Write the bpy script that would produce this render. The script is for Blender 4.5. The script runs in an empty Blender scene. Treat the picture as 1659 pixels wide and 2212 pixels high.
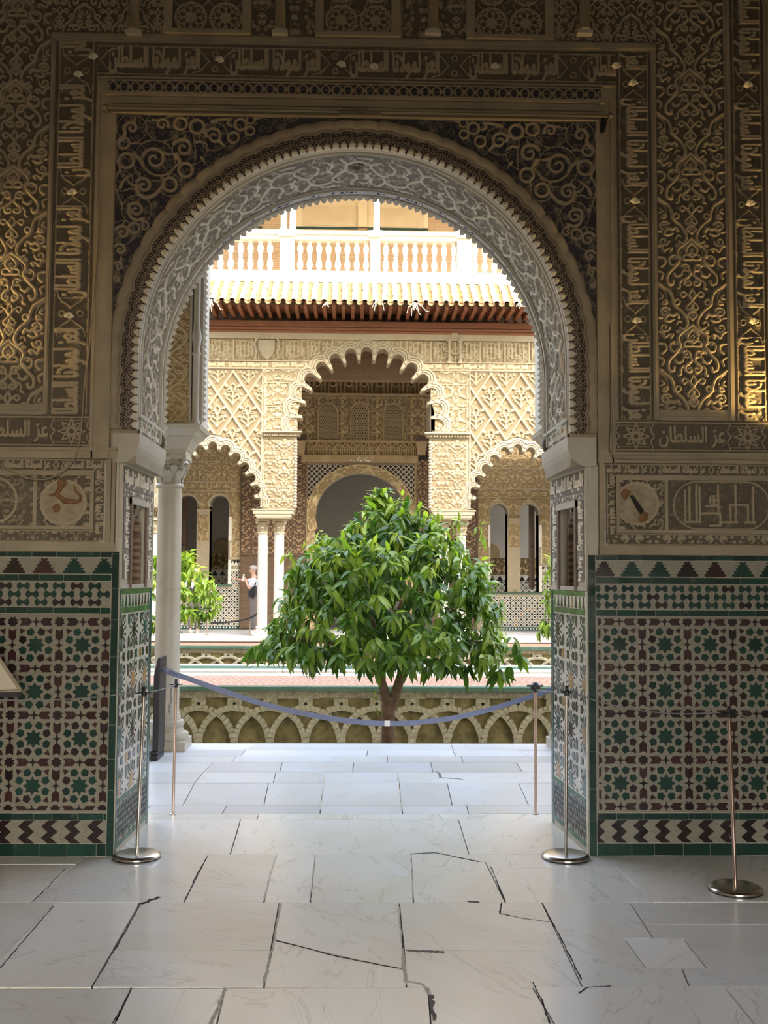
import bpy, math, random
import numpy as np
from mathutils import Vector, Matrix, Euler

rng = random.Random(7)
nrng = np.random.default_rng(7)
SC = bpy.context.scene
COL = SC.collection

# ---------------------------------------------------------------- camera
EYE = np.array([0.0, -5.99, 1.55])
FPX, CX, CY = 2300.0, 829.5, 1106.0
PIT, YAW, ROL = 0.0592, 0.0262, 0.0054
_fw = np.array([math.sin(YAW) * math.cos(PIT), math.cos(YAW) * math.cos(PIT), math.sin(PIT)])
_r0 = np.array([math.cos(YAW), -math.sin(YAW), 0.0])
_u0 = np.cross(_r0, _fw)
_rt = _r0 * math.cos(ROL) + _u0 * math.sin(ROL)
_up = _u0 * math.cos(ROL) - _r0 * math.sin(ROL)
cam = bpy.data.cameras.new('camera')
cam.sensor_fit = 'HORIZONTAL'
cam.sensor_width = 36.0
cam.lens = FPX / 1659.0 * 36.0
cam.clip_end = 300
camo = bpy.data.objects.new('camera', cam)
COL.objects.link(camo)
camo.matrix_world = Matrix(((_rt[0], _up[0], -_fw[0], EYE[0]), (_rt[1], _up[1], -_fw[1], EYE[1]),
                            (_rt[2], _up[2], -_fw[2], EYE[2]), (0, 0, 0, 1)))
SC.camera = camo

# ---------------------------------------------------------------- sky, sun, exposure
SUN_EL, SUN_AZ = math.radians(38), math.radians(30)      # sun behind the viewer, to the right
SUN_E, SKY_E = 1.7, 1.10
W = bpy.data.worlds.new('sky'); SC.world = W; W.use_nodes = True
nt = W.node_tree; nt.nodes.clear()
_o = nt.nodes.new('ShaderNodeOutputWorld'); _b = nt.nodes.new('ShaderNodeBackground'); _s = nt.nodes.new('ShaderNodeTexSky')
_s.sky_type = 'NISHITA'; _s.sun_disc = False; _s.sun_elevation = SUN_EL
_s.sun_rotation = math.pi - SUN_AZ
_s.air_density = 1.0; _s.dust_density = 3.0; _s.ozone_density = 0.6
_b.inputs['Strength'].default_value = SKY_E
_h = nt.nodes.new('ShaderNodeHueSaturation'); _h.inputs['Saturation'].default_value = 0.62
nt.links.new(_s.outputs[0], _h.inputs['Color']); nt.links.new(_h.outputs[0], _b.inputs[0]); nt.links.new(_b.outputs[0], _o.inputs[0])
sun = bpy.data.lights.new('sun', 'SUN'); sun.energy = SUN_E; sun.angle = 0.009; sun.color = (1.0, 0.90, 0.74)
suno = bpy.data.objects.new('sun', sun); COL.objects.link(suno)
suno.location = (8, -12, 20)
_sd = Vector((math.sin(SUN_AZ) * math.cos(SUN_EL), -math.cos(SUN_AZ) * math.cos(SUN_EL), math.sin(SUN_EL)))
suno.rotation_euler = _sd.to_track_quat('Z', 'Y').to_euler()
# added warm fill light, set in an unseen opening behind the viewer
dl = bpy.data.lights.new('rear_doorway_daylight', 'AREA'); dl.shape = 'RECTANGLE'; dl.size = 2.6; dl.size_y = 3.6
dl.energy = 13.0; dl.color = (1.0, 0.90, 0.74)
dlo = bpy.data.objects.new('rear_doorway_daylight', dl); COL.objects.link(dlo)
dlo.location = (0.9, -11.9, 2.1); dlo.rotation_euler = (math.radians(90), 0, 0)
SC.view_settings.view_transform = 'Standard'
SC.view_settings.look = 'None'
SC.view_settings.gamma = 1.0
SC.view_settings.use_curve_mapping = False
SC.view_settings.exposure = 1.05
SC.cycles.max_bounces = 8; SC.cycles.diffuse_bounces = 5; SC.cycles.glossy_bounces = 3
SC.cycles.transmission_bounces = 3; SC.cycles.caustics_reflective = False; SC.cycles.caustics_refractive = False
SC.cycles.sample_clamp_indirect = 6.0


# ---------------------------------------------------------------- measuring helpers (survey of the place)
def sight(px, py):
    return _fw + _rt * (px - CX) / FPX - _up * (py - CY) / FPX

def on_plane(px, py, Y):
    d = sight(px, py); t = (Y - EYE[1]) / d[1]
    p = EYE + t * d
    return float(p[0]), float(p[2])

def on_floor(px, py, z=0.0):
    d = sight(px, py); t = (z - EYE[2]) / d[2]
    p = EYE + t * d
    return float(p[0]), float(p[1])

# ---------------------------------------------------------------- object helpers
def put(o, parent=None):
    COL.objects.link(o)
    if parent is not None:
        o.parent = parent
    return o

def tag(o, label=None, cat=None, group=None, kind=None):
    if label: o['label'] = label
    if cat: o['category'] = cat
    if group: o['group'] = group
    if kind: o['kind'] = kind
    return o

def empty(name, loc=(0, 0, 0), rz=0.0, parent=None):
    o = bpy.data.objects.new(name, None); o.empty_display_size = 0.1
    o.location = loc; o.rotation_euler = (0, 0, rz)
    return put(o, parent)

class MB:
    """collects polygons of ONE object"""
    def __init__(s):
        s.v = []; s.f = []; s.m = []; s.k = 0
    def add(s, vs, fs):
        n = len(s.v); s.v.extend([tuple(map(float, p)) for p in vs])
        for f in fs:
            s.f.append([n + i for i in f]); s.m.append(s.k)
        return s
    def box(s, x0, x1, y0, y1, z0, z1):
        v = [(x0, y0, z0), (x1, y0, z0), (x1, y1, z0), (x0, y1, z0), (x0, y0, z1), (x1, y0, z1), (x1, y1, z1), (x0, y1, z1)]
        return s.add(v, [(3, 2, 1, 0), (4, 5, 6, 7), (0, 1, 5, 4), (1, 2, 6, 5), (2, 3, 7, 6), (3, 0, 4, 7)])
    def prism(s, poly, fn, h0, h1, inset=0.0):
        """poly of (a,b) counter-clockwise; fn(a,b,h)->xyz; h1 is the outer face, bevelled by inset"""
        n = len(poly)
        a = [fn(p[0], p[1], h0) for p in poly]
        if inset:
            c = (sum(p[0] for p in poly) / n, sum(p[1] for p in poly) / n)
            q = []
            for p in poly:
                d = math.hypot(p[0] - c[0], p[1] - c[1]) or 1
                k = max(0.0, 1 - inset / d)
                q.append((c[0] + (p[0] - c[0]) * k, c[1] + (p[1] - c[1]) * k))
            b = [fn(p[0], p[1], h1 - abs(inset) * .6 * (1 if h1 > h0 else -1)) for p in poly]
            t = [fn(p[0], p[1], h1) for p in q]
            fs = [(i, (i + 1) % n, n + (i + 1) % n, n + i) for i in range(n)]
            fs += [(n + i, n + (i + 1) % n, 2 * n + (i + 1) % n, 2 * n + i) for i in range(n)]
            fs += [tuple(range(2 * n, 3 * n))]
            return s.add(a + b + t, fs)
        b = [fn(p[0], p[1], h1) for p in poly]
        fs = [(i, (i + 1) % n, n + (i + 1) % n, n + i) for i in range(n)] + [tuple(range(n, 2 * n)), tuple(range(n - 1, -1, -1))]
        return s.add(a + b, fs)
    def tube(s, pts, r, n=8, caps=True):
        pts = [Vector(p) for p in pts]; N = len(pts)
        rs = r if isinstance(r, (list, tuple)) else [r] * N
        vs = []; up = None
        for i, p in enumerate(pts):
            t = (pts[min(i + 1, N - 1)] - pts[max(i - 1, 0)])
            if t.length < 1e-9: t = Vector((0, 0, 1))
            t.normalize()
            if up is None:
                a = Vector((0, 0, 1)) if abs(t.z) < .9 else Vector((1, 0, 0))
                up = (a - t * a.dot(t)).normalized()
            else:
                up = (up - t * up.dot(t)).normalized()
            w = t.cross(up)
            for k in range(n):
                an = 2 * math.pi * k / n
                vs.append(p + (up * math.cos(an) + w * math.sin(an)) * rs[i])
        fs = []
        for i in range(N - 1):
            for k in range(n):
                fs.append((i * n + k, i * n + (k + 1) % n, (i + 1) * n + (k + 1) % n, (i + 1) * n + k))
        if caps:
            fs += [tuple(range(n - 1, -1, -1)), tuple((N - 1) * n + k for k in range(n))]
        return s.add(vs, fs)
    def lathe(s, prof, c=(0, 0, 0), n=24, sq=None):
        """prof list of (r,z)"""
        vs = []
        for r, z in prof:
            for k in range(n):
                an = 2 * math.pi * k / n
                vs.append((c[0] + r * math.cos(an), c[1] + r * math.sin(an), c[2] + z))
        N = len(prof); fs = []
        for i in range(N - 1):
            for k in range(n):
                fs.append((i * n + k, i * n + (k + 1) % n, (i + 1) * n + (k + 1) % n, (i + 1) * n + k))
        fs += [tuple(range(n - 1, -1, -1)), tuple((N - 1) * n + k for k in range(n))]
        return s.add(vs, fs)
    def frustum(s, c0, c1, s0, s1):
        """square block, centre (x,y,z) c0 below with half sizes s0, c1 above with s1"""
        v = []
        for c, h in ((c0, s0), (c1, s1)):
            for a, b in ((-1, -1), (1, -1), (1, 1), (-1, 1)):
                v.append((c[0] + a * h[0], c[1] + b * h[1], c[2]))
        return s.add(v, [(3, 2, 1, 0), (4, 5, 6, 7), (0, 1, 5, 4), (1, 2, 6, 5), (2, 3, 7, 6), (3, 0, 4, 7)])
    def ball(s, c, r, nu=10, nv=6, sc=(1, 1, 1)):
        prof = []
        vs = [(c[0], c[1], c[2] - r * sc[2])]
        for j in range(1, nv):
            t = math.pi * j / nv
            for k in range(nu):
                a = 2 * math.pi * k / nu
                vs.append((c[0] + r * sc[0] * math.sin(t) * math.cos(a), c[1] + r * sc[1] * math.sin(t) * math.sin(a), c[2] - r * sc[2] * math.cos(t)))
        vs.append((c[0], c[1], c[2] + r * sc[2])); L = len(vs) - 1
        fs = [(0, 1 + (k + 1) % nu, 1 + k) for k in range(nu)]
        for j in range(nv - 2):
            for k in range(nu):
                a = 1 + j * nu
                fs.append((a + k, a + (k + 1) % nu, a + nu + (k + 1) % nu, a + nu + k))
        a = 1 + (nv - 2) * nu
        fs += [(a + k, a + (k + 1) % nu, L) for k in range(nu)]
        return s.add(vs, fs)
    def mesh(s, name, mat, smooth=False):
        me = bpy.data.meshes.new(name)
        me.from_pydata(s.v, [], s.f)
        for m in (mat if isinstance(mat, (list, tuple)) else [mat]):
            me.materials.append(m)
        if isinstance(mat, (list, tuple)):
            me.polygons.foreach_set('material_index', s.m)
        if smooth:
            me.polygons.foreach_set('use_smooth', [True] * len(me.polygons))
            try: me.set_sharp_from_angle(angle=math.radians(42))
            except Exception: pass
        me.update()
        return me
    def build(s, name, mat, parent=None, smooth=False, loc=None):
        o = bpy.data.objects.new(name, s.mesh(name, mat, smooth))
        if loc: o.location = loc
        return put(o, parent)

def inst(name, me, parent=None, loc=(0, 0, 0), rot=(0, 0, 0), sc=(1, 1, 1)):
    o = bpy.data.objects.new(name, me); o.location = loc; o.rotation_euler = rot; o.scale = sc
    return put(o, parent)

def np_mesh(name, verts, quads, mat, attrs=None, smooth=True):
    me = bpy.data.meshes.new(name)
    nv, nf = len(verts), len(quads)
    me.vertices.add(nv); me.vertices.foreach_set('co', np.asarray(verts, np.float32).ravel())
    me.loops.add(nf * 4); me.loops.foreach_set('vertex_index', np.asarray(quads, np.int32).ravel())
    me.polygons.add(nf); me.polygons.foreach_set('loop_start', np.arange(0, nf * 4, 4, dtype=np.int32))
    me.polygons.foreach_set('loop_total', np.full(nf, 4, np.int32))
    if smooth: me.polygons.foreach_set('use_smooth', np.ones(nf, bool))
    me.update(calc_edges=True)
    for k, a in (attrs or {}).items():
        at = me.attributes.new(k, 'FLOAT', 'POINT'); at.data.foreach_set('value', np.asarray(a, np.float32).ravel())
    me.materials.append(mat)
    return me

def relief(name, mat, parent, us, vs, hfun, mapper, depth=0.012, mask=None, smooth=True, flip=False):
    """a carved surface: height field over a (u,v) grid as real geometry"""
    U, V = np.meshgrid(us, vs)
    Hh = np.clip(hfun(U, V), 0, 1.2)
    X, Y, Z = mapper(U, V, Hh * depth)
    nv, nu = U.shape
    idx = np.arange(nu * nv).reshape(nv, nu)
    q = np.stack([idx[:-1, :-1], idx[:-1, 1:], idx[1:, 1:], idx[1:, :-1]], -1)
    if flip: q = q[..., ::-1]
    if mask is not None:
        uc = (U[:-1, :-1] + U[1:, 1:]) / 2; vc = (V[:-1, :-1] + V[1:, 1:]) / 2
        q = q[mask(uc, vc)]
    q = q.reshape(-1, 4)
    P = np.stack([X.ravel(), Y.ravel(), Z.ravel()], -1)
    used = np.zeros(len(P), bool); used[q.ravel()] = True
    remap = np.cumsum(used) - 1
    me = np_mesh(name, P[used], remap[q], mat, {'relief': Hh.ravel()[used]}, smooth)
    return put(bpy.data.objects.new(name, me), parent)

def span(a, b, step):
    return np.linspace(a, b, max(2, int(round(abs(b - a) / step)) + 1))

# ---------------------------------------------------------------- carved patterns (periodic height tiles)
class Pat:
    def __init__(s, w, h, res=0.002):
        s.w, s.h = w, h
        s.nx, s.ny = max(8, int(round(w / res))), max(8, int(round(h / res)))
        s.rx, s.ry = s.nx / w, s.ny / h
        s.a = np.zeros((s.ny, s.nx), np.float32)
    def dot(s, x, y, r, h=1.0, flat=0.35):
        R = r * s.rx; n = int(R) + 2
        cx, cy = x * s.rx, y * s.ry
        ix = np.arange(int(cx) - n, int(cx) + n + 1); iy = np.arange(int(cy) - n, int(cy) + n + 1)
        d = np.sqrt((ix[None, :] + .5 - cx) ** 2 + ((iy[:, None] + .5 - cy) * s.rx / s.ry) ** 2) / max(R, .6)
        p = h * np.clip((1 - d) / (1 - flat), 0, 1) ** 0.6
        if len(ix) > s.nx: ix = ix[:s.nx]; p = p[:, :s.nx]
        if len(iy) > s.ny: iy = iy[:s.ny]; p = p[:s.ny]
        sl = np.ix_(iy % s.ny, ix % s.nx)
        s.a[sl] = np.maximum(s.a[sl], p)
    def line(s, pts, r, h=1.0, smooth=True, mir=None, flat=.35, r1=None):
        pts = np.asarray(pts, float)
        if smooth and len(pts) > 2: pts = catmull(pts)
        seg = np.linalg.norm(np.diff(pts, axis=0), axis=1); L = np.concatenate([[0], np.cumsum(seg)])
        if L[-1] <= 0: return s
        n = max(2, int(L[-1] / (r * .45)) + 1)
        t = np.linspace(0, L[-1], n)
        x = np.interp(t, L, pts[:, 0]); y = np.interp(t, L, pts[:, 1])
        for i in range(n):
            rr = r if r1 is None else r + (r1 - r) * i / (n - 1)
            s.dot(x[i], y[i], rr, h, flat)
            if mir is not None: s.dot(2 * mir - x[i], y[i], rr, h, flat)
        return s
    def ring(s, x, y, R, r, h=1.0, a0=0, a1=2 * math.pi, mir=None):
        n = max(6, int(abs(a1 - a0) * R / (r * .8)))
        return s.line([(x + R * math.cos(a0 + (a1 - a0) * k / n), y + R * math.sin(a0 + (a1 - a0) * k / n)) for k in range(n + 1)], r, h, False, mir)
    def spiral(s, x, y, R, r, turns=1.4, a0=0.0, sgn=1, h=1.0, mir=None):
        n = int(14 * turns) + 4
        p = []
        for k in range(n + 1):
            t = k / n; a = a0 + sgn * turns * 2 * math.pi * t; q = R * (1 - .82 * t)
            p.append((x + q * math.cos(a), y + q * math.sin(a)))
        return s.line(p, r, h, True, mir, r1=r * .75)
    def bed(s, n, R, r, h, seed, cover=None, mirror=False):
        """leafy scroll filling of the ground; cover = share of the ground that is filled"""
        g = random.Random(seed)
        if cover: n = int(cover * s.w * s.h / (4.0 * R * 2 * r)) + 1
        for _ in range(n):
            s.spiral(g.random() * s.w, g.random() * s.h, R * g.uniform(.6, 1.2), r, g.uniform(.7, 1.5), g.random() * 6.3, g.choice((-1, 1)), h * g.uniform(.7, 1))
        if mirror: s.a = np.maximum(s.a, s.a[:, ::-1])
        return s
    def blur(s, k=1):
        for _ in range(k):
            s.a = (s.a + np.roll(s.a, 1, 0) + np.roll(s.a, -1, 0) + np.roll(s.a, 1, 1) + np.roll(s.a, -1, 1)) / 5
        return s
    def stamp(s, mask, x, y, h=1.0):
        """mask: boolean array at this tile's resolution with its low corner at x,y"""
        iy = (int(round(y * s.ry)) + np.arange(mask.shape[0])) % s.ny
        ix = (int(round(x * s.rx)) + np.arange(mask.shape[1])) % s.nx
        sl = np.ix_(iy, ix)
        s.a[sl] = np.maximum(s.a[sl], mask * h)
    def at(s, u, v):
        x = (u * s.rx - .5) % s.nx; y = (v * s.ry - .5) % s.ny
        x0 = np.floor(x).astype(int) % s.nx; y0 = np.floor(y).astype(int) % s.ny
        fx = x - np.floor(x); fy = y - np.floor(y); x1 = (x0 + 1) % s.nx; y1 = (y0 + 1) % s.ny
        a = s.a
        return (a[y0, x0] * (1 - fx) + a[y0, x1] * fx) * (1 - fy) + (a[y1, x0] * (1 - fx) + a[y1, x1] * fx) * fy

def catmull(P, n=6):
    P = np.asarray(P, float); Q = np.vstack([2 * P[0] - P[1], P, 2 * P[-1] - P[-2]]); out = []
    for i in range(1, len(Q) - 2):
        for k in range(n):
            t = k / n
            out.append(.5 * (2 * Q[i] + (Q[i + 1] - Q[i - 1]) * t + (2 * Q[i - 1] - 5 * Q[i] + 4 * Q[i + 1] - Q[i + 2]) * t * t + (3 * Q[i] - Q[i - 1] - 3 * Q[i + 1] + Q[i + 2]) * t ** 3))
    out.append(Q[-2])
    return np.array(out)

# Arabic letters in their joined shapes: isolated, final, initial, medial
_AR = {'a': (0xFE8D, 0xFE8E, 0xFE8D, 0xFE8E), 'l': (0xFEDD, 0xFEDE, 0xFEDF, 0xFEE0), 'E': (0xFEC9, 0xFECA, 0xFECB, 0xFECC),
       'z': (0xFEAF, 0xFEB0, 0xFEAF, 0xFEB0), 'm': (0xFEE1, 0xFEE2, 0xFEE3, 0xFEE4), 'w': (0xFEED, 0xFEEE, 0xFEED, 0xFEEE),
       'n': (0xFEE5, 0xFEE6, 0xFEE7, 0xFEE8), 's': (0xFEB1, 0xFEB2, 0xFEB3, 0xFEB4), 'T': (0xFEC1, 0xFEC2, 0xFEC3, 0xFEC4),
       'L': (0xFEFB, 0xFEFC, 0xFEFB, 0xFEFC), 'k': (0xFED9, 0xFEDA, 0xFEDB, 0xFEDC), 'h': (0xFEE9, 0xFEEA, 0xFEEB, 0xFEEC)}
def arabic(words):
    out = []
    for w in words.split(' '):
        g = ''; prev = False
        for i, c in enumerate(w):
            joins_next = c not in 'azwL' and i + 1 < len(w)
            g += chr(_AR[c][(1 if prev else 0) if not joins_next else (3 if prev else 2)])
            prev = joins_next
        out.append(g)
    return ''.join(reversed(' '.join(out)))

def text_mask(body, w, h, res, turn=0, grow=1):
    """raster of a line of lettering stretched into w x h metres; turn 1 = quarter turn ccw, -1 = cw"""
    c = bpy.data.curves.new('lettering', 'FONT'); c.body = body; c.resolution_u = 3
    o = bpy.data.objects.new('lettering', c); COL.objects.link(o)
    bpy.context.view_layer.update()
    me = bpy.data.meshes.new_from_object(o.evaluated_get(bpy.context.evaluated_depsgraph_get()))
    me.calc_loop_triangles()
    P = np.empty(len(me.vertices) * 3, np.float32); me.vertices.foreach_get('co', P); P = P.reshape(-1, 3)[:, :2]
    T = np.empty(len(me.loop_triangles) * 3, np.int32); me.loop_triangles.foreach_get('vertices', T); T = T.reshape(-1, 3)
    bpy.data.objects.remove(o); bpy.data.curves.remove(c); bpy.data.meshes.remove(me)
    lo, hi = P.min(0), P.max(0); P = (P - lo) / (hi - lo)
    if turn: w, h = h, w
    nx, ny = int(w / res), int(h / res)
    P = P * [nx, ny]; m = np.zeros((ny, nx), bool)
    for t in T:
        p = P[t]; a, b = np.floor(p.min(0)).astype(int), np.ceil(p.max(0)).astype(int) + 1
        a = np.maximum(a, 0); b = np.minimum(b, [nx, ny])
        if (b <= a).any(): continue
        X, Y = np.meshgrid(np.arange(a[0], b[0]) + .5, np.arange(a[1], b[1]) + .5)
        d = [(p[(i + 1) % 3][0] - p[i][0]) * (Y - p[i][1]) - (p[(i + 1) % 3][1] - p[i][1]) * (X - p[i][0]) for i in range(3)]
        s = np.minimum(np.minimum(d[0], d[1]), d[2]) >= -.3 * 1
        s |= np.maximum(np.maximum(d[0], d[1]), d[2]) <= .3
        m[a[1]:b[1], a[0]:b[0]] |= s
    for _ in range(grow):
        m = m | np.roll(m, 1, 0) | np.roll(m, -1, 0) | np.roll(m, 1, 1) | np.roll(m, -1, 1)
    if turn == 1: m = np.rot90(m, -1)[:, :]
    if turn == -1: m = np.rot90(m, 1)
    return m

# ---------------------------------------------------------------- materials
def nodes(name):
    m = bpy.data.materials.new(name); m.use_nodes = True
    t = m.node_tree; b = t.nodes['Principled BSDF']
    return m, t, b, t.nodes.new, t.links.new

def rgb(c): return (c[0], c[1], c[2], 1.0)

def _noise(N, L, scale, detail=4.0, rough=.55, coord=None, sc=(1, 1, 1)):
    n = N('ShaderNodeTexNoise'); n.inputs['Scale'].default_value = scale; n.inputs['Detail'].default_value = detail; n.inputs['Roughness'].default_value = rough
    if coord is not None:
        mp = N('ShaderNodeMapping'); mp.inputs['Scale'].default_value = sc
        L(coord, mp.inputs['Vector']); L(mp.outputs[0], n.inputs['Vector'])
    return n.outputs['Fac']

def _mix(N, L, fac, a, b, mode='MIX'):
    m = N('ShaderNodeMix'); m.data_type = 'RGBA'; m.blend_type = mode
    for s, v in ((m.inputs[0], fac), (m.inputs[6], a), (m.inputs[7], b)):
        if hasattr(v, 'is_output'): L(v, s)
        elif isinstance(v, (int, float)): s.default_value = v
        else: s.default_value = rgb(v)
    return m.outputs[2]

def _ramp(N, L, fac, a, b):
    r = N('ShaderNodeMapRange'); r.inputs[1].default_value = a; r.inputs[2].default_value = b; r.clamp = True
    L(fac, r.inputs[0]); return r.outputs[0]

def _bump(N, L, b, h, s=.3, d=.01):
    n = N('ShaderNodeBump'); n.inputs['Strength'].default_value = s; n.inputs['Distance'].default_value = d
    L(h, n.inputs['Height']); L(n.outputs[0], b.inputs['Normal'])

def m_plain(name, c, rough=.6, metal=0.0, var=.12, scale=6.0, bump=0.0, spec=None):
    m, t, b, N, L = nodes(name)
    co = N('ShaderNodeTexCoord').outputs['Object']
    n = _noise(N, L, scale, 5, .6, co)
    d = [max(0, x * (1 - var * 1.6)) for x in c]; e = [min(1, x * (1 + var)) for x in c]
    L(_mix(N, L, _ramp(N, L, n, .25, .75), d, e), b.inputs['Base Color'])
    b.inputs['Roughness'].default_value = rough; b.inputs['Metallic'].default_value = metal
    if spec is not None: b.inputs['Specular IOR Level'].default_value = spec
    if bump: _bump(N, L, b, _noise(N, L, scale * 6, 4, .6, co), bump, .01)
    return m

def m_carved(name, ground, ridge, rough=.75, lo=.15, hi=.7, stain=.25, stain_c=None, bump=.25):
    """carved stucco: painted ground in the hollows, bare plaster on the relief"""
    m, t, b, N, L = nodes(name)
    a = N('ShaderNodeAttribute'); a.attribute_name = 'relief'
    co = N('ShaderNodeTexCoord').outputs['Object']
    c = _mix(N, L, _ramp(N, L, a.outputs['Fac'], lo, hi), ground, ridge)
    n = _noise(N, L, 2.3, 6, .65, co)
    sc = stain_c or [x * .55 for x in ridge]
    f = N('ShaderNodeMath'); f.operation = 'MULTIPLY'; L(_ramp(N, L, n, .42, .72), f.inputs[0]); f.inputs[1].default_value = stain
    c = _mix(N, L, f.outputs[0], c, sc)
    n2 = _noise(N, L, 38, 3, .6, co)
    c = _mix(N, L, _ramp(N, L, n2, .3, .9), c, (1.16, 1.14, 1.1), 'MULTIPLY')
    L(c, b.inputs['Base Color']); b.inputs['Roughness'].default_value = rough
    _bump(N, L, b, _noise(N, L, 90, 3, .6, co), bump, .003)
    return m

def m_marble(name, base, vein, warm, rough=.28, scale=1.0, var=.10, dirt=.0):
    m, t, b, N, L = nodes(name)
    tc = N('ShaderNodeTexCoord'); oi = N('ShaderNodeObjectInfo')
    ad = N('ShaderNodeVectorMath'); ad.operation = 'ADD'
    sc = N('ShaderNodeVectorMath'); sc.operation = 'SCALE'; sc.inputs[3].default_value = 37.0
    cb = N('ShaderNodeCombineXYZ'); L(oi.outputs['Random'], cb.inputs[0]); L(oi.outputs['Random'], cb.inputs[1])
    L(cb.outputs[0], sc.inputs[0]); L(tc.outputs['Object'], ad.inputs[0]); L(sc.outputs[0], ad.inputs[1])
    v = ad.outputs[0]
    rt = N('ShaderNodeVectorRotate'); rt.rotation_type = 'Z_AXIS'; L(v, rt.inputs['Vector'])
    an = N('ShaderNodeMath'); an.operation = 'MULTIPLY'; L(oi.outputs['Random'], an.inputs[0]); an.inputs[1].default_value = 2.4; L(an.outputs[0], rt.inputs['Angle'])
    v = rt.outputs[0]
    big = _noise(N, L, .9 * scale, 3, .5, v, (1.0, 2.6, 1.0))
    ns = N('ShaderNodeTexNoise'); ns.inputs['Scale'].default_value = 1.1 * scale; ns.inputs['Detail'].default_value = 5; ns.inputs['Distortion'].default_value = .9
    mp = N('ShaderNodeMapping'); mp.inputs['Scale'].default_value = (1.0, 4.0, 1.0); L(v, mp.inputs['Vector']); L(mp.outputs[0], ns.inputs['Vector'])
    s1 = N('ShaderNodeMath'); s1.operation = 'SUBTRACT'; L(ns.outputs['Fac'], s1.inputs[0]); s1.inputs[1].default_value = .5
    s2 = N('ShaderNodeMath'); s2.operation = 'ABSOLUTE'; L(s1.outputs[0], s2.inputs[0])
    veinf = _ramp(N, L, s2.outputs[0], .010, .0)
    c = _mix(N, L, _ramp(N, L, big, .35, .7), base, warm)
    tint = N('ShaderNodeMapRange'); tint.inputs[3].default_value = 1 - var * 1.5; tint.inputs[4].default_value = 1 + var * .6; L(oi.outputs['Random'], tint.inputs[0])
    tv = N('ShaderNodeCombineColor'); [L(tint.outputs[0], tv.inputs[k]) for k in range(3)]
    c = _mix(N, L, 1.0, c, tv.outputs[0], 'MULTIPLY')
    vf = N('ShaderNodeMath'); vf.operation = 'MULTIPLY'; L(veinf, vf.inputs[0]); vf.inputs[1].default_value = .45
    c = _mix(N, L, vf.outputs[0], c, vein)
    sp = _noise(N, L, 9 * scale, 6, .7, tc.outputs['Object'])
    df = N('ShaderNodeMath'); df.operation = 'MULTIPLY'; L(_ramp(N, L, sp, .55, .8), df.inputs[0]); df.inputs[1].default_value = .04 + dirt
    c = _mix(N, L, df.outputs[0], c, [x * .6 for x in warm])
    L(c, b.inputs['Base Color'])
    L(_ramp2(N, L, _noise(N, L, 1.6, 3, .5, tc.outputs['Object']), rough * .9, rough * 1.15), b.inputs['Roughness'])
    _bump(N, L, b, _noise(N, L, 2.2, 2, .5, tc.outputs['Object']), .08, .01)
    return m

def _ramp2(N, L, fac, lo, hi):
    r = N('ShaderNodeMapRange'); r.inputs[1].default_value = .3; r.inputs[2].default_value = .7; r.inputs[3].default_value = lo; r.inputs[4].default_value = hi; r.clamp = True
    L(fac, r.inputs[0]); return r.outputs[0]

def m_glaze(name, c, var=.35, rough=.16, alt=None):
    m, t, b, N, L = nodes(name)
    oi = N('ShaderNodeObjectInfo'); tc = N('ShaderNodeTexCoord').outputs['Object']
    n = _noise(N, L, 14, 4, .6, tc)
    d = [x * (1 - var) for x in c]; e = [min(1, x * (1 + var)) for x in c]
    k = _mix(N, L, oi.outputs['Random'], d, alt or e)
    k = _mix(N, L, _ramp(N, L, n, .35, .8), k, [x * .75 for x in c])
    L(k, b.inputs['Base Color']); L(_ramp2(N, L, n, rough, rough * 2.2), b.inputs['Roughness'])
    _bump(N, L, b, _noise(N, L, 22, 2, .5, tc), .1, .004)
    return m

def m_wood(name, c, d, rough=.55, sc=(1, 14, 14)):
    m, t, b, N, L = nodes(name)
    tc = N('ShaderNodeTexCoord').outputs['Object']
    n = _noise(N, L, 3, 6, .65, tc, sc)
    L(_mix(N, L, _ramp(N, L, n, .3, .7), d, c), b.inputs['Base Color']); b.inputs['Roughness'].default_value = rough
    _bump(N, L, b, n, .2, .01)
    return m

def m_leaf(name):
    m, t, b, N, L = nodes(name)
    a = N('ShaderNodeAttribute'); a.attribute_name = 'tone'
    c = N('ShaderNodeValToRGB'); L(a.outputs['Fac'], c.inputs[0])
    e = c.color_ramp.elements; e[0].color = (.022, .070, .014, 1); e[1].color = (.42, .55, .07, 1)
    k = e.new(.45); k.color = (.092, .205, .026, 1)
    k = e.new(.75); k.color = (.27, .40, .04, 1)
    L(c.outputs[0], b.inputs['Base Color']); b.inputs['Roughness'].default_value = .32
    tr = N('ShaderNodeBsdfTranslucent'); mx = N('ShaderNodeMixShader'); mx.inputs[0].default_value = .34
    br = _mix(N, L, 1.0, c.outputs[0], (1.5, 1.5, .7), 'MULTIPLY'); L(br, tr.inputs['Color'])
    o = t.nodes['Material Output']; L(b.outputs[0], mx.inputs[1]); L(tr.outputs[0], mx.inputs[2]); L(mx.outputs[0], o.inputs['Surface'])
    return m

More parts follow.
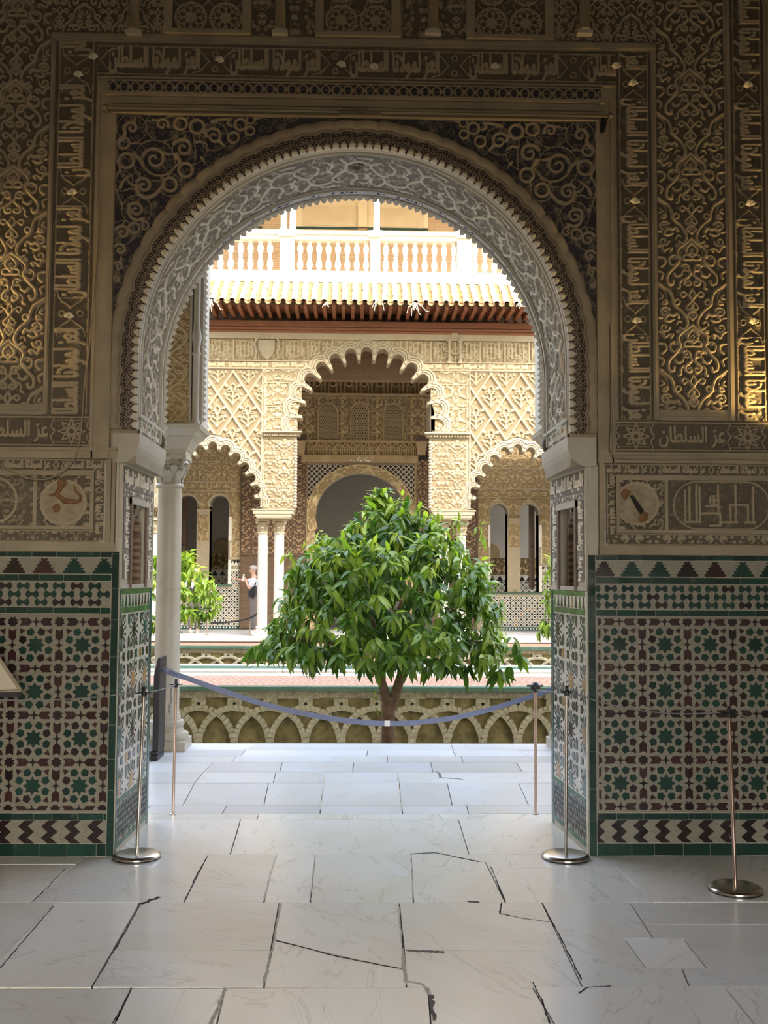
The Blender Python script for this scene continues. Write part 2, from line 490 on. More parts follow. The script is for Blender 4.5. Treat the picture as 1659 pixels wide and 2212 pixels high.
def m_bricks(name, c1, c2, mortar, scale=1.0):
    m, t, b, N, L = nodes(name)
    tc = N('ShaderNodeTexCoord').outputs['Object']
    mp = N('ShaderNodeMapping'); mp.inputs['Rotation'].default_value = (math.radians(90), 0, 0); L(tc, mp.inputs['Vector'])
    k = N('ShaderNodeTexBrick'); L(mp.outputs[0], k.inputs['Vector'])
    k.inputs['Color1'].default_value = rgb(c1); k.inputs['Color2'].default_value = rgb(c2); k.inputs['Mortar'].default_value = rgb(mortar)
    k.inputs['Scale'].default_value = scale; k.inputs['Brick Width'].default_value = .28; k.inputs['Row Height'].default_value = .065; k.inputs['Mortar Size'].default_value = .010
    L(k.outputs[0], b.inputs['Base Color']); b.inputs['Roughness'].default_value = .85
    return m

M = {}
M['stucco'] = m_carved('carved_stucco', (.095, .076, .050), (.36, .295, .20))
M['stucco_dark'] = m_carved('carved_stucco_painted', (.026, .026, .036), (.33, .265, .175), lo=.12, hi=.75, stain=.15)
M['lace'] = m_carved('carved_stucco_lace', (.030, .022, .020), (.30, .235, .165), lo=.3, hi=.75, stain=.1)
M['soffit'] = m_carved('carved_stucco_intrados', (.25, .22, .165), (.84, .77, .64), lo=.15, hi=.75, stain=.12)
M['blue_text'] = m_carved('blue_ground_inscription', (.035, .045, .20), (.72, .69, .62), lo=.3, hi=.6, stain=.1)
M['jamb'] = m_carved('carved_stucco_jamb', (.16, .13, .095), (.74, .68, .56), lo=.15, hi=.7, stain=.1)
M['facade'] = m_carved('carved_stucco_facade', (.285, .215, .115), (.52, .425, .275), lo=.05, hi=.7, stain=.12, stain_c=(.52, .44, .30), bump=.1)  # ground darkened to put the shade of the hollows into the colour
M['facade_in'] = m_carved('carved_stucco_gallery', (.33, .24, .12), (.58, .455, .265), lo=.05, hi=.7, stain=.15, bump=.1)
M['facade_brown'] = m_carved('carved_stucco_weathered', (.19, .13, .06), (.56, .42, .23), lo=.05, hi=.7, stain=.2, bump=.1)
M['facade_plain'] = m_plain('moulded_stucco', (.465, .39, .265), .7, var=.08)
M['jali'] = m_carved('pierced_stucco_lattice', (.012, .010, .008), (.42, .32, .19), lo=.35, hi=.55, stain=.1)
M['plain'] = m_plain('bare_plaster', (.33, .27, .185), .75, var=.18, scale=4, bump=.1)
M['plain_light'] = m_plain('pale_stone_moulding', (.47, .43, .345), .6, var=.1, scale=5)
M['wall'] = m_plain('wall_core', (.34, .28, .19), .8, var=.1)
M['room'] = m_plain('room_plaster', (.44, .37, .27), .85, var=.1, scale=2)
M['ceil'] = m_wood('dark_coffered_wood', (.14, .08, .045), (.06, .035, .02))
M['marble'] = m_marble('floor_marble', (.88, .855, .80), (.52, .48, .41), (.82, .76, .65), .20)
M['marble_out'] = m_marble('gallery_marble', (.66, .675, .69), (.46, .45, .42), (.62, .60, .55), .30, .8)
M['marble_col'] = m_marble('column_marble', (.43, .39, .31), (.29, .25, .185), (.36, .315, .23), .38, 1.6, .04, .1)
M['marble_far'] = m_marble('court_marble', (.66, .635, .58), (.45, .41, .34), (.60, .55, .45), .45, 1.0, .05)
M['white_marble'] = m_plain('white_marble', (.70, .67, .59), .4, var=.06)
M['joint'] = m_plain('floor_joint', (.16, .14, .11), .9, var=.3, scale=20)
M['white_tile'] = m_glaze('white_tile', (.25, .225, .17), .10, .2)  # dado white kept dark, the room's dimness put into its colour
M['white_tile_jamb'] = m_glaze('pale_jamb_tile', (.66, .63, .54), .10, .2)  # same tile made paler, daylight on the jambs put into the colour
M['black_tile'] = m_glaze('black_tile', (.022, .016, .016), .5, .13, alt=(.030, .016, .014))
M['green_tile'] = m_glaze('green_tile', (.009, .038, .027), .45, .13)
M['green_star'] = m_glaze('green_star_tile', (.010, .040, .028), .4, .13)
M['maroon_tile'] = m_glaze('maroon_tile', (.042, .016, .014), .45, .14)
M['ochre_tile'] = m_glaze('ochre_tile', (.36, .20, .06), .2, .15)
M['jamb_green'] = m_glaze('bright_green_tile', (.075, .19, .055), .45, .15)
M['grout'] = m_plain('tile_grout', (.46, .42, .33), .6, var=.15)
M['teal'] = m_glaze('teal_edge_tile', (.03, .085, .085), .4, .15)
M['wood_red'] = m_wood('red_brown_timber', (.36, .145, .07), (.20, .075, .036))
M['wood_dark'] = m_wood('dark_carved_timber', (.17, .105, .06), (.07, .042, .025))
M['door_wood'] = m_carved('inlaid_door_timber', (.085, .048, .026), (.36, .245, .14), lo=.3, hi=.6, stain=.15, bump=.1)
M['brick'] = m_bricks('small_brickwork', (.42, .27, .15), (.35, .22, .12), (.44, .33, .21))
M['cream'] = m_plain('cream_render', (.62, .51, .33), .8, var=.08, scale=3)
M['tan'] = m_plain('tan_render', (.52, .41, .26), .8, var=.1, scale=2)
M['white_paint'] = m_plain('white_lime', (.90, .87, .80), .6, var=.05)
M['roof_tile'] = m_plain('old_roof_tile', (.60, .50, .33), .8, var=.25, scale=5, bump=.1)
M['roof_pan'] = m_plain('roof_pan_tile', (.32, .21, .085), .85, var=.3, scale=8)  # pans darkened to gold, the shadow between barrels put into the colour
M['terracotta'] = m_plain('terracotta_paving', (.38, .215, .145), .75, var=.14, scale=5)
M['garden_stone'] = m_plain('weathered_garden_stone', (.40, .36, .25), .9, var=.32, scale=14, bump=.5)
M['garden_wall'] = m_plain('old_yellow_render', (.215, .175, .075), .92, var=.42, scale=5, bump=.5)
M['soil'] = m_plain('garden_soil', (.10, .075, .045), .95, var=.3, scale=5, bump=.4)
M['green_edge'] = m_glaze('dull_green_edging', (.075, .155, .105), .18, .3)
M['bark'] = m_plain('orange_tree_bark', (.17, .105, .065), .85, var=.35, scale=16, bump=.5)
M['leaf'] = m_leaf('orange_leaf')
M['twig'] = m_plain('green_twig', (.09, .15, .04), .6)
M['straw'] = m_plain('dry_weed', (.66, .60, .42), .8)
M['steel'] = m_plain('brushed_steel', (.56, .52, .47), .24, 1.0, .02, 30)
M['bronze'] = m_plain('warm_polished_steel', (.50, .36, .28), .2, 1.0, .02, 30)
M['black_plastic'] = m_plain('black_plastic', (.012, .012, .014), .4)
M['belt'] = m_plain('blue_grey_belt', (.20, .23, .35), .7, var=.1, scale=60)
M['rope'] = m_plain('grey_cord', (.22, .21, .20), .7)
M['cable'] = m_plain('old_cable', (.30, .25, .17), .6)
M['panel_black'] = m_plain('anthracite_steel_panel', (.030, .028, .030), .45, .3)
M['panel_board'] = m_plain('cream_information_board', (.50, .45, .34), .35, var=.05)
M['iron'] = m_plain('painted_iron_rod', (.20, .155, .10), .5, .3)
M['shell'] = m_plain('white_shell_boss', (.86, .80, .66), .5, var=.06)
M['grey_room'] = m_plain('grey_room_plaster', (.52, .485, .43), .85, var=.05, scale=1.2)
M['water'] = m_plain('dark_pool_water', (.012, .018, .018), .06)
M['rust'] = m_plain('rust_stain', (.22, .11, .045), .85, var=.3, scale=20)
M['black_scar'] = m_plain('dark_scar', (.025, .02, .016), .9)

# ---------------------------------------------------------------- the setting: floor of the room and of the near gallery
WT = 0.80                   # thickness of the front wall
JX0, JX1 = -1.315, 1.305    # door jambs at the room face
AXC, AZC, AR = -0.012, 2.775, 1.222   # arch: centre and radius
GX = 3.93                   # outer edge of the near gallery
floor = MB().box(-4.2, 4.6, -12, GX - .02, -.30, -.012).build('floor', M['joint'])
tag(floor, 'pale marble slab floor running from the room out to the gallery edge', 'floor', kind='structure')

def slab_rows():
    out = []
    def X(px, py): return on_floor(px, py)[0]
    def Yf(py): return on_floor(829, py)[1]
    def row(pb, pt, joints, mat):
        """pb / pt pixel heights of the near and far joint; joints: list of (px near, px far)"""
        y0, y1 = Yf(pb), Yf(pt)
        xs = [(X(a, pb), X(b, pt)) for a, b in joints]
        xs = [(-4.2, -4.2)] + [x for x in xs] + [(4.6, 4.6)]
        for i in range(len(xs) - 1):
            out.append(([(xs[i][0], y0), (xs[i + 1][0], y0), (xs[i + 1][1], y1), (xs[i][1], y1)], mat))
    A = 'marble'; B = 'marble_out'
    row(2420, 2133, [(-300, -105), (150, 285), (420, 487), (945, 925), (1320, 1150), (1800, 1565)], A)
    # broken row with a diagonal cut and a patch
    y0, y1 = Yf(2133), Yf(1950)
    ym = Yf(2053)
    P = lambda px, py: on_floor(px, py)
    out.append(([(-4.2, y0), P(-60, 2133), P(118, 1950), (-4.2, y1)], A))
    out.append(([P(-60, 2133), P(198, 2133), P(302, 1950), P(118, 1950)], A))
    out.append(([P(198, 2133), P(570, 2133), P(585, 2053), P(245, 2053)], A))
    out.append(([P(245, 2053), P(585, 2053), P(603, 1950), P(302, 1950)], A))
    out.append(([P(570, 2133), P(878, 2133), P(874, 2096), P(592, 2032)], A))
    out.append(([P(592, 2032), P(874, 2096), P(862, 1950), P(603, 1950)], A))
    out.append(([P(878, 2133), P(1258, 2133), P(1220, 2053), P(873, 2053)], A))
    out.append(([P(873, 2053), P(1220, 2053), P(1192, 1994), P(1080, 1975), P(1083, 1950), P(862, 1950)], A))
    out.append(([P(1080, 1975), P(1192, 1994), P(1170, 1950), P(1083, 1950)], A))
    out.append(([P(1258, 2133), P(1490, 2133), P(1473, 2092), P(1395, 2092), P(1348, 2027), P(1410, 2027), P(1360, 1950), P(1170, 1950)], A))
    out.append(([P(1395, 2092), P(1527, 2092), P(1475, 2027), P(1348, 2027)], A))
    out.append(([P(1490, 2133), (4.6, y0), (4.6, Yf(1998)), P(1392, 1998), P(1410, 2027), P(1475, 2027), P(1527, 2092), P(1473, 2092)], A))
    out.append(([P(1392, 1998), (4.6, Yf(1998)), (4.6, y1), P(1360, 1950)], A))
    y1b = Yf(1846)
    out.append(([(-4.2, y1), P(66, 1950), P(165, 1868), (-4.2, Yf(1868))], A))
    out.append(([P(66, 1950), P(397, 1950), P(450, 1846), P(190, 1846)], A))
    out.append(([(-4.2, Yf(1868)), P(165, 1868), P(190, 1846), (-4.2, y1b)], A))
    out.append(([P(397, 1950), P(570, 1950), P(598, 1846), P(450, 1846)], A))
    out.append(([P(570, 1950), P(670, 1950), P(676, 1893), P(583, 1893)], A))
    out.append(([P(583, 1893), P(676, 1893), P(681, 1846), P(598, 1846)], A))
    out.append(([P(670, 1950), P(893, 1950), P(891, 1893), P(676, 1893)], A))
    out.append(([P(676, 1893), P(891, 1893), P(888, 1846), P(681, 1846)], A))
    out.append(([P(893, 1950), P(1092, 1950), P(1048, 1862), P(950, 1846), P(888, 1846)], A))
    out.append(([P(1092, 1950), P(1410, 1950), P(1338, 1876), P(1055, 1876)], A))
    out.append(([P(1055, 1876), P(1338, 1876), P(1300, 1846), P(950, 1846), P(1048, 1862)], A))
    out.append(([P(1410, 1950), (4.6, y1), (4.6, y1b), P(1300, 1846)], A))
    row(1846, 1770, [(497, 520), (1013, 990)], A)
    # split of the long middle slab
    mid = out[-2]
    out.remove(mid)
    out.append(([P(497, 1846), P(1013, 1846), P(1002, 1808), P(509, 1808)], A))
    out.append(([P(509, 1808), P(1002, 1808), P(990, 1770), P(520, 1770)], A))
    row(1770, 1758, [(200, 205), (555, 560), (958, 945)], A)
    row(1758, 1740, [(310, 325), (480, 490), (691, 693), (870, 867), (1012, 1008), (1420, 1400)], B)
    # gallery paving: staggered courses
    row(1740, 1692, [(160, 190), (395, 420), (570, 580), (693, 699), (867, 862), (977, 966), (1142, 1120), (1430, 1400)], B)
    row(1692, 1668, [(190, 200), (420, 440), (590, 596), (700, 703), (862, 858), (1400, 1380)], B)
    row(1668, 1647, [(140, 160), (440, 460), (604, 610), (762, 764), (935, 930), (1128, 1115), (1380, 1370)], B)
    row(1647, 1634, [(160, 170), (500, 510), (836, 837), (1000, 996), (1230, 1222)], B)
    row(1634, 1621, [(330, 345), (520, 530), (792, 794), (985, 978), (1145, 1120), (1500, 1480)], B)
    row(1621, 1604, [(150, 165), (380, 395), (526, 560), (980, 972), (1390, 1370)], B)
    return out

for poly, mk in slab_rows():
    c = (sum(p[0] for p in poly) / len(poly), sum(p[1] for p in poly) / len(poly))
    q = []
    g = .0032
    for p in poly:
        dx, dy = p[0] - c[0], p[1] - c[1]
        q.append((p[0] - math.copysign(min(g, abs(dx)), dx), p[1] - math.copysign(min(g, abs(dy)), dy)))
    # keep counter-clockwise
    ar = sum(q[i][0] * q[(i + 1) % len(q)][1] - q[(i + 1) % len(q)][0] * q[i][1] for i in range(len(q)))
    if ar < 0: q.reverse()
    q = [(min(p[0], 4.58), min(p[1], GX)) for p in q]
    q = [(max(p[0], -4.18), p[1]) for p in q]
    t = rng.uniform(0, .0016)
    mb = MB(); n = len(q)
    tilt = (rng.uniform(-.0012, .0012), rng.uniform(-.0012, .0012))
    f = lambda a, b, h: (a, b, h + (tilt[0] * (a - c[0]) + tilt[1] * (b - c[1]) if h > -.01 else 0))
    mb.prism(q, f, -.03, t, 0)
    mb.build('slab', M[mk], floor)
# worn cement in the wide joints and the dark chips
def crack(pts, r, mat, jag=.004, name='mortar_joint'):
    p = []
    for a, b in zip(pts[:-1], pts[1:]):
        for k in range(10):
            t = k / 10
            p.append((a[0] + (b[0] - a[0]) * t + rng.uniform(-jag, jag), a[1] + (b[1] - a[1]) * t + rng.uniform(-jag, jag)))
    p.append(pts[-1])
    mb = MB(); L = []; R = []
    for i, q in enumerate(p):
        a, b = p[max(0, i - 1)], p[min(len(p) - 1, i + 1)]
        d = math.hypot(b[0] - a[0], b[1] - a[1]) or 1; nx, ny = -(b[1] - a[1]) / d, (b[0] - a[0]) / d
        w = r * rng.uniform(.5, 1.3)
        L.append((q[0] + nx * w, q[1] + ny * w, .0022)); R.append((q[0] - nx * w, q[1] - ny * w, .0022))
    n = len(p)
    lo = [(x, y, -.02) for x, y, z in L + R]
    fs = [(n + i, n + i + 1, i + 1, i) for i in range(n - 1)] + [(i, i + 1, 2 * n + i + 1, 2 * n + i) for i in range(n - 1)] + [(n + i + 1, n + i, 3 * n + i, 3 * n + i + 1) for i in range(n - 1)]
    mb.add(L + R + lo, fs)
    mb.build(name, mat, floor)
F = on_floor
M['mortar'] = m_plain('white_mortar', (.62, .57, .45), .9, var=.2, scale=40, bump=.4)
crack([F(606, 1952), F(588, 2050), F(570, 2125)], .006, M['mortar'])
crack([F(487, 2135), F(472, 2175), F(455, 2215)], .007, M['mortar'])
crack([F(862, 1960), F(868, 2040)], .004, M['mortar'])
crack([F(870, 2050), F(876, 2120), F(915, 2128), F(930, 2150)], .008, M['mortar'])
crack([F(930, 2150), F(938, 2205)], .009, M['joint'])
crack([F(598, 1846), F(583, 1893), F(570, 1945)], .005, M['mortar'])
crack([F(681, 1846), F(670, 1945)], .003, M['mortar'])
crack([F(888, 1850), F(893, 1940)], .003, M['mortar'])
crack([F(703, 1668), F(692, 1750)], .004, M['mortar'])
crack([F(858, 1668), F(868, 1750)], .004, M['mortar'])
crack([F(300, 1956), F(318, 1948), F(345, 1938)], .010, M['black_scar'], .006, 'chipped_edge')
crack([F(302, 1956), F(278, 2000), F(248, 2052)], .003, M['black_scar'], .002, 'open_joint')
crack([F(248, 2052), F(200, 2130)], .002, M['black_scar'], .002, 'open_joint')
crack([F(1172, 1952), F(1215, 2035), F(1256, 2117)], .0028, M['black_scar'], .002, 'open_joint')
crack([F(1150, 2122), F(1170, 2160), F(1188, 2212)], .003, M['black_scar'], .003, 'open_joint')
crack([F(888, 1845), F(940, 1842), F(1035, 1862)], .004, M['black_scar'], .002, 'open_joint')
crack([F(1060, 1872), F(1092, 1948)], .003, M['black_scar'], .002, 'open_joint')
crack([F(447, 1852), F(425, 1890), F(400, 1945)], .0025, M['black_scar'], .003, 'open_joint')
crack([F(597, 2032), F(720, 2064), F(868, 2094)], .0025, M['black_scar'], .002, 'crack')
crack([F(1083, 1950), F(1080, 1973), F(1130, 1985), F(1188, 1992)], .002, M['black_scar'], .004, 'crack')
crack([F(880, 2054), F(920, 2056), F(960, 2058)], .010, M['joint'], .006, 'worn_edge')
crack([F(1010, 1948), F(1035, 1949)], .008, M['black_scar'], .003, 'chipped_edge')
crack([F(1250, 2147), F(1270, 2133), F(1320, 2131)], .003, M['black_scar'], .003, 'crack')
crack([F(945, 1668), F(952, 1680), F(1000, 1684)], .008, M['joint'], .01, 'worn_edge')
crack([F(283, 2135), F(262, 2180), F(242, 2212)], .0022, M['black_scar'], .002, 'open_joint')
crack([F(140, 1878), F(105, 1915), F(70, 1948)], .0018, M['black_scar'], .002, 'open_joint')
crack([F(115, 1958), F(60, 2022), F(0, 2092)], .002, M['black_scar'], .002, 'open_joint')

# ---------------------------------------------------------------- the front wall with the great arch
ROOM_H = 6.0
def arch_path(s, r):
    """stilted arch: s is metres along radius AR from the left springing, r the radius -> x, z"""
    s = np.asarray(s, float); r = np.asarray(r, float) + 0 * s
    L = LEG
    th = (s - L) / AR
    x = np.where(s < L, AXC - r, np.where(s > L + math.pi * AR, AXC + r, AXC - r * np.cos(th)))
    z = np.where(s < L, Z_SPR + s, np.where(s > L + math.pi * AR, AZC - (s - L - math.pi * AR), AZC + r * np.sin(th)))
    return x, z
Z_SPR = 2.36
LEG = AZC - Z_SPR
SLEN = 2 * LEG + math.pi * AR

def wall_with_arch(mb, x0, x1, z0, z1, pts, y0, y1):
    """solid wall between y0 and y1 with an opening whose outline pts runs from left foot to right foot"""
    L, R = pts[0], pts[-1]
    mb.box(x0, L[0], y0, y1, z0, z1); mb.box(R[0], x1, y0, y1, z0, z1)
    n = len(pts)
    v = []
    for y in (y0, y1):
        v += [(p[0], y, p[1]) for p in pts] + [(p[0], y, z1) for p in pts]
    fs = []
    for i in range(n - 1):
        fs += [(i, i + 1, n + i + 1, n + i), (2 * n + i + 1, 2 * n + i, 3 * n + i, 3 * n + i + 1), (i + 1, i, 2 * n + i, 2 * n + i + 1), (n + i, n + i + 1, 3 * n + i + 1, 3 * n + i)]
    mb.add(v, fs)

_s = np.linspace(0, SLEN, 90)
_x, _z = arch_path(_s, AR + .004)
mb = MB()
NICHE = .12
wall_with_arch(mb, -4.2, 4.6, Z_SPR - .19, ROOM_H, list(zip(_x.tolist(), _z.tolist())), 0.0, WT)
mb.box(-4.2, JX0 - NICHE, 0, WT, 0, Z_SPR - .19); mb.box(JX1 + NICHE, 4.6, 0, WT, 0, Z_SPR - .19)
wall = mb.build('wall_front', M['wall'])
tag(wall, 'dim front wall of carved plaster with tall round arch opening onto courtyard', 'wall', kind='structure')
# the rest of the room
o = MB().box(-4.4, -4.2, -12, 0.8, 0, ROOM_H).build('wall_left', M['room']); tag(o, 'plain plaster wall closing the dim room on the left', 'wall', kind='structure')
o = MB().box(4.6, 4.8, -12, 0.8, 0, ROOM_H).build('wall_right', M['room']); tag(o, 'plain plaster wall closing the dim room on the right', 'wall', kind='structure')
mb = MB(); mb.box(-4.4, -.6, -12.2, -12, 0, ROOM_H); mb.box(2.4, 4.8, -12.2, -12, 0, ROOM_H); mb.box(-.6, 2.4, -12.2, -12, 4.0, ROOM_H)
o = mb.build('wall_back', M['room']); tag(o, 'plaster wall behind the viewer with one open doorway', 'wall', kind='structure')
o = MB().box(-4.4, 4.8, -12.2, .8, ROOM_H, ROOM_H + .2).build('ceiling', M['ceil']); tag(o, 'dark timber ceiling above the dim room', 'ceiling', kind='structure')

def planar(y0=-.004):
    return lambda U, V, H: (U, y0 - H, V)

# --- pattern: sebka lattice panel (measured from the right-hand panel)
def pat_sebka():
    w, h = .392, .502
    p = Pat(w, h, .0022)
    k = w / 690.0
    C = lambda x, y: ((x - 495) * k, h - (y - 225) * k * 1.0)
    p.bed(0, .016, .0042, .38, 3, .45)
    mir = (840 - 495) * k
    def ln(pts, r=13, hh=1.0, **kw): p.line([C(*q) for q in pts], r * k * 1.3, hh, mir=mir, **kw)
    def sp(x, y, R, t=1.3, a0=0, sg=1, r=13, hh=.95):
        c = C(x, y); p.spiral(c[0], c[1], R * k, r * k * 1.25, t, a0, sg, hh, mir=mir)
    # ogee ribbon
    ln([(840, 228), (780, 280), (712, 330), (692, 385), (715, 450), (668, 520), (606, 585), (588, 640), (600, 690), (640, 700), (650, 660)], 15)
    ln([(800, 300), (745, 345), (725, 395), (748, 452), (705, 520)], 7, .7)
    ln([(500, 690), (560, 735), (612, 775), (640, 840), (655, 910), (720, 965), (770, 1030), (790, 1100), (752, 1160), (712, 1140)], 15)
    ln([(640, 900), (695, 905), (712, 870), (680, 850), (660, 880)], 11)
    ln([(500, 720), (560, 770), (585, 840)], 7, .7)
    # crown
    ln([(840, 272), (800, 318), (785, 360), (815, 385), (840, 388)], 13)
    ln([(840, 445), (765, 445), (760, 405), (800, 395), (840, 420)], 12)
    ln([(840, 330), (822, 350), (840, 370)], 8)
    # paired scrolls
    sp(778, 535, 46, 1.2, 2.6, -1, 14); ln([(815, 555), (822, 600), (770, 640), (760, 690)], 14)
    sp(800, 680, 46, 1.2, 1.6, 1, 14); ln([(740, 650), (712, 690), (715, 730), (690, 745)], 12)
    ln([(660, 590), (690, 620), (735, 600)], 16, .9); ln([(735, 600), (745, 560)], 10)
    # knot flower and leaf
    ln([(840, 745), (815, 790), (820, 830), (840, 860), (800, 905), (782, 935), (800, 960), (830, 940), (835, 905)], 11)
    ln([(835, 855), (790, 800), (750, 775), (725, 800), (745, 830), (770, 815)], 11)
    ln([(840, 965), (815, 985), (795, 1010), (818, 1040), (840, 1062)], 12); ln([(840, 985), (828, 1005), (840, 1025)], 7)
    # side half motifs
    sp(560, 985, 55, 1.3, .5, 1, 15); ln([(610, 1005), (640, 1020), (680, 1000), (700, 1035)], 17)
    ln([(600, 1010), (560, 1060), (600, 1080), (650, 1060)], 13)
    sp(555, 1140, 52, 1.2, 0, -1, 14); ln([(540, 880), (575, 860), (570, 900), (530, 900)], 12)
    ln([(500, 300), (540, 320), (560, 360), (600, 330), (640, 330), (620, 360)], 13)
    ln([(500, 420), (560, 430), (570, 480), (530, 520)], 13); ln([(650, 400), (610, 430), (620, 490), (660, 500), (690, 470)], 12)
    ln([(500, 560), (545, 590), (530, 640)], 12); sp(655, 400 + 25, 30, 1.0, 0, 1, 10)
    ln([(520, 800), (545, 830), (510, 850)], 10); ln([(730, 1090), (700, 1075), (680, 1110)], 10)
    ln([(500, 1040), (530, 1045)], 12); sp(690, 1185, 22, 1, 0, 1, 10)
    return p.blur(1)
PSEB = pat_sebka()

GLORY = arabic('alEz lmwLna alslTan')
def pat_text(period, width, turn=0, body=GLORY, text_h=.80, seed=1, cart=True, gr=2):
    """inscription cartouche of the given period; long axis along u (turn 0) or v (turn +-1)"""
    w, h = (period, width) if not turn else (width, period)
    p = Pat(w, h, .0022)
    p.bed(int(60 * period / .7), .018, .004, .36, seed)
    A = (lambda a, b: (a, b)) if not turn else (lambda a, b: (b, a))
    e = .09 * width
    if cart:
        # lobed ends where the cartouches meet, and border fillets
        n = period
        for b in (e, width - e):
            p.line([A(.0, b), A(n, b)], .005, .75, False)
            pts = []
        m = width / 2
        for sgn in (1, -1):
            P = [(.13 * sgn, m + (m - 1.7 * e)), (.10 * sgn, m + .62 * m), (.075 * sgn, m + .5 * m), (.06 * sgn, m + .3 * m), (.045 * sgn, m + .12 * m), (.032 * sgn, m)]
            Q = [(a, 2 * m - b) for a, b in P]
            for T in (P, Q):
                p.line([A(a % n if True else a, b) for a, b in T] if sgn > 0 else [A(n + a, b) for a, b in T], .0055, .8)
        p.ring(*A(.0, width * .28), .016, .006, .7); p.ring(*A(.0, width * .72), .016, .006, .7)
        L0, L1 = .085, period - .085
    else:
        L0, L1 = .02, period - .02
    b0 = width * (1 - text_h) / 2
    if not turn:
        m = text_mask(body, L1 - L0, width * text_h, .0022, 0, gr); p.stamp(m, L0, b0, 1.0)
    else:
        m = text_mask(body, width * text_h, L1 - L0, .0022, turn, gr); p.stamp(m, b0, L0, 1.0)
    return p.blur(1)

STEP = .0046
# wall panels
relief('stucco_panel', M['stucco'], wall, span(-2.30, -1.765, STEP), span(2.50, ROOM_H - .8, STEP), lambda u, v: PSEB.at(u + 2.155, v - 2.50 - .36), planar(), .016)
relief('stucco_panel', M['stucco'], wall, span(1.724, 2.116, STEP), span(2.50, 5.2, STEP), lambda u, v: PSEB.at(u - 1.724, v - 2.496 + .005), planar(), .016)
PVL = pat_text(.705, .235, 1, seed=5); PVR = pat_text(.690, .200, -1, seed=6)
relief('inscription_band', M['stucco'], wall, span(-1.735, -1.500, .0042), span(2.44, 4.60, STEP), lambda u, v: PVL.at(u + 1.735, v - 3.016 + .705), planar(), .013)
relief('inscription_band', M['stucco'], wall, span(1.492, 1.690, .0042), span(2.44, 4.60, STEP), lambda u, v: PVR.at(u - 1.492, v - 3.022 + .690), planar(), .013)
relief('inscription_band', M['stucco'], wall, span(2.160, 2.352, .0042), span(2.44, 5.2, STEP), lambda u, v: PVR.at((u - 2.160) * 1.04, v - 3.010 + .690), planar(), .013)
PTOP = pat_text(.690, .200, 0, seed=8)
relief('inscription_band', M['stucco'], wall, span(-1.497, 1.490, STEP), span(4.393, 4.590, .0042), lambda u, v: PTOP.at(u + 1.497 - .69 * .97, v - 4.393), planar(), .013)
# knot band
def pat_knot():
    p = Pat(.128, .088, .0018)
    for x in (0, .064):
        p.line([(x, .012), (x + .022, .030), (x + .022, .058), (x, .076)], .0055, 1, False); p.line([(x, .012), (x - .022, .030), (x - .022, .058), (x, .076)], .0055, 1, False)
    p.line([(.022, .022), (.042, .066)], .004, .8, False); p.line([(.042, .022), (.022, .066)], .004, .8, False)
    p.line([(.086, .022), (.106, .066)], .004, .8, False); p.line([(.106, .022), (.086, .066)], .004, .8, False)
    p.line([(.01, .044), (.118, .044)], .0028, .5, False)
    p.line([(0, .006), (.128, .006)], .006, 1, False); p.line([(0, .082), (.128, .082)], .006, 1, False)
    return p
PK = pat_knot()
relief('knot_band', M['stucco_dark'], wall, span(-1.44, 1.40, .0042), span(4.291, 4.379, .004), lambda u, v: PK.at(u, v - 4.291), planar(), .012)
# lower band: cartouches between star rosettes
def pat_low(body, seed):
    p = Pat(.64, .182, .0022); p.bed(40, .016, .004, .35, seed)
    for b in (.012, .170): p.line([(0, b), (.64, b)], .0055, .8, False)
    c = (.10, .091)
    for k in range(8):
        a = k * math.pi / 4
        p.line([(c[0] + .018 * math.cos(a), c[1] + .018 * math.sin(a)), (c[0] + .045 * math.cos(a + .28), c[1] + .045 * math.sin(a + .28)), (c[0] + .075 * math.cos(a), c[1] + .070 * math.sin(a))], .0048, .9, False)
        p.line([(c[0] + .018 * math.cos(a), c[1] + .018 * math.sin(a)), (c[0] + .045 * math.cos(a - .28), c[1] + .045 * math.sin(a - .28)), (c[0] + .075 * math.cos(a), c[1] + .070 * math.sin(a))], .0048, .9, False)
    p.ring(c[0], c[1], .018, .005)
    for x in (.20, .64):
        p.line([(x, .160), (x - .015, .12), (x + .004, .091), (x - .015, .062), (x, .022)], .005, .8)
    p.stamp(text_mask(body, .38, .125, .0022), .23, .028, 1.0)
    p.line([(.0, .03), (.18, .03)], .004, .6, False); p.line([(0, .152), (.18, .152)], .004, .6, False)
    return p.blur(1)
PLOW = pat_low(arabic('Ez alslTan'), 4)
relief('inscription_band', M['stucco'], wall, span(-2.40, -1.500, STEP), span(2.256, 2.438, STEP), lambda u, v: PLOW.at(u + 1.500 + .20, v - 2.256), planar(), .012)
relief('inscription_band', M['stucco'], wall, span(1.470, 2.60, STEP), span(2.256, 2.438, STEP), lambda u, v: PLOW.at(u - 1.490, v - 2.256), planar(), .012)

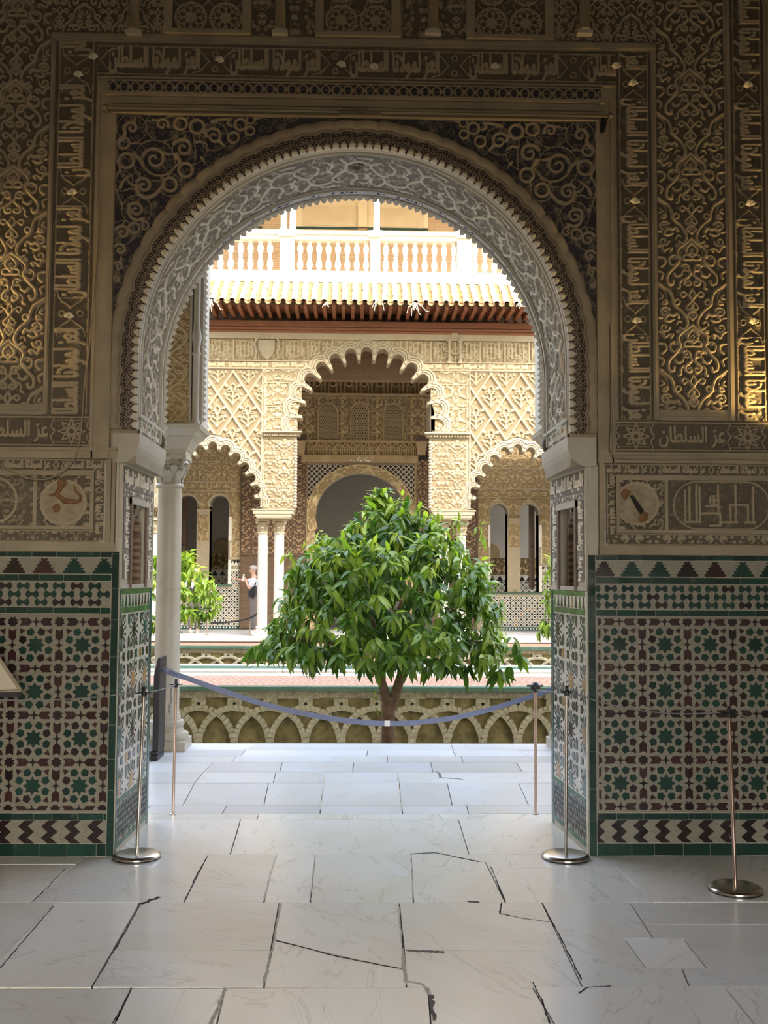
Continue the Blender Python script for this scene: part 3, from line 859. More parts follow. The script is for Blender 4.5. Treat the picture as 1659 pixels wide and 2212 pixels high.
# plain fillets, frames and mouldings
def bar(x0, x1, z0, z1, d, mat='plain', name='moulding', y=0.0):
    mb = MB(); mb.frustum(((x0 + x1) / 2, y - d / 2 + .0, z0), ((x0 + x1) / 2, y - d / 2, z1), ((x1 - x0) / 2, d / 2 + .001), ((x1 - x0) / 2, d / 2 + .001))
    return mb.build(name, M[mat], wall)
for x0, x1 in ((-1.762, -1.737), (1.692, 1.722), (2.118, 2.158), (2.354, 2.40)):
    bar(x0, x1, 2.44, 5.2 if x1 > 2 else 4.62, .012)
    c = (x0 + x1) / 2; bar(c - .005, c + .005, 2.44, 5.2 if x1 > 2 else 4.62, .020)
bar(-1.765, 1.722, 4.594, 4.640, .014); bar(-1.765, 1.722, 4.606, 4.620, .022)
bar(-1.50, 1.49, 4.380, 4.392, .018); bar(-2.3, -1.763, 2.438, 2.499, .012); bar(1.723, 2.117, 2.438, 2.499, .012); bar(-2.3, -1.78, 2.462, 2.478, .02); bar(1.74, 2.1, 2.462, 2.478, .02)
bar(-2.4, -1.335, 2.192, 2.254, .030); bar(1.37, 2.6, 2.192, 2.254, .030); bar(-2.4, -1.335, 2.235, 2.25, .042); bar(1.37, 2.6, 2.235, 2.25, .042)
bar(-2.4, -1.335, 1.672, 1.722, .034); bar(1.37, 2.6, 1.672, 1.722, .034)
# alfiz frame round the spandrels
for x0, x1 in ((-1.497, -1.383), (1.366, 1.469)):
    a, b = (x0, x1) if x0 < 0 else (x1, x0)
    s = 1 if x0 < 0 else -1
    bar(min(a, a + s * .050), max(a, a + s * .050), 2.19, 4.29, .022); bar(min(a + s * .050, b), max(a + s * .050, b), 2.19, 4.20, .036)
    bar(min(a + s * .012, a + s * .020), max(a + s * .012, a + s * .020), 2.19, 4.29, .030)
bar(-1.447, 1.419, 4.205, 4.290, .026); bar(-1.447, 1.419, 4.270, 4.290, .050); bar(-1.40, 1.38, 4.168, 4.206, .046); bar(-1.447, 1.419, 4.225, 4.236, .038)

# --- spandrels: broad scroll work over a fine painted ground
SPX0, SPX1, SPZ0, SPZ1 = -1.383, 1.366, 2.95, 4.168
def pat_spandrel():
    w, h = 1.40, 1.26
    p = Pat(w, h, .0028)
    p.bed(0, .020, .0042, .52, 21, .55)
    for k in range(500): p.line([(a, b) for a, b in [(rng.random() * w, rng.random() * h)] for _ in (0,)] + [], .003) if False else None
    def C(x, y):
        q = on_plane(240 + x / 5.925, 240 + y / 5.925, 0.0); return (q[0] - SPX0, q[1] - (SPZ1 - h))
    k = 1 / 5.925 / 383.0
    k *= 1.12
    def ln(pts, r=22, hh=1.0, **kw): p.line([C(*q) for q in pts], r * k, hh, flat=.75, **kw)
    def sp(x, y, R, t=1.2, a0=0, sg=1, r=22):
        c = C(x, y); p.spiral(c[0], c[1], R * k, r * k, t, a0, sg, 1.0)
    def rg(x, y, R, r=20): c = C(x, y); p.ring(c[0], c[1], R * k, r * k, 1.0)
    def leafy(pts, r0, r1=4):
        p.line([C(*q) for q in pts], r0 * k, 1.0, flat=.75, r1=r1 * k)
    sp(265, 225, 88, 1.15, -2.6, -1, 27); leafy([(300, 150), (310, 110), (300, 60)], 22); ln([(185, 300), (150, 360), (110, 400)], 24)
    rg(165, 415, 66, 21); rg(200, 640, 85, 24); leafy([(120, 700), (125, 750), (118, 800)], 22)
    ln([(210, 560), (290, 560), (350, 610), (400, 690), (470, 770), (560, 820), (660, 830), (760, 790), (830, 720), (880, 650)], 12)
    sp(560, 620, 140, 1.35, 2.9, -1, 27); leafy([(680, 540), (730, 560), (790, 548)], 24); ln([(300, 560), (370, 620), (410, 690)], 26)
    sp(930, 480, 115, 1.3, 2.7, -1, 27); leafy([(930, 370), (955, 330), (955, 280)], 24); ln([(840, 560), (880, 640), (905, 680)], 26)
    rg(960, 760, 80, 23); leafy([(900, 800), (910, 850), (905, 900)], 20)
    sp(660, 180, 75, 1.2, -.3, 1, 24); leafy([(610, 130), (560, 120), (520, 105)], 20); rg(895, 170, 70, 21); leafy([(960, 120), (990, 95), (1000, 80)], 16)
    rg(1105, 205, 80, 24); leafy([(1080, 130), (1060, 100), (1050, 75)], 18); sp(1320, 330, 100, 1.25, 2.4, -1, 25); ln([(1190, 230), (1210, 280), (1230, 330)], 24)
    leafy([(1400, 390), (1430, 430), (1465, 465)], 22); rg(1570, 345, 62, 20); rg(1660, 180, 66, 20)
    leafy([(1300, 145), (1400, 115), (1530, 110)], 26, 14); ln([(1530, 110), (1490, 160), (1540, 200)], 13)
    leafy([(1100, 405), (1160, 395), (1230, 440)], 20, 10); leafy([(1160, 600), (1190, 640), (1205, 690)], 20)
    sp(420, 960, 95, 1.2, 2.6, -1, 27); leafy([(370, 880), (370, 830), (365, 790)], 22); ln([(330, 960), (350, 1050), (430, 1110), (540, 1090), (630, 1010), (680, 940)], 26)
    rg(760, 945, 78, 23); leafy([(690, 900), (675, 860), (670, 830)], 18); leafy([(120, 980), (180, 880), (310, 800)], 26)
    sp(320, 1270, 92, 1.2, 2.6, -1, 26); leafy([(340, 1190), (355, 1150), (360, 1120)], 20); ln([(235, 1240), (250, 1350), (330, 1400), (420, 1380)], 22)
    leafy([(130, 1180), (150, 1220), (140, 1260)], 20); sp(150, 1560, 85, 1.2, 2.6, -1, 25); leafy([(150, 1480), (170, 1430), (175, 1400)], 20)
    rg(300, 1500, 60, 19); sp(120, 1780, 70, 1.2, 2.6, -1, 22)
    sp(95, 1990, 55, 1.2, 2.6, -1, 20); leafy([(120, 1930), (130, 1890), (130, 1850)], 18); sp(80, 2150, 40, 1.1, 2.0, 1, 16); rg(1790, 120, 45, 15); leafy([(1850, 100), (1950, 85), (2080, 75)], 20, 8); rg(1780, 260, 50, 16); sp(430, 1480, 60, 1.1, 2, -1, 18); ln([(200, 860), (240, 930), (300, 960)], 12)
    # rounded tendrils
    for c, R in (((270, 230), 170), ((660, 190), 190), ((150, 900), 120), ((1320, 330), 165), ((560, 640), 240), ((150, 1560), 140), ((760, 950), 130), ((330, 1270), 170), ((1010, 480), 200)):
        q = C(*c); p.ring(q[0], q[1], R * k, 7 * k, .85)
    ln([(70, 480), (75, 640), (110, 760), (60, 900), (90, 1080), (160, 1200)], 9, .85); ln([(450, 140), (600, 120), (760, 80), (900, 60)], 8, .85)
    ln([(250, 420), (400, 420), (500, 380)], 9, .85); ln([(1060, 320), (1085, 560), (1070, 700)], 8, .85); ln([(640, 850), (660, 960)], 8, .85); ln([(180, 1010), (330, 1000)], 8, .85)
    return p
PSP = pat_spandrel()
def sp_h(u, v):
    w = (SPX0 + SPX1) / 2
    uu = np.where(u < w, u - SPX0, SPX1 - u)
    return PSP.at(np.clip(uu, .003, 1.395), np.clip(v - (SPZ1 - 1.26), .003, 1.255))
def sp_mask(u, v):
    return (np.hypot(u - AXC, v - AZC) > 1.372)
for a, b in ((SPX0, -.02), (.0, SPX1)):
    relief('spandrel', M['stucco_dark'], wall, span(a, b, .0044), span(SPZ0, SPZ1, .0044), sp_h, planar(), .014, sp_mask)

# --- archivolt bands on the wall face
def polar(y0, r0f, r1f):
    def f(U, V, H):
        r = r0f(U) * (1 - V) + r1f(U) * V
        x, z = arch_path(U, r)
        return x, y0 - H, z
    return f
lob = SLEN / 42.0
wav = lambda U: np.abs(np.sin(U / lob * math.pi)) ** .6
relief('scalloped_band', M['plain'], wall, span(0, SLEN, .008), span(0, 1, .12), lambda u, v: np.sqrt(np.clip(1 - (2 * v - 1) ** 2, 0, 1)) * (.55 + .45 * wav(u)), polar(-.008, lambda u: 1.318 + .014 * wav(u), lambda u: 1.380 + .012 * wav(u)), .020)
def pat_lace():
    p = Pat(.112, .09, .0015)
    for c in (0, .056, .112):
        for R in (.018, .034, .050): p.ring(c, .0, R, .0030, 1, 0, math.pi)
        p.ring(c, .052, .016, .0028, .9); p.ring(c, .052, .028, .0026, .8); p.ring(c, .09, .024, .0028, .9, math.pi, 2 * math.pi)
    p.line([(0, .086), (.112, .086)], .004, .8, False)
    return p
PLACE = pat_lace()
relief('lace_band', M['lace'], wall, span(0, SLEN, .0045), span(0, 1, .045), lambda u, v: np.maximum(PLACE.at(u, np.clip(v * 1.25 - .25, .01, .99) * .089), 1.0 * (v > .92)), polar(-.003, lambda u: 1.226 + 0 * u, lambda u: 1.312 + .018 * wav(u)), .012)

# --- soffit of the arch
def barrel(y0, y1, r=AR):
    def f(U, V, H):
        x, z = arch_path(U, r - H)
        return x, y0 + (y1 - y0) * V, z
    return f
def pat_soffit():
    w, h = .466, .48
    p = Pat(w, h, .0026); p.bed(0, .013, .0040, .66, 9, .42)
    g = random.Random(3)
    def leafy(pts, r0, r1=.003): p.line(pts, r0, 1.0, r1=r1)
    for dx, fl in ((0, 1), (w / 2, -1)):
        q = lambda a, b: (dx + a, h / 2 + fl * b)
        leafy([q(.02, -.20), q(.06, -.12), q(.05, -.04), q(.10, .02), q(.17, .02)], .012)
        leafy([q(.05, -.04), q(.0, .02), q(-.03, .10), q(.01, .15), q(.05, .12)], .012)
        leafy([q(.17, .02), q(.20, .10), q(.17, .17), q(.12, .16)], .011); leafy([q(.10, .02), q(.12, .09), q(.08, .16), q(.10, .21)], .011)
        leafy([q(.06, -.12), q(.12, -.16), q(.19, -.13), q(.20, -.07), q(.16, -.05)], .012); leafy([q(-.02, -.10), q(-.03, -.16), q(.0, -.20)], .010)
        leafy([q(.21, -.20), q(.17, -.21), q(.12, -.21)], .009); leafy([q(-.03, .0), q(-.06, -.05), q(-.05, -.11)], .011)
    return p.blur(1)
PSOF = pat_soffit()
relief('soffit_carving', M['soffit'], wall, span(0, SLEN, .0052), span(0, 1, .016), lambda u, v: PSOF.at(u - SLEN / 2 + .1165, np.clip(v, .005, .995) * .48), barrel(.088, .585), .018, flip=True)
def pat_blue():
    p = Pat(.42, .075, .0022); p.bed(24, .012, .003, .45, 2)
    p.stamp(text_mask(arabic('Ez lmwLna alslTan'), .34, .058, .0022), .04, .009, 1.0)
    for b in (.004, .071): p.line([(0, b), (.42, b)], .004, 1, False)
    p.line([(.0, .012), (.02, .037), (.0, .062)], .004, 1, False); p.line([(.42, .012), (.40, .037), (.42, .062)], .004, 1, False)
    return p
PBLU = pat_blue()
relief('blue_inscription', M['blue_text'], wall, span(0, SLEN, .0052), span(0, 1, .055), lambda u, v: PBLU.at(u - SLEN / 2 + .06, (1 - np.clip(v, .01, .99)) * .075), barrel(.640, .715), .008, flip=True)
def arc_rib(y0, y1, dr, name='arch_moulding', mat='soffit_plain', r=AR, n=110):
    s = np.linspace(0, SLEN, n); mb = MB(); v = []
    for rr, y in ((r + .004, y0), (r - dr, y0 + (y1 - y0) * .2), (r - dr, y1 - (y1 - y0) * .2), (r + .004, y1)):
        x, z = arch_path(s, rr); v += [(x[i], y, z[i]) for i in range(n)]
    fs = [(k * n + i, (k + 1) * n + i, (k + 1) * n + i + 1, k * n + i + 1) for k in range(3) for i in range(n - 1)]
    mb.add(v, fs); return mb.build(name, M[mat], wall, True)
M['soffit_plain'] = m_plain('intrados_moulding', (.50, .465, .38), .6, var=.1)
for y0, y1, d in ((.0, .045, .004), (.048, .064, .010), (.068, .084, .007), (.590, .606, .012), (.608, .634, .022), (.720, .740, .014), (.742, .80, .004)):
    arc_rib(y0, y1, d)
# shell at the crown and at both feet
def shell_me(nrib=9):
    mb = MB(); R = 1.0; vs = [(0, 0, 0)]; n = nrib * 4
    for j, rr in enumerate((.35, .7, 1.0)):
        for i in range(n + 1):
            a = math.pi * (.06 + .88 * i / n); hh = .30 * math.sin(min(rr, .92) * math.pi * .62) * (.62 + .38 * abs(math.sin(i / 4 * math.pi)))
            vs.append((rr * math.cos(a), -hh, rr * math.sin(a)))
    fs = [(0, 1 + i + 1, 1 + i) for i in range(n)]
    for j in range(2):
        for i in range(n):
            a = 1 + j * (n + 1) + i; fs.append((a, a + 1, a + n + 2, a + n + 1))
    m0 = 1 + 2 * (n + 1)
    mb.add(vs, fs)
    mb.add([vs[m0 + i] for i in range(n + 1)] + [(vs[m0 + i][0], .02, vs[m0 + i][2]) for i in range(n + 1)], [(i, i + 1, n + 2 + i, n + 1 + i) for i in range(n)])
    return mb
SHELL = shell_me().mesh('shell_boss', M['shell'], True)
SHELL_D = shell_me(11).mesh('crown_shell', m_plain('brown_shell', (.20, .155, .10), .7), True)
inst('crown_shell', SHELL_D, wall, (AXC, .30, AZC + AR - .012), (math.radians(-90), 0, math.radians(180)), (.062, .06, .10))
for px, py in ((205, 122), (172, 160), (475, 129), (737, 139), (808, 144), (1068, 143), (1328, 142), (1365, 179), (1612, 183), (160, 414), (1368, 433), (1617, 438), (152, 680), (1373, 690), (1624, 692)):
    x, z = on_plane(px, py + 6, 0)
    inst('shell_boss', SHELL, wall, (x, -.012, z - .012), (0, rng.uniform(-.25, .25), 0), (.028, .09, .034))

# fringe of small pointed leaves along both edges of the soffit
def tooth(w, h, d):
    mb = MB()
    v = [(-w / 2, 0, 0), (w / 2, 0, 0), (w / 2, d, 0), (-w / 2, d, 0), (-w * .5, -.002, h * .45), (w * .5, -.002, h * .45), (w * .42, d, h * .45), (-w * .42, d, h * .45), (0, d * .25, h), (-w * .15, d * .9, h * .6), (0, -d * .35, h * .42)]
    f = [(0, 10, 4), (0, 1, 10), (1, 5, 10), (4, 10, 8), (10, 5, 8), (5, 6, 8), (7, 4, 8), (6, 7, 8), (1, 2, 6, 5), (3, 0, 4, 7), (2, 3, 7, 6), (3, 2, 1, 0)]
    return mb.add(v, f)
M['fringe'] = m_plain('fringe_plaster', (.66, .61, .50), .7, var=.12)
T_F = tooth(.037, .038, .034).mesh('fringe_leaf', M['fringe']); T_B = tooth(.041, .042, .045).mesh('fringe_leaf', M['fringe'])
nT = 98
for i in range(nT):
    s = (i + .5) / nT * SLEN
    x, z = arch_path(s, AR + .0); x2, z2 = arch_path(s, AR + 1.0)
    ang = math.atan2(float(x2 - x), float(z2 - z))
    inst('fringe_leaf', T_F, wall, (float(x), -.022, float(z)), (0, ang, 0), (1, .8, rng.uniform(.95, 1.15)))
    x, z = arch_path(s, AR + .004)
    inst('fringe_leaf', T_B, wall, (float(x), .752, float(z)), (0, ang + math.pi, 0), (1, 1, rng.uniform(.9, 1.1)))

# imposts, small inscription over them
for sg, xj, xa in ((-1, JX0, AXC - AR), (1, JX1, AXC + AR)):
    xb = xj - .055 * (0 if sg < 0 else 1)
    n = 7; pts = []
    for k in range(n):
        t = k / (n - 1); a = t * math.pi / 2
        pts.append((xj - sg * (abs(xj - xa) + .018) * math.sin(a) * .999, 2.170 + .125 * (1 - math.cos(a))))
    prof = pts + [(xa - sg * .018, 2.335), (xj + sg * .05, 2.335), (xj + sg * .05, 2.170)]
    mb = MB(); m = len(prof)
    v = [(p[0], y, p[1]) for y in (-.03, WT + .005) for p in prof]
    fs = [(i, (i + 1) % m, m + (i + 1) % m, m + i) for i in range(m)]
    if sg < 0: fs = [f[::-1] for f in fs]
    fs += [tuple(range(m)) if sg > 0 else tuple(range(m - 1, -1, -1)), tuple(range(2 * m - 1, m - 1, -1)) if sg > 0 else tuple(range(m, 2 * m))]
    mb.add(v, fs); mb.build('impost', M['plain_light'], wall)
    # banded inscription and green fillet between impost and carving
    relief('inscription_band', M['jamb'], wall, span(.03, .78, .005), span(2.335, 2.42, .005), lambda u, v: PBLU.at(u, (v - 2.336) * .88), (lambda sg, xa: lambda U, V, H: (xa - sg * (.004 + H), U, V))(sg, xa), .008, flip=(sg > 0))
    mb = MB(); a, b = sorted((xa - sg * .012, xa + sg * .01)); mb.box(a, b, .02, .79, 2.42, 2.432); mb.build('green_fillet', M['green_edge'], wall)
    a, b = sorted((xa - sg * .018, xa + sg * .01)); MB().box(a, b, .01, .79, 2.433, 2.452).build('moulding', M['soffit_plain'], wall)
    MB().ball((xa - sg * .01, .70, 2.375), .045, 12, 8, (.5, .7, 1)).build('boss', M['stucco'], wall, True)

# --- the carved panels over the tile dado
def pat_small(w, h, seed, R=.014):
    p = Pat(w, h, .002); p.bed(0, R, .0034, .9, seed, .36, True); return p.blur(1)
PSM = pat_small(.30, .20, 31)
def pat_kufic():
    """cartouche of square lettering"""
    p = Pat(.62, .33, .0024); p.bed(420, .012, .0034, .35, 12)
    p.ring(.17, .165, .135, .006, .8, math.pi / 2, 3 * math.pi / 2); p.line([(.17, .30), (.45, .30)], .006, .8, False); p.line([(.17, .03), (.45, .03)], .006, .8, False)
    p.ring(.45, .165, .135, .006, .8, -math.pi / 2, math.pi / 2)
    for x, a, b in ((.10, .07, .25), (.125, .07, .27), (.165, .07, .28), (.185, .07, .27), (.29, .12, .28), (.30, .05, .12), (.36, .07, .17), (.39, .07, .28), (.46, .07, .16), (.49, .07, .27)):
        p.line([(x, a), (x, b)], .0075, 1, False)
    for y, a, b in ((.07, .10, .19), (.12, .19, .30), (.07, .30, .40), (.17, .36, .46), (.16, .22, .30), (.05, .24, .30), (.07, .44, .50)):
        p.line([(a, y), (b, y)], .0075, 1, False)
    for k in range(4):
        p.ring(.255 + .022 * (k % 2), .185 + .022 * (k // 2), .014, .005, 1)
    return p.blur(1)
PKUF = pat_kufic()
def frame_relief(x0, x1, z0, z1, b, seed):
    pat = pat_small(.24, .06, seed, .010)
    st = .0044
    relief('carved_border', M['stucco'], wall, span(x0, x1, st), span(z1 - b, z1, st), lambda u, v: PBLU.at(u * 1.25, v - z1 + .062), planar(-.014), .008)
    relief('carved_border', M['stucco'], wall, span(x0, x1, st), span(z0, z0 + b, st), lambda u, v: pat.at(u, v - z0), planar(-.014), .008)
    relief('carved_border', M['stucco'], wall, span(x0, x0 + b, st), span(z0 + b, z1 - b, st), lambda u, v: PBLU.at(v * 1.25, u - x0), planar(-.014), .008)
    relief('carved_border', M['stucco'], wall, span(x1 - b, x1, st), span(z0 + b, z1 - b, st), lambda u, v: PBLU.at(v * 1.25, u - x1 + .062), planar(-.014), .008)
# right
bar(1.372, 1.402, 1.722, 2.192, .03)
frame_relief(1.415, 2.60, 1.735, 2.180, .050, 41)
bar(1.470, 2.60, 2.095, 2.118, .022); bar(1.470, 2.60, 1.795, 1.815, .022); bar(1.470, 1.490, 1.815, 2.095, .022); bar(1.745, 1.765, 1.815, 2.095, .022)
# left
bar(-1.365, -1.345, 1.722, 2.192, .03); bar(-1.400, -1.372, 1.722, 2.192, .018)
frame_relief(-2.60, -1.410, 1.735, 2.180, .050, 43)
bar(-2.6, -1.465, 2.095, 2.118, .022); bar(-2.6, -1.465, 1.795, 1.815, .022); bar(-1.485, -1.465, 1.815, 2.095, .022); bar(-1.800, -1.780, 1.815, 2.095, .022)
def med_h(cx, cz, R):
    def f(u, v):
        d = np.hypot(u - cx, v - cz); a = np.arctan2(v - cz, u - cx)
        rr = R * (1 + .045 * np.abs(np.cos(a * 12)))
        h = PSM.at(u, v) * .9
        h = np.where(d < rr + .010, .9, h); h = np.where(d < rr - .004, .62, h)
        n = .10 * np.sin(u * 61 + 2 * np.sin(v * 47)) * np.sin(v * 53 + 1.3)
        return np.where(d < rr - .010, .55 + n, h)
    return f
cxr, czr = on_plane(1375, 1088, 0); cxl, czl = on_plane(138, 1086, 0)
relief('medallion_panel', M['stucco'], wall, span(1.490, 1.745, .0042), span(1.815, 2.095, .0042), med_h(cxr, czr, .112), planar(-.006), .016)
relief('medallion_panel', M['stucco'], wall, span(-1.780, -1.485, .0042), span(1.815, 2.095, .0042), med_h(cxl, czl, .118), planar(-.006), .016)
relief('kufic_panel', M['stucco'], wall, span(1.765, 2.60, .0044), span(1.815, 2.095, .0044), lambda u, v: PKUF.at(u - 1.765, v - 1.790), planar(-.006), .014)
relief('kufic_panel', M['stucco'], wall, span(-2.40, -1.800, .0044), span(1.815, 2.095, .0044), lambda u, v: np.maximum(PSM.at(u, v) * .7, (np.abs(np.hypot(u + 2.02, v - 1.955) - .125) < .007) * 1.0), planar(-.006), .014)
# scar on the right medallion and animal-like stain on the left one
def blob(pts, y, mat, name):
    mb = MB(); mb.prism(pts, lambda a, b, h: (a, y - h, b), 0, .004); mb.build(name, mat, wall)
Q = lambda pts: [on_plane(a, b, -.016) for a, b in pts][::-1]
blob(Q([(1360, 1071), (1367, 1069), (1391, 1103), (1384, 1112), (1374, 1098)]), -.0165, M['black_scar'], 'scar')
blob(Q([(1340, 1059), (1352, 1056), (1364, 1062), (1358, 1072), (1350, 1082), (1343, 1074)]), -.0160, M['rust'], 'rust_stain')
blob(Q([(1380, 1112), (1390, 1104), (1401, 1108), (1400, 1122), (1388, 1130), (1378, 1124)]), -.0160, M['rust'], 'rust_stain')
mb = MB(); mb.tube([(on_plane(a, b, -.02)[0], -.018, on_plane(a, b, -.02)[1]) for a, b in [(106, 1070), (118, 1068), (128, 1073), (140, 1082), (158, 1084), (172, 1082), (174, 1072), (164, 1062), (160, 1048)]], [.006, .010, .013, .016, .014, .010, .008, .006, .004], 8)
mb.ball((on_plane(134, 1042, -.02)[0], -.016, on_plane(134, 1042, -.02)[1]), .028, 10, 6, (1.1, .4, .8)); mb.tube([(on_plane(a, b, -.02)[0], -.016, on_plane(a, b, -.02)[1]) for a, b in [(134, 1045), (126, 1060), (120, 1068)]], [.02, .014, .01], 8)
mb.ball((on_plane(122, 1098, -.02)[0], -.014, on_plane(122, 1098, -.02)[1]), .024, 10, 6, (1, .35, 1)); mb.build('worn_relief', M['rust'], wall, True)

# --- row of blind lattice windows along the top
SILL = 4.653
relief('carved_pier', M['stucco'], wall, span(-1.765, -1.10, .005), span(SILL, 5.2, .005), lambda u, v: PSEB.at((u + 1.3) * 1.4, (v - SILL) * 1.4), planar(), .012)
relief('carved_pier', M['stucco'], wall, span(1.12, 1.722, .005), span(SILL, 5.2, .005), lambda u, v: PSEB.at((u - 1.3) * 1.4, (v - SILL) * 1.4), planar(), .012)
for a, b in ((-.62, -.25), (.25, .62)):
    relief('carved_pier', M['stucco'], wall, span(a, b, .005), span(SILL, 5.2, .005), lambda u, v: PSM.at(u * .8, (v - SILL) * .8), planar(), .012)
def pat_lattice(seed):
    p = Pat(.20, .20, .0025)
    for k in range(8):
        a = k * math.pi / 4 + seed
        p.line([(.10, .10), (.10 + .14 * math.cos(a), .10 + .14 * math.sin(a))], .0045, .8, False); p.ring(.10 + .05 * math.cos(a), .10 + .05 * math.sin(a), .035, .004, 1)
    p.ring(.1, .1, .09, .005, 1); p.ring(.1, .1, .03, .004, 1); return p
for n_, (a, b) in enumerate(((-1.072, -.673), (-.206, .183), (.667, 1.073))):
    pl = pat_lattice(n_ * .3)
    relief('blind_lattice', M['stucco'], wall, span(a, b, .005), span(SILL + .01, 5.2, .005), lambda u, v: pl.at(u - a, v - SILL), planar(-.003), .008)
    for x0, x1 in ((a - .050, a), (b, b + .050)):
        bar(x0, x1, SILL, 5.2, .040)
    bar(a - .05, b + .05, SILL - .012, SILL + .012, .050)
for px in (290, 605, 935, 1262):
    x, z = on_plane(px, 74, -.03)
    mb = MB(); mb.lathe([(.034, .012), (.042, .02), (.036, .035), (.031, .05), (.031, .60)], (x, -.034, z), 14); mb.build('colonnette', M['plain'], wall, True)
    MB().box(x - .045, x + .045, -.065, .0, z - .008, z + .012).build('colonnette_base', M['plain_light'], wall)

# --- iron rod, brackets and cables on the front wall
rod = empty('curtain_rod', (0, 0, 0)); tag(rod, 'thin iron rod with end brackets fixed under the top of the arch frame', 'rod')
pts = [(*on_plane(228, 232, -.09),), (*on_plane(1318, 251, -.09),)]
MB().tube([(pts[0][0], -.09, pts[0][1]), (pts[1][0], -.09, pts[1][1])], .008, 8).build('bar', M['iron'], rod, True)
for p in pts:
    mb = MB(); mb.tube([(p[0], .0, p[1]), (p[0], -.10, p[1])], .010, 8); mb.ball((p[0], -.10, p[1]), .016); mb.build('bracket', M['iron'], rod, True)
for dz, col in ((0, 0),):
    a, b = on_plane(730, 246, -.09), on_plane(825, 248, -.09)
    loop = [(a[0], a[1] + .006), (b[0] - .02, b[1] + .006), (b[0], b[1]), (b[0] - .02, b[1] - .010), (a[0] + .02, a[1] - .010), (a[0], a[1] - .003), (a[0] + .02, a[1] + .02), (b[0] - .08, b[1] + .025)]
    MB().tube([(x, -.104, z) for x, z in loop], .0045, 6).build('loop', M['iron'], rod, True)
x, z = on_plane(1304, 275, -.06)
MB().tube([(x, -.05, z + .06), (x, -.06, z + .02), (x - .01, -.06, z - .03)], [.012, .018, .012], 8).build('hook', M['black_plastic'], rod, True)
def cable(px, label, r=.0045, y=-.03):
    pts = catmull([(on_plane(a, b, y)[0], on_plane(a, b, y)[1]) for a, b in px], 5)
    o = MB().tube([(p[0], y, p[1]) for p in pts], r, 6).build('cable', M['cable'], None, True); return tag(o, label, 'cable')
cable([(214, 440), (208, 560), (202, 640), (194, 740), (183, 830), (176, 920), (168, 970), (150, 1005), (120, 1028), (90, 1036), (50, 1030), (0, 1002), (-30, 985)], 'pale cable looping down across the carved wall left of the arch', y=-.048)
cable([(1320, 700), (1321, 900), (1318, 960), (1324, 985), (1345, 990), (1450, 992), (1560, 990), (1680, 994)], 'thin cable running down then right along the ledge right of the arch', .004, -.05)

# --- tile dado of the front wall
def pol(n, r0, r1=None, a0=0.0, c=(0, 0)):
    out = []
    m = n * 2 if r1 else n
    for k in range(m):
        r = r0 if (not r1 or k % 2 == 0) else r1
        a = a0 + 2 * math.pi * k / m
        out.append((c[0] + r * math.cos(a), c[1] + r * math.sin(a)))
    return out
CELL = .2565
def cell_pieces():
    """dark pieces of one star cell (unit square around 0,0): kind, polygon"""
    out = [('star', pol(8, .202, .130))]
    for k in range(8):
        a = math.radians(22.5 + 45 * k); c = (.300 * math.cos(a), .300 * math.sin(a))
        q = []
        for da, r in ((math.pi, .086), (math.pi + 1.15, .094), (math.pi + 2.45, .094), (math.pi - 2.45, .094), (math.pi - 1.15, .094)):
            q.append((c[0] + r * math.cos(a + da - 0), c[1] + r * math.sin(a + da - 0)))
        out.append(('pentagon', q))
    for k in range(4):
        a = math.radians(45 + 90 * k); c = (.430 * math.cos(a), .430 * math.sin(a))
        out.append(('kite', [(c[0] + r * math.cos(a + d), c[1] + r * math.sin(a + d)) for r, d in ((.068, 0), (.040, 1.1), (.078, 2.2), (.044, math.pi), (.078, -2.2), (.040, -1.1))]))
    for sx in (1, -1):
        out.append(('arrow', [(sx * a, -.5 + b) for a, b in ((.085, 0), (.158, .082), (.352, .082), (.305, 0), (.352, -.082), (.158, -.082))]))
        out.append(('arrow', [(-.5 + b, sx * a) for a, b in ((.085, 0), (.158, .082), (.352, .082), (.305, 0), (.352, -.082), (.158, -.082))]))
    out.append(('knot', pol(8, .118, .086, math.pi / 8, (-.5, -.5))))
    out.append(('node', pol(4, .112, .034, 0, (0, -.5)))); out.append(('node', pol(4, .112, .034, 0, (-.5, 0))))
    return out
CELLP = cell_pieces()
def ccw(p):
    a = sum(p[i][0] * p[(i + 1) % len(p)][1] - p[(i + 1) % len(p)][0] * p[i][1] for i in range(len(p)))
    return p if a > 0 else p[::-1]
FACE = lambda y0: (lambda a, b, h: (a, y0 - h, b))      # wall facing the room: x right, z up, proud towards the viewer
def tile_me(name, poly, h=.0045, inset=.0009):
    return MB().prism(ccw(poly), FACE(0), -.004, h, inset).mesh(name, M['green_tile'])
def set_mat(me, mat):
    me = me.copy(); me.materials.clear(); me.materials.append(mat); return me
STARM = {}
for i, (k, p) in enumerate(CELLP):
    mt = {'star': 'green_star', 'pentagon': 'green_star', 'kite': 'maroon_tile', 'arrow': 'maroon_tile', 'knot': 'black_tile', 'node': 'black_tile'}[k]
    me = tile_me(k + '_tile', [(a * CELL, b * CELL) for a, b in p]); STARM[i] = [set_mat(me, M[mt])]
    if k in ('pentagon', 'arrow'): STARM[i].append(set_mat(me, M['black_tile']))
def clip_poly(poly, x0, x1, z0, z1):
    for ax, lim, s in ((0, x0, 1), (0, x1, -1), (1, z0, 1), (1, z1, -1)):
        out = []
        for i in range(len(poly)):
            a, b = poly[i], poly[(i + 1) % len(poly)]
            ia, ib = (a[ax] - lim) * s >= 0, (b[ax] - lim) * s >= 0
            if ia: out.append(a)
            if ia != ib:
                t = (lim - a[ax]) / (b[ax] - a[ax]); out.append((a[0] + (b[0] - a[0]) * t, a[1] + (b[1] - a[1]) * t))
        poly = out
        if len(poly) < 3: return None
    return poly
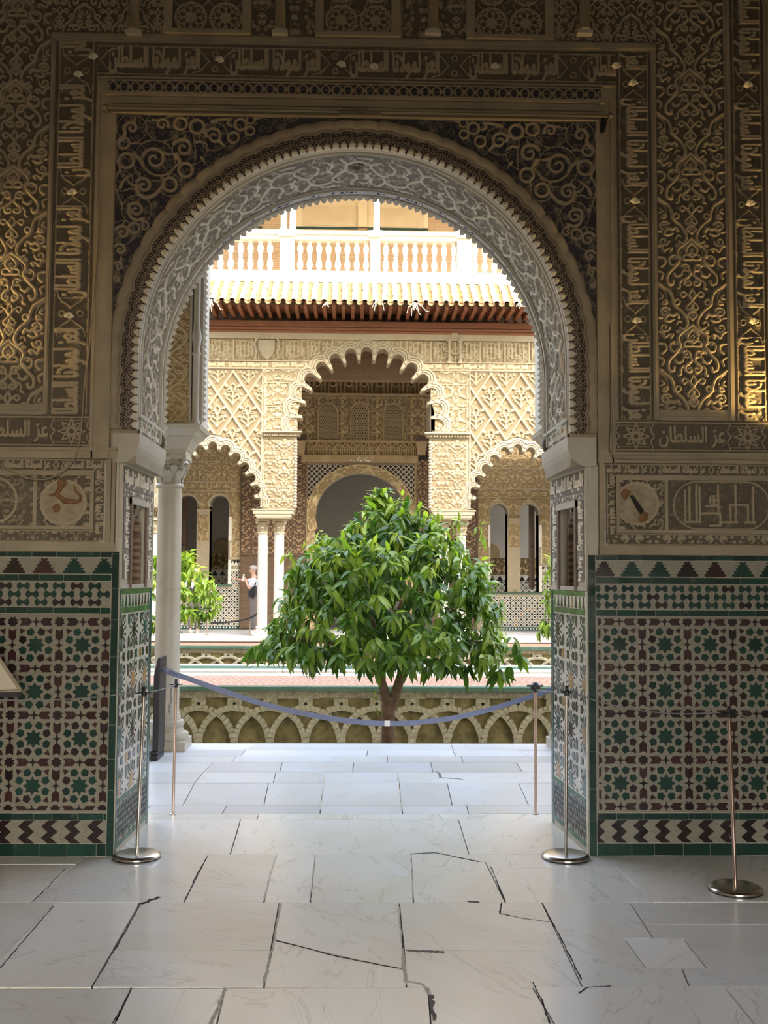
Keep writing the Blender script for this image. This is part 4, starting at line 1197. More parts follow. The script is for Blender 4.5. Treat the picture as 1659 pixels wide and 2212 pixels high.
def straps(name, parent, x0, x1, z0, z1, cx, cz, y0):
    """white ribbons between the dark pieces, one ribbon joint after another"""
    mb = MB(); fn = FACE(y0); w = .0145
    nx0, nx1 = int((x0 - cx) / CELL) - 1, int((x1 - cx) / CELL) + 1; nz0, nz1 = int((z0 - cz) / CELL) - 1, int((z1 - cz) / CELL) + 1
    segs = []
    for i in range(nx0, nx1 + 1):
        for j in range(nz0, nz1 + 1):
            X, Z = cx + i * CELL, cz + j * CELL
            S = lambda a, b: (X + a * CELL, Z + b * CELL)
            for k in range(8):
                a = math.radians(45 * k); b0 = math.radians(45 * k + 22.5); b1 = math.radians(45 * k - 22.5)
                T = (.215 * math.cos(a), .215 * math.sin(a)); I0 = (.148 * math.cos(b0), .148 * math.sin(b0)); I1 = (.148 * math.cos(b1), .148 * math.sin(b1))
                segs += [(S(*T), S(*I0)), (S(*T), S(*I1))]
                O = (.40 * math.cos(a), .40 * math.sin(a)); segs.append((S(*T), S(*O)))
            for s in (1, -1):
                segs += [(S(-.40, -.5 + s * .10), S(.40, -.5 + s * .10)), (S(-.5 + s * .10, -.40), S(-.5 + s * .10, .40))]
    for (a, b) in segs:
        L = math.hypot(b[0] - a[0], b[1] - a[1])
        if L < .006: continue
        ux, uz = (b[0] - a[0]) / L, (b[1] - a[1]) / L; px_, pz_ = -uz * w / 2, ux * w / 2
        a2 = (a[0] + ux * .001, a[1] + uz * .001); b2 = (b[0] - ux * .001, b[1] - uz * .001)
        q = clip_poly([(a2[0] - px_, a2[1] - pz_), (b2[0] - px_, b2[1] - pz_), (b2[0] + px_, b2[1] + pz_), (a2[0] + px_, a2[1] + pz_)], x0, x1, z0, z1)
        if q: mb.prism(ccw(q), fn, .0, .0032 + rng.uniform(-.0004, .0004), .0010)
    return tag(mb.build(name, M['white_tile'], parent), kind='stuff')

def dado(x0, x1, cx, cz, merl, bow, zig, name, edge):
    Y0 = -.012
    d = MB().box(x0, x1, Y0, .0, 0, 1.672).build(name, M['grout'], wall)
    fn = FACE(Y0)
    def piece(nm, poly, mat, h=.005, ins=.001):
        q = clip_poly(poly, x0 + .002, x1 - .002, .0, 1.672)
        if q is None: return
        MB().prism(ccw(q), fn, -.004, h, ins).build(nm, M[mat], d)
    # green tile courses, mitred courses of odd lengths
    for z0, z1, L in ((1.640, 1.670, .125), (1.508, 1.545, .125), (1.327, 1.362, .125), (.200, .236, .122), (.004, .070, .15)):
        x = x0 + .002 + edge[0]
        while x < x1 - .01 - edge[1]:
            l = L * rng.uniform(.82, 1.3)
            e = min(x + l, x1 - .002 - edge[1])
            if e - x > .012:
                piece('green_tile', [(x + .0015, z0 + rng.uniform(0, .002)), (e - .0015, z0 + rng.uniform(0, .002)), (e - .0015, z1 - rng.uniform(0, .002)), (x + .0015, z1 - rng.uniform(0, .002))], 'green_tile', .007)
            x = e
    # upright green edge tiles beside the opening
    for ex0, ex1 in ([(x0, x0 + edge[0])] if edge[0] else []) + ([(x1 - edge[1], x1)] if edge[1] else []):
        z = .003
        while z < 1.668:
            e = min(z + rng.uniform(.17, .21), 1.67)
            piece('edge_tile', [(ex0 + .001, z + .001), (ex1 - .001, z + .001), (ex1 - .001, e - .001), (ex0 + .001, e - .001)], 'green_tile', .007); z = e
    xi0, xi1 = x0 + edge[0], x1 - edge[1]
    # white grounds
    for z0, z1 in ((1.546, 1.638), (1.364, 1.506), (.072, .198)):
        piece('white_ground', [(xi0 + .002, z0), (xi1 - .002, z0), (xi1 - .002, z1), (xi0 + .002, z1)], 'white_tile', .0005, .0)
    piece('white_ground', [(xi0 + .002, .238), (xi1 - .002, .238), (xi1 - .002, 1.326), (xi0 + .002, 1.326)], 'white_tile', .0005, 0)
    # stepped merlons
    mer = []
    for k in range(5):
        wa = .064 - .0112 * k; z = 1.550 + .0172 * k
        mer += [(wa - .007, z), (wa, z + .0125), (wa - .011, z + .0165)]
    mer = [(a, b) for a, b in mer] + [(.012, 1.632)]
    mer = mer + [(-a, b) for a, b in mer[::-1]]
    for i, x in enumerate(merl):
        q = [(x + a, b) for a, b in mer]
        if x - .05 < xi0: q = clip_poly(q, xi0 + .002, xi1, 0, 2)
        piece('merlon_tile', q, ['black_tile', 'maroon_tile', 'green_tile', 'green_tile'][(i + len(name)) % 4] if i else 'black_tile', .006)
    # bone-shaped tiles, three staggered rows
    def bone(x, z):
        q = []
        for sx in (1, -1):
            for k in range(7):
                a = math.radians(-66 + 132 * k / 6) if sx > 0 else math.radians(114 + 132 * k / 6)
                q.append((x + sx * .0115 + .0245 * math.cos(a), z + .0240 * math.sin(a)))
            q.append((x + sx * .006, z + sx * .0085)); q.append((x - sx * .006, z + sx * .0085))
        return q
    for r, z in enumerate((1.4805, 1.435, 1.3895)):
        n = 0; x = bow[0] + (bow[1] / 2 if r == 1 else 0) - bow[1] * 12
        while x < xi1:
            if x > xi0 - .02:
                q = clip_poly(bone(x, z), xi0 + .002, xi1 - .002, 0, 2)
                if q: piece('bone_tile', q, 'green_star' if rng.random() < .75 else 'black_tile', .005)
            x += bow[1]
    # star pattern
    nx0, nx1 = int((xi0 - cx) / CELL) - 2, int((xi1 - cx) / CELL) + 2
    for i in range(nx0, nx1):
        for j in range(-3, 7):
            X, Z = cx + i * CELL, cz + j * CELL
            for n, (k, p) in enumerate(CELLP):
                q = [(X + a * CELL, Z + b * CELL) for a, b in p]
                if all(xi0 + .014 < a < xi1 - .003 and .252 < b < 1.313 for a, b in q):
                    me = STARM[n][0] if (k != 'pentagon' and k != 'arrow') or rng.random() < .8 else STARM[n][1]
                    inst(k + '_tile', me, d, (X, Y0, Z))
                else:
                    q = clip_poly(q, xi0 + .014, xi1 - .003, .252, 1.313)
                    if q and abs(sum(q[i_][0] * q[(i_ + 1) % len(q)][1] - q[(i_ + 1) % len(q)][0] * q[i_][1] for i_ in range(len(q)))) > .00016:
                        piece(k + '_tile', q, {'star': 'green_star', 'pentagon': 'green_star', 'knot': 'black_tile', 'node': 'black_tile'}.get(k, 'maroon_tile'))
    straps('strapwork', d, xi0 + .004, xi1 - .003, .240, 1.324, cx, cz, Y0)
    # zigzag strips
    for i, x in enumerate(zig):
        z0, z1 = .073, .197; s = (z1 - z0) / 4; a = .036; w = .053
        q = [(x + a, z0), (x, z0 + s), (x + a, z0 + 2 * s), (x, z0 + 3 * s), (x + a, z1), (x + a + w, z1), (x + w, z0 + 3 * s), (x + a + w, z0 + 2 * s), (x + w, z0 + s), (x + a + w, z0)]
        q = [(a_ + rng.uniform(-.0015, .0015), b_) for a_, b_ in q]
        qq = [(min(max(a_, xi0 + .003), xi1 - .003), b_) for a_, b_ in q]
        if max(p[0] for p in qq) - min(p[0] for p in qq) > .02:
            MB().prism(ccw(qq), fn, -.004, .005, .0).build('zigzag_tile', M[['black_tile', 'maroon_tile'][i % 2] if name.endswith('right') else 'black_tile'], d)
    return d
W0 = lambda px, py: on_plane(px, py, -.012)[0]
ZC = [on_plane(0, y, 0)[1] for y in (1394, 1492, 1589, 1687)]
R = W0
dr = dado(JX1 + .002, 2.60, R(1338.7, 1490), on_plane(1338, 1391.6, 0)[1], [R(1304, 1230) + i * .1582 for i in range(7)], (R(1319.5, 1275), .0953), [R(1281, 1795) - .02 + i * .1215 + (0 if i else .0) for i in range(10)], 'tile_dado', (.042, 0))
dl_ = dado(-2.60, JX0 - .002, R(75, 1490), on_plane(75, 1393, 0)[1], [R(31, 1225) - .1655 * 3 + i * .1655 for i in range(7)], (R(12, 1275), .0985), [R(12, 1798) - .56 + i * .1255 for i in range(10)], 'tile_dado', (0, .040))

# --- faces of the two jambs
M['twist'] = m_plain('brown_twisted_stucco', (.30, .20, .12), .7)
def jamb(side):
    sg = 1 if side < 0 else -1                         # direction from the jamb into the opening
    def xj(y): return (JX0 + .025 * y / WT) if side < 0 else (JX1 - .055 * y / WT)
    core0 = JX0 - NICHE if side < 0 else JX1 + NICHE
    fn = lambda y, z, h: (xj(y) + sg * h, y, z)
    flip = side > 0
    # tiled lower face
    lo = MB(); lo.prism([(0, 0), (WT, 0), (WT, 1.466), (0, 1.466)] if side < 0 else [(0, 0), (0, 1.466), (WT, 1.466), (WT, 0)], lambda a, b, h: (core0 if h < 0 else xj(a), a, b), -1, 0)
    d = lo.build('jamb_dado', M['grout'], wall)
    order = (lambda p: ccw(p)) if side < 0 else (lambda p: ccw(p)[::-1])
    def piece(nm, poly, mat, h=.004, ins=.0012):
        MB().prism(order(poly), fn, -.003, h, ins).build(nm, M[mat], d)
    def edge(y0, y1, mat):
        z = .004
        while z < 1.46:
            e = min(z + .14, 1.463); piece('edge_tile', [(y0, z), (y1, z), (y1, e - .002), (y0, e - .002)], mat); z = e
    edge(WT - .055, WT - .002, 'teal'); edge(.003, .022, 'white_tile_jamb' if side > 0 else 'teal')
    y0, y1 = .026, WT - .06
    for z0, z1, mt in ((1.434, 1.463, 'jamb_green'), (1.327, 1.360, 'jamb_green'), (.275, .30, 'green_edge'), (.035, .062, 'green_edge')):
        n = 9
        for k in range(n):
            a = y0 + (y1 - y0) * k / n; b = y0 + (y1 - y0) * (k + 1) / n
            piece('green_tile', [(a + .001, z0), (b - .001, z0), (b - .001, z1), (a + .001, z1)], mt)
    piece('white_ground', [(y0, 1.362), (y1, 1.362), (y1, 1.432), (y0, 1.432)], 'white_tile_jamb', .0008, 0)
    n = 9
    for k in range(n):
        c = y0 + (y1 - y0) * (k + .5) / n; q = []
        for j, wd in enumerate((.024, .018, .014, .010)):
            z = 1.364 + .016 * j; q += [(wd, z), (wd, z + .010), (wd * .7, z + .016)]
        q += [(.003, 1.430)]; q = [(c + a, b) for a, b in q] + [(c - a, b) for a, b in q[::-1]]
        piece('merlon_tile', q, rng.choice(['jamb_green', 'green_tile', 'maroon_tile', 'ochre_tile', 'jamb_green']), .003, .0006)
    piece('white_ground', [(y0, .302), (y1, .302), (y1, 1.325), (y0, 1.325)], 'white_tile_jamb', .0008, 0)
    cell = .29; mats = ['black_tile', 'green_star', 'jamb_green', 'ochre_tile', 'teal']
    mb = MB(); mt = [M[k] for k in mats]
    for i in range(4):
        for j in range(5):
            Y, Z = y0 + .03 + i * cell, 1.325 - .10 - j * cell
            tp = [(k, p) for k, p in CELLP if k != 'node']
            # long rays that fan out from every star
            for r in range(16):
                a = 2 * math.pi * (r + .5) / 16; tp.append(('ray', [(q * math.cos(a + da), q * math.sin(a + da)) for q, da in ((.20, -.05), (.37, -.065), (.40, 0), (.37, .065), (.20, .05))]))
            tp = [(k, p) for k, p in tp if k not in ('pentagon',)]
            for k, p in tp:
                q = [(Y + a * cell * .86, Z + b * cell) for a, b in p]
                q = clip_poly(q, y0 + .004, y1 - .004, .31, 1.318)
                if q:
                    mb.k = {'star': rng.choice([0, 3, 4]), 'knot': 3 if rng.random() < .4 else 1, 'arrow': rng.choice([0, 0, 1]), 'kite': 1, 'ray': rng.choice([0, 1, 0, 4])}[k]
                    mb.prism(order(q), fn, 0, .0030)
    tag(mb.build('tile_mosaic', mt, d), kind='stuff')
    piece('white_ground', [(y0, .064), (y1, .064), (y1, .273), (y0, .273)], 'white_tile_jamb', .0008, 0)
    mb = MB(); n = 22
    for r in range(6):
        for k in range(n):
            a = y0 + (y1 - y0) * (k + .5 * (r % 2)) / n; c = (a + .012, .070 + .034 * r + .016)
            mb.k = rng.choice([0, 1, 0]); mb.prism(order([(c[0] - .010, c[1]), (c[0], c[1] - .026), (c[0] + .010, c[1]), (c[0], c[1] + .026)]), fn, 0, .0028)
    tag(mb.build('tile_mosaic', mt, d), kind='stuff')
    # carved upper face round a small niche
    zt = 2.172; za = 1.466; n0, n1, nz1 = .225, .565, 2.00
    fr = lambda a0, a1, b0, b1: MB().prism([(a0, b0), (a1, b0), (a1, b1), (a0, b1)] if side < 0 else [(a0, b0), (a0, b1), (a1, b1), (a1, b0)], lambda a, b, h: (core0 if h < 0 else xj(a), a, b), -1, 0)
    body = fr(0, n0, za, zt); body.v, body.f, body.m = body.v, body.f, body.m
    for q in ((n1, WT, za, zt), (n0, n1, nz1, zt)):
        e = fr(*q); body.add(e.v, e.f)
    u = body.build('jamb_upper', M['plain_light'], wall)
    mp = lambda U, V, H: (np.vectorize(xj)(U) + sg * (.003 + H), U, V)
    PJ = pat_text(.42, .11, -1 if side < 0 else 1, GLORY, .8, 17, False, 1)
    for a, b in ((.045, .175), (.625, .765)):
        relief('carved_border', M['jamb'], u, span(a, b, .004), span(1.52, 1.985, .0042), lambda U, V: PJ.at((U - a) * .84, V), mp, .008, flip=not flip)
    PT = pat_text(.40, .12, 0, arabic('alEz lmwLna'), .9, 19, False, 1)
    relief('inscription_band', M['jamb'], u, span(.03, .775, .0042), span(2.035, 2.155, .0042), lambda U, V: PT.at(U if side < 0 else U, (V - 2.035)), mp, .009, flip=not flip)
    relief('carved_border', M['jamb'], u, span(.03, .775, .0042), span(1.990, 2.030, .0042), lambda U, V: PSM.at(U * 1.2, V), mp, .006, flip=not flip)
    def strip(a0, a1, b0, b1, h, mat='plain_light', nm='moulding'):
        MB().prism(order([(a0, b0), (a1, b0), (a1, b1), (a0, b1)]), fn, -.002, h).build(nm, M[mat], u)
    for a, b in ((.185, .222), (.568, .605)): strip(a, b, 1.47, 2.0, .014, 'stucco_jamb_dark' if False else 'wood_dark')
    strip(.185, .605, 1.955, 1.992, .020); strip(.03, .775, 2.158, 2.172, .012); strip(.0, .80, 1.466, 1.490, .006); strip(.002, .016, 1.47, 2.17, .006); strip(.785, .798, 1.49, 2.17, .006)
    # inside of the niche: white back, twisted arch band
    back = core0 + sg * (NICHE - .055)
    a, b = sorted((core0, back)); MB().box(a, b, n0, n1, za, nz1).build('niche_back', M['white_paint'] if side < 0 else M['plain_light'], u)
    fb = lambda y, z, h: (back + sg * h, y, z)
    cy = (n0 + n1) / 2
    pts = []
    for k in range(13):
        t = k / 12; a = math.pi * t
        pts.append((cy - .125 * math.cos(a), 1.72 + (.20 * math.sin(a) ** .8)))
    mbs = MB(); mbs.k = 0
    full = [(n0 + .045, 1.47)] + pts + [(n1 - .045, 1.47)]
    for i in range(len(full) - 1):
        (ya, zA), (yb, zB) = full[i], full[i + 1]
        seg = max(1, int(math.hypot(yb - ya, zB - zA) / .02))
        for s in range(seg):
            t0, t1 = s / seg, (s + 1) / seg
            A = (ya + (yb - ya) * t0, zA + (zB - zA) * t0); B = (ya + (yb - ya) * t1, zA + (zB - zA) * t1)
            dy, dz = B[0] - A[0], B[1] - A[1]; L = math.hypot(dy, dz) or 1; ny, nz = -dz / L * .022, dy / L * .022
            mbs.k = (i + s) % 2
            mbs.prism(order([(A[0] - ny, A[1] - nz), (B[0] - ny * .8 + dy * .2, B[1] - nz * .8 + dz * .2), (B[0] + ny * .8 + dy * .5, B[1] + nz * .8 + dz * .5), (A[0] + ny, A[1] + nz)]), fb, 0, .060)
    mbs.build('twisted_arch', [M['wood_dark'], M['twist']], u)
    relief('spandrel', M['jamb'], u, span(n0, n1, .006), span(1.80, nz1, .006), lambda U, V: PSM.at(U, V), lambda U, V, H: (back + sg * (.042 + H) + 0 * U, U, V), .01, lambda U, V: (np.abs(U - cy) > .13) | (V > 1.75 + .22 * np.sqrt(np.clip(1 - ((U - cy) / .14) ** 2, 0, 1))), flip=not flip)
    return d
jamb(-1); jamb(1)
# slim corner beads of the opening
for x in (JX0 - .020, JX1 + .014):
    MB().box(x - .006, x + .006, -.020, .0, 1.672, 2.19).build('corner_bead', M['plain_light'], wall)

# ---------------------------------------------------------------- near gallery: ceiling, outer arcade pillars, shading storey above
HB = 22.0  # unseen storey made tall to keep the sun off court and far facade
mb = MB(); mb.box(-14, 15, .8, GX - .05, 5.62, 5.75)
for k in range(40): mb.box(-8 + k * .42, -7.86 + k * .42, .8, GX - .1, 5.50, 5.63)
gc = mb.build('ceiling_gallery', M['ceil']); tag(gc, 'dark beamed timber ceiling of the near gallery', 'ceiling', kind='structure')
up = MB().box(-20, 22, .8, GX, 5.75, HB).build('wall_upper_storey', M['cream']); tag(up, 'plain upper storey above the near gallery', 'wall', kind='structure')
mb = MB(); mb.box(-14, -4.4, .0, .8, 0, 6.2); mb.box(4.8, 15, .0, .8, 0, 6.2)
tag(mb.build('wall_gallery_side', M['cream']), 'gallery wall continuing on both sides of the room', 'wall', kind='structure')
tag(MB().box(-14, -4.25, .8, GX - .02, -.3, 0).build('floor_gallery_left', M['marble_far']), 'marble gallery floor continuing to the left', 'floor', kind='structure')
tag(MB().box(4.62, 15, .8, GX - .02, -.3, 0).build('floor_gallery_right', M['marble_far']), 'marble gallery floor continuing to the right', 'floor', kind='structure')

def gallery_pillar(cx, w, zb, label):
    """carved stucco pillar over a column at the outer edge of the near gallery"""
    y0, y1 = 3.44, 3.84
    x0, x1 = cx - w / 2, cx + w / 2
    p = MB().box(x0 + .10, x1 - .10, y0 + .02, y1, zb, 5.62).build('gallery_pillar', M['plain_light']); tag(p, label, 'pillar')
    pa = Pat(.30, .40, .0025); mir = .15
    pa.bed(0, .012, .0036, .62, 51, .5, True)
    for dx in (0,):
        pa.line([(.15, .0), (.10, .06), (.05, .12), (.02, .20), (.05, .28), (.10, .34), (.15, .40)], .008, 1, mir=mir)
        pa.line([(.15, .06), (.12, .10), (.10, .16), (.15, .20)], .006, 1, mir=mir); pa.ring(.15, .27, .035, .006); pa.spiral(.08, .20, .03, .006, 1.2, 0, 1, 1, mir=mir)
        pa.line([(.15, .20), (.13, .23), (.15, .26)], .006, 1, mir=mir); pa.spiral(.05, .36, .028, .005, 1.2, 0, 1, 1, mir=mir); pa.line([(.0, .20), (.0, .30)], .006)
    pa.blur(1)
    relief('sebka_panel', M['facade_in'], p, span(x0 + .10, x1 - .10, .005), span(zb + .03, 5.0, .005), lambda u, v: pa.at((u - cx) * .30 / (w - .22) * 1.0 + .15, (v - zb) * 1.25), lambda U, V, H: (U, y0 + .014 - H, V), .014)
    mb = MB(); mb.box(x0, x0 + .09, y0 + .03, y1, zb, 5.62); mb.box(x1 - .09, x1, y0 + .03, y1, zb, 5.62); mb.box(x0 + .095, x0 + .115, y0, y0 + .05, zb, 5.62); mb.box(x1 - .115, x1 - .095, y0, y0 + .05, zb, 5.62)
    mb.build('edge_moulding', M['plain_light'], p)
    for s in (x0 + .055, x1 - .055):
        mb = MB(); mb.lathe([(.036, 0), (.046, .02), (.034, .05), (.030, .07), (.030, .62), (.042, .65), (.030, .68), (.046, .80), (.030, .90), (.028, 2.4)], (s, y0 + .02, zb), 12); mb.build('colonnette', M['plain_light'], p, True)
    # notched stucco edge
    mb = MB()
    for k in range(46):
        z = zb + .05 + k * .055
        for s, d in ((x0, -1), (x1, 1)):
            mb.add([(s, y0 + .04, z), (s + d * .026, y0 + .06, z + .018), (s, y0 + .04, z + .05), (s, y0 + .14, z), (s + d * .026, y0 + .12, z + .018), (s, y0 + .14, z + .05)], [(0, 1, 2), (3, 5, 4), (0, 3, 4, 1), (1, 4, 5, 2)])
    tag(mb.build('notched_edge', M['plain_light'], p), kind='stuff')
    return p
PZ = 2.865
gallery_pillar(-1.68, .60, PZ, 'carved stucco pillar standing on the left gallery column, seen through the arch')
gallery_pillar(1.955, .585, PZ, 'carved stucco pillar at the right gallery edge, mostly hidden by the arch')

def big_column(cx, cy, label):
    c = empty('gallery_column', (cx, cy, 0)); tag(c, label, 'column')
    MB().box(-.20, .20, -.20, .20, 0, .085).build('plinth', M['marble_col'], c)
    mb = MB(); mb.lathe([(.198, .085), (.205, .11), (.196, .145), (.160, .155), (.148, .19), (.156, .205), (.165, .225), (.158, .25), (.132, .258), (.124, .30), (.113, .325)], (0, 0, 0), 32); mb.build('base', M['marble_col'], c, True)
    mb = MB(); mb.lathe([(.113, .322)] + [(.112 - .006 * t / 10, .325 + 2.0 * t / 10) for t in range(11)], (0, 0, 0), 32); mb.build('shaft', M['marble_col'], c, True)
    cp = MB(); cp.lathe([(.106, 2.322), (.124, 2.328), (.128, 2.345), (.120, 2.358), (.106, 2.362), (.110, 2.42), (.125, 2.48), (.138, 2.52), (.10, 2.525)], (0, 0, 0), 28)
    cap = cp.build('capital', M['marble_col'], c, True)
    # two rows of leaves and corner volutes
    for r in range(2):
        for k in range(8):
            a = math.pi / 4 * (k + .5 * r); mb = MB(); vs = []
            for j, (rr, z, w) in enumerate(((.106, 2.365, .026), (.122, 2.42, .034), (.140, 2.46, .030), (.158, 2.475, .014), (.160, 2.458, .004))):
                z += .045 * r; rr += .008 * r
                for s in (-1, 0, 1):
                    q = rr + (.008 if s == 0 else 0)
                    vs.append((q * math.cos(a) - s * w * math.sin(a), q * math.sin(a) + s * w * math.cos(a), z))
            fs = []
            for j in range(4):
                for s in range(2): fs.append((j * 3 + s, j * 3 + s + 1, (j + 1) * 3 + s + 1, (j + 1) * 3 + s))
            mb.add(vs, fs); mb.build('leaf', M['marble_col'], cap, True)
    for k in range(4):
        a = math.pi / 4 + k * math.pi / 2; mb = MB(); pts = []
        for j in range(16):
            t = j / 15; an = .5 + 5.2 * t * 1.5; q = .055 * (1 - .75 * t)
            pts.append((q * math.cos(an), q * math.sin(an)))
        ca, sa = math.cos(a), math.sin(a)
        mb.tube([((.165 + u) * ca, (.165 + u) * sa, 2.535 + v) for u, v in pts], [.020 - .010 * j / 15 for j in range(16)], 8)
        mb.build('volute', M['marble_col'], cap, True)
    for k in range(4):
        a = k * math.pi / 2; MB().ball((.15 * math.cos(a), .15 * math.sin(a), 2.585), .026, 10, 6).build('rosette', M['marble_col'], cap, True)
    mb = MB(); mb.lathe([(.135, 2.52), (.165, 2.545), (.160, 2.575), (.12, 2.58)], (0, 0, 0), 24); mb.build('echinus', M['marble_col'], cap, True)
    ab = MB(); ab.box(-.165, .165, -.165, .165, 2.575, 2.612); ab.build('abacus', M['marble_col'], c)
    im = MB(); z = 2.612
    for za, zb, a, b in ((2.612, 2.655, .160, .165), (2.655, 2.668, .175, .178), (2.668, 2.760, .180, .225), (2.760, 2.775, .235, .238), (2.775, 2.830, .245, .290), (2.830, PZ, .300, .312)):
        im.frustum((0, 0, za), (0, 0, zb), (a, a), (b, b))
    im.build('impost_block', M['marble_col'], c)
    return c
big_column(-1.68, 3.64, 'tall pale marble column with carved capital beside the left edge of the arch')
big_column(1.955, 3.64, 'marble column of the near gallery hidden behind the right jamb')

# ---------------------------------------------------------------- the court: sunken gardens and paths
PZL = -.15
g1 = MB().box(-16, 18, GX - .02, 10.6, -2.0, -1.5).build('garden_bed_near', M['soil']); tag(g1, 'bare sunken soil of the garden just beyond the gallery edge', 'garden', kind='structure')
g2 = MB().box(-16, 18, 14.3, 19.7, -2.0, -1.5).build('garden_bed_far', M['soil']); tag(g2, 'bare sunken soil of the second garden', 'garden', kind='structure')
tag(MB().box(-16, 18, GX - .25, GX - .02, -2.0, -.012).build('wall_garden_near', M['garden_wall']), 'retaining wall under the near gallery edge', 'wall', kind='structure')
pt = MB().box(-16, 18, 10.42, 14.40, -2.0, PZL - .02).build('path', M['joint']); tag(pt, 'paved middle path between the two sunken gardens with narrow water channel', 'path', kind='structure')
tag(MB().box(-16, 18, 19.66, 20.80, -2.0, PZL - .002).build('path_far', M['terracotta']), 'pinkish paved strip before the far gallery', 'path', kind='structure')
MB().box(-16, 18, 10.46, 12.00, PZL - .05, PZL).build('terracotta_paving', M['terracotta'], pt)
mb = MB()
for k in range(150):           # herringbone courses: raised flat bricks in two tints
    x = -8 + k * .11
    for r in range(4):
        s = (-1) ** r; y = 10.52 + r * .37
        mb.add([(x, y, PZL + .003), (x + .06, y, PZL + .003), (x + .06 + s * .13, y + .35, PZL + .003), (x + s * .13, y + .35, PZL + .003)], [(0, 1, 2, 3)])
tag(mb.build('herringbone_bricks', m_plain('pale_terracotta', (.47, .29, .21), .75, var=.12), pt), kind='stuff')
for y0, y1, mt, z, nm in ((12.0, 12.52, 'white_marble', PZL + .01, 'kerb'), (12.86, 13.32, 'white_marble', PZL + .01, 'kerb')):
    x = -9.0
    while x < 10:
        L = rng.uniform(1.1, 1.7); MB().box(x + .004, x + L - .004, y0 + .004, y1 - .004, PZL - .06, z).build('kerb_stone', M[mt], pt); x += L
MB().box(-16, 18, 12.52, 12.86, PZL - .06, PZL - .03).build('water', M['water'], pt)
for y0, y1, mt, L in ((10.30, 10.46, 'green_edge', .30), (13.32, 13.98, 'green_edge', .30), (13.98, 14.42, 'plain_light', .6)):
    x = -7.0
    while x < 8:
        MB().box(x + .003, x + L - .003, y0, y1, PZL - .06, PZL + .004).build('green_tile' if mt == 'green_edge' else 'coping_stone', M[mt], pt); x += L

def garden_wall(name, Y, x0, x1, sp, xc, zt, zb, ringw, n_st, label, pieces=True):
    """retaining wall facing the viewer with interlaced blind arches of small stones"""
    w = MB().box(x0, x1, Y, Y + .25, -1.6, zt).build(name, M['garden_wall']); tag(w, label, 'wall', kind='structure')
    # coping course of irregular stones
    x = x0
    while x < x1:
        L = rng.uniform(.35, .8); e = min(x + L, x1)
        mb = MB(); d = rng.uniform(.085, .11)
        mb.frustum(((x + e) / 2, Y + .05, zt - .115 + rng.uniform(-.012, .012)), ((x + e) / 2, Y + .05, zt), ((e - x) / 2 - .003, d - .02), ((e - x) / 2 - .002, d)); mb.build('coping_stone', M['garden_stone'], w); x = e
    # green glazed border
    x = x0; L = sp * .52
    while x < x1:
        MB().box(x + .002, min(x + L, x1) - .002, Y - .115, Y + .1, zt, zt + .062).build('green_tile', M['green_edge'], w); x += L
    cz = zt - .245 - sp if pieces else zt - .20 - sp
    cz_top = cz + sp
    i0, i1 = int((x0 - xc) / sp) - 1, int((x1 - xc) / sp) + 2
    stone = []
    for q in range(4):
        g = random.Random(q + 5); mb = MB(); a = sp * math.pi / 2 / n_st * .96
        j = lambda s: g.uniform(-s, s)
        mb.frustum((0, 0, -a / 2), (0, 0, a / 2), (.5, .5), (.5, .5)); mb.v = [(v[0] * ringw + j(.006), v[1] * .075 + j(.006), v[2] + j(.004)) for v in mb.v]
        stone.append(mb.mesh('stone', M['garden_stone']))
    for i in range(i0, i1):
        c = xc + i * sp
        if c < x0 or c > x1: continue
        if pieces:
            mb = MB(); b = .105
            n = 10
            hole = [(.028 * math.cos(2 * math.pi * k / n), .028 * math.sin(2 * math.pi * k / n)) for k in range(n)]
            sq = [(max(-b, min(b, 1.6 * b * math.cos(2 * math.pi * k / n))), max(-.085, min(.085, 1.6 * b * math.sin(2 * math.pi * k / n)))) for k in range(n)]
            v = [(c + p[0], Y - .050, zt - .20 + p[1]) for p in sq] + [(c + p[0], Y - .050, zt - .20 + p[1]) for p in hole] + [(c + p[0], Y + .02, zt - .20 + p[1]) for p in sq] + [(c + p[0], Y + .02, zt - .20 + p[1]) for p in hole]
            fs = []
            for k in range(n):
                l = (k + 1) % n; fs += [(k, l, n + l, n + k), (l, k, 2 * n + k, 2 * n + l), (n + k, n + l, 3 * n + l, 3 * n + k)]
            mb.add(v, fs); mb.add([(c + p[0], Y - .004, zt - .20 + p[1]) for p in hole], [tuple(range(n))])
            mb.k = 0; bk = mb.build('pierced_block', M['garden_stone'], w)
            MB().prism(ccw([(c + p[0] * .96, zt - .20 + p[1] * .96) for p in hole]), FACE(Y - .006), 0, .004).build('drain_hole', M['black_plastic'], bk)
            for k in range(n_st * 2):
                a = math.pi * (k + .5) / (2 * n_st)
                zz = cz + sp * math.sin(a)
                if zz < -1.02: continue
                dy = -.012 if (i % 2 == 0) else -.020
                inst('stone', stone[rng.randrange(4)], w, (c + sp * .97 * math.cos(a), Y + dy, cz + sp * .97 * math.sin(a)), (0, -(a), 0), (rng.uniform(.9, 1.1), 1, rng.uniform(.92, 1.05)))
        else:
            mb = MB(); mb.box(c - .11, c + .11, Y - .05, Y, zt - .21, zt - .11); b = mb.build('pierced_block', M['garden_stone'], w)
            MB().ball((c, Y - .05, zt - .16), .028, 10, 6, (1, .3, 1)).build('drain_hole', M['black_plastic'], b)
            pts = [(c + sp * math.cos(a), Y - .03 - .01 * (i % 2), cz + sp * math.sin(a)) for a in np.linspace(.12 * math.pi, .88 * math.pi, 22)]
            mb = MB(); mb.tube(pts, .042, 6); mb.build('arch_ring', M['garden_stone'], w)
    return w
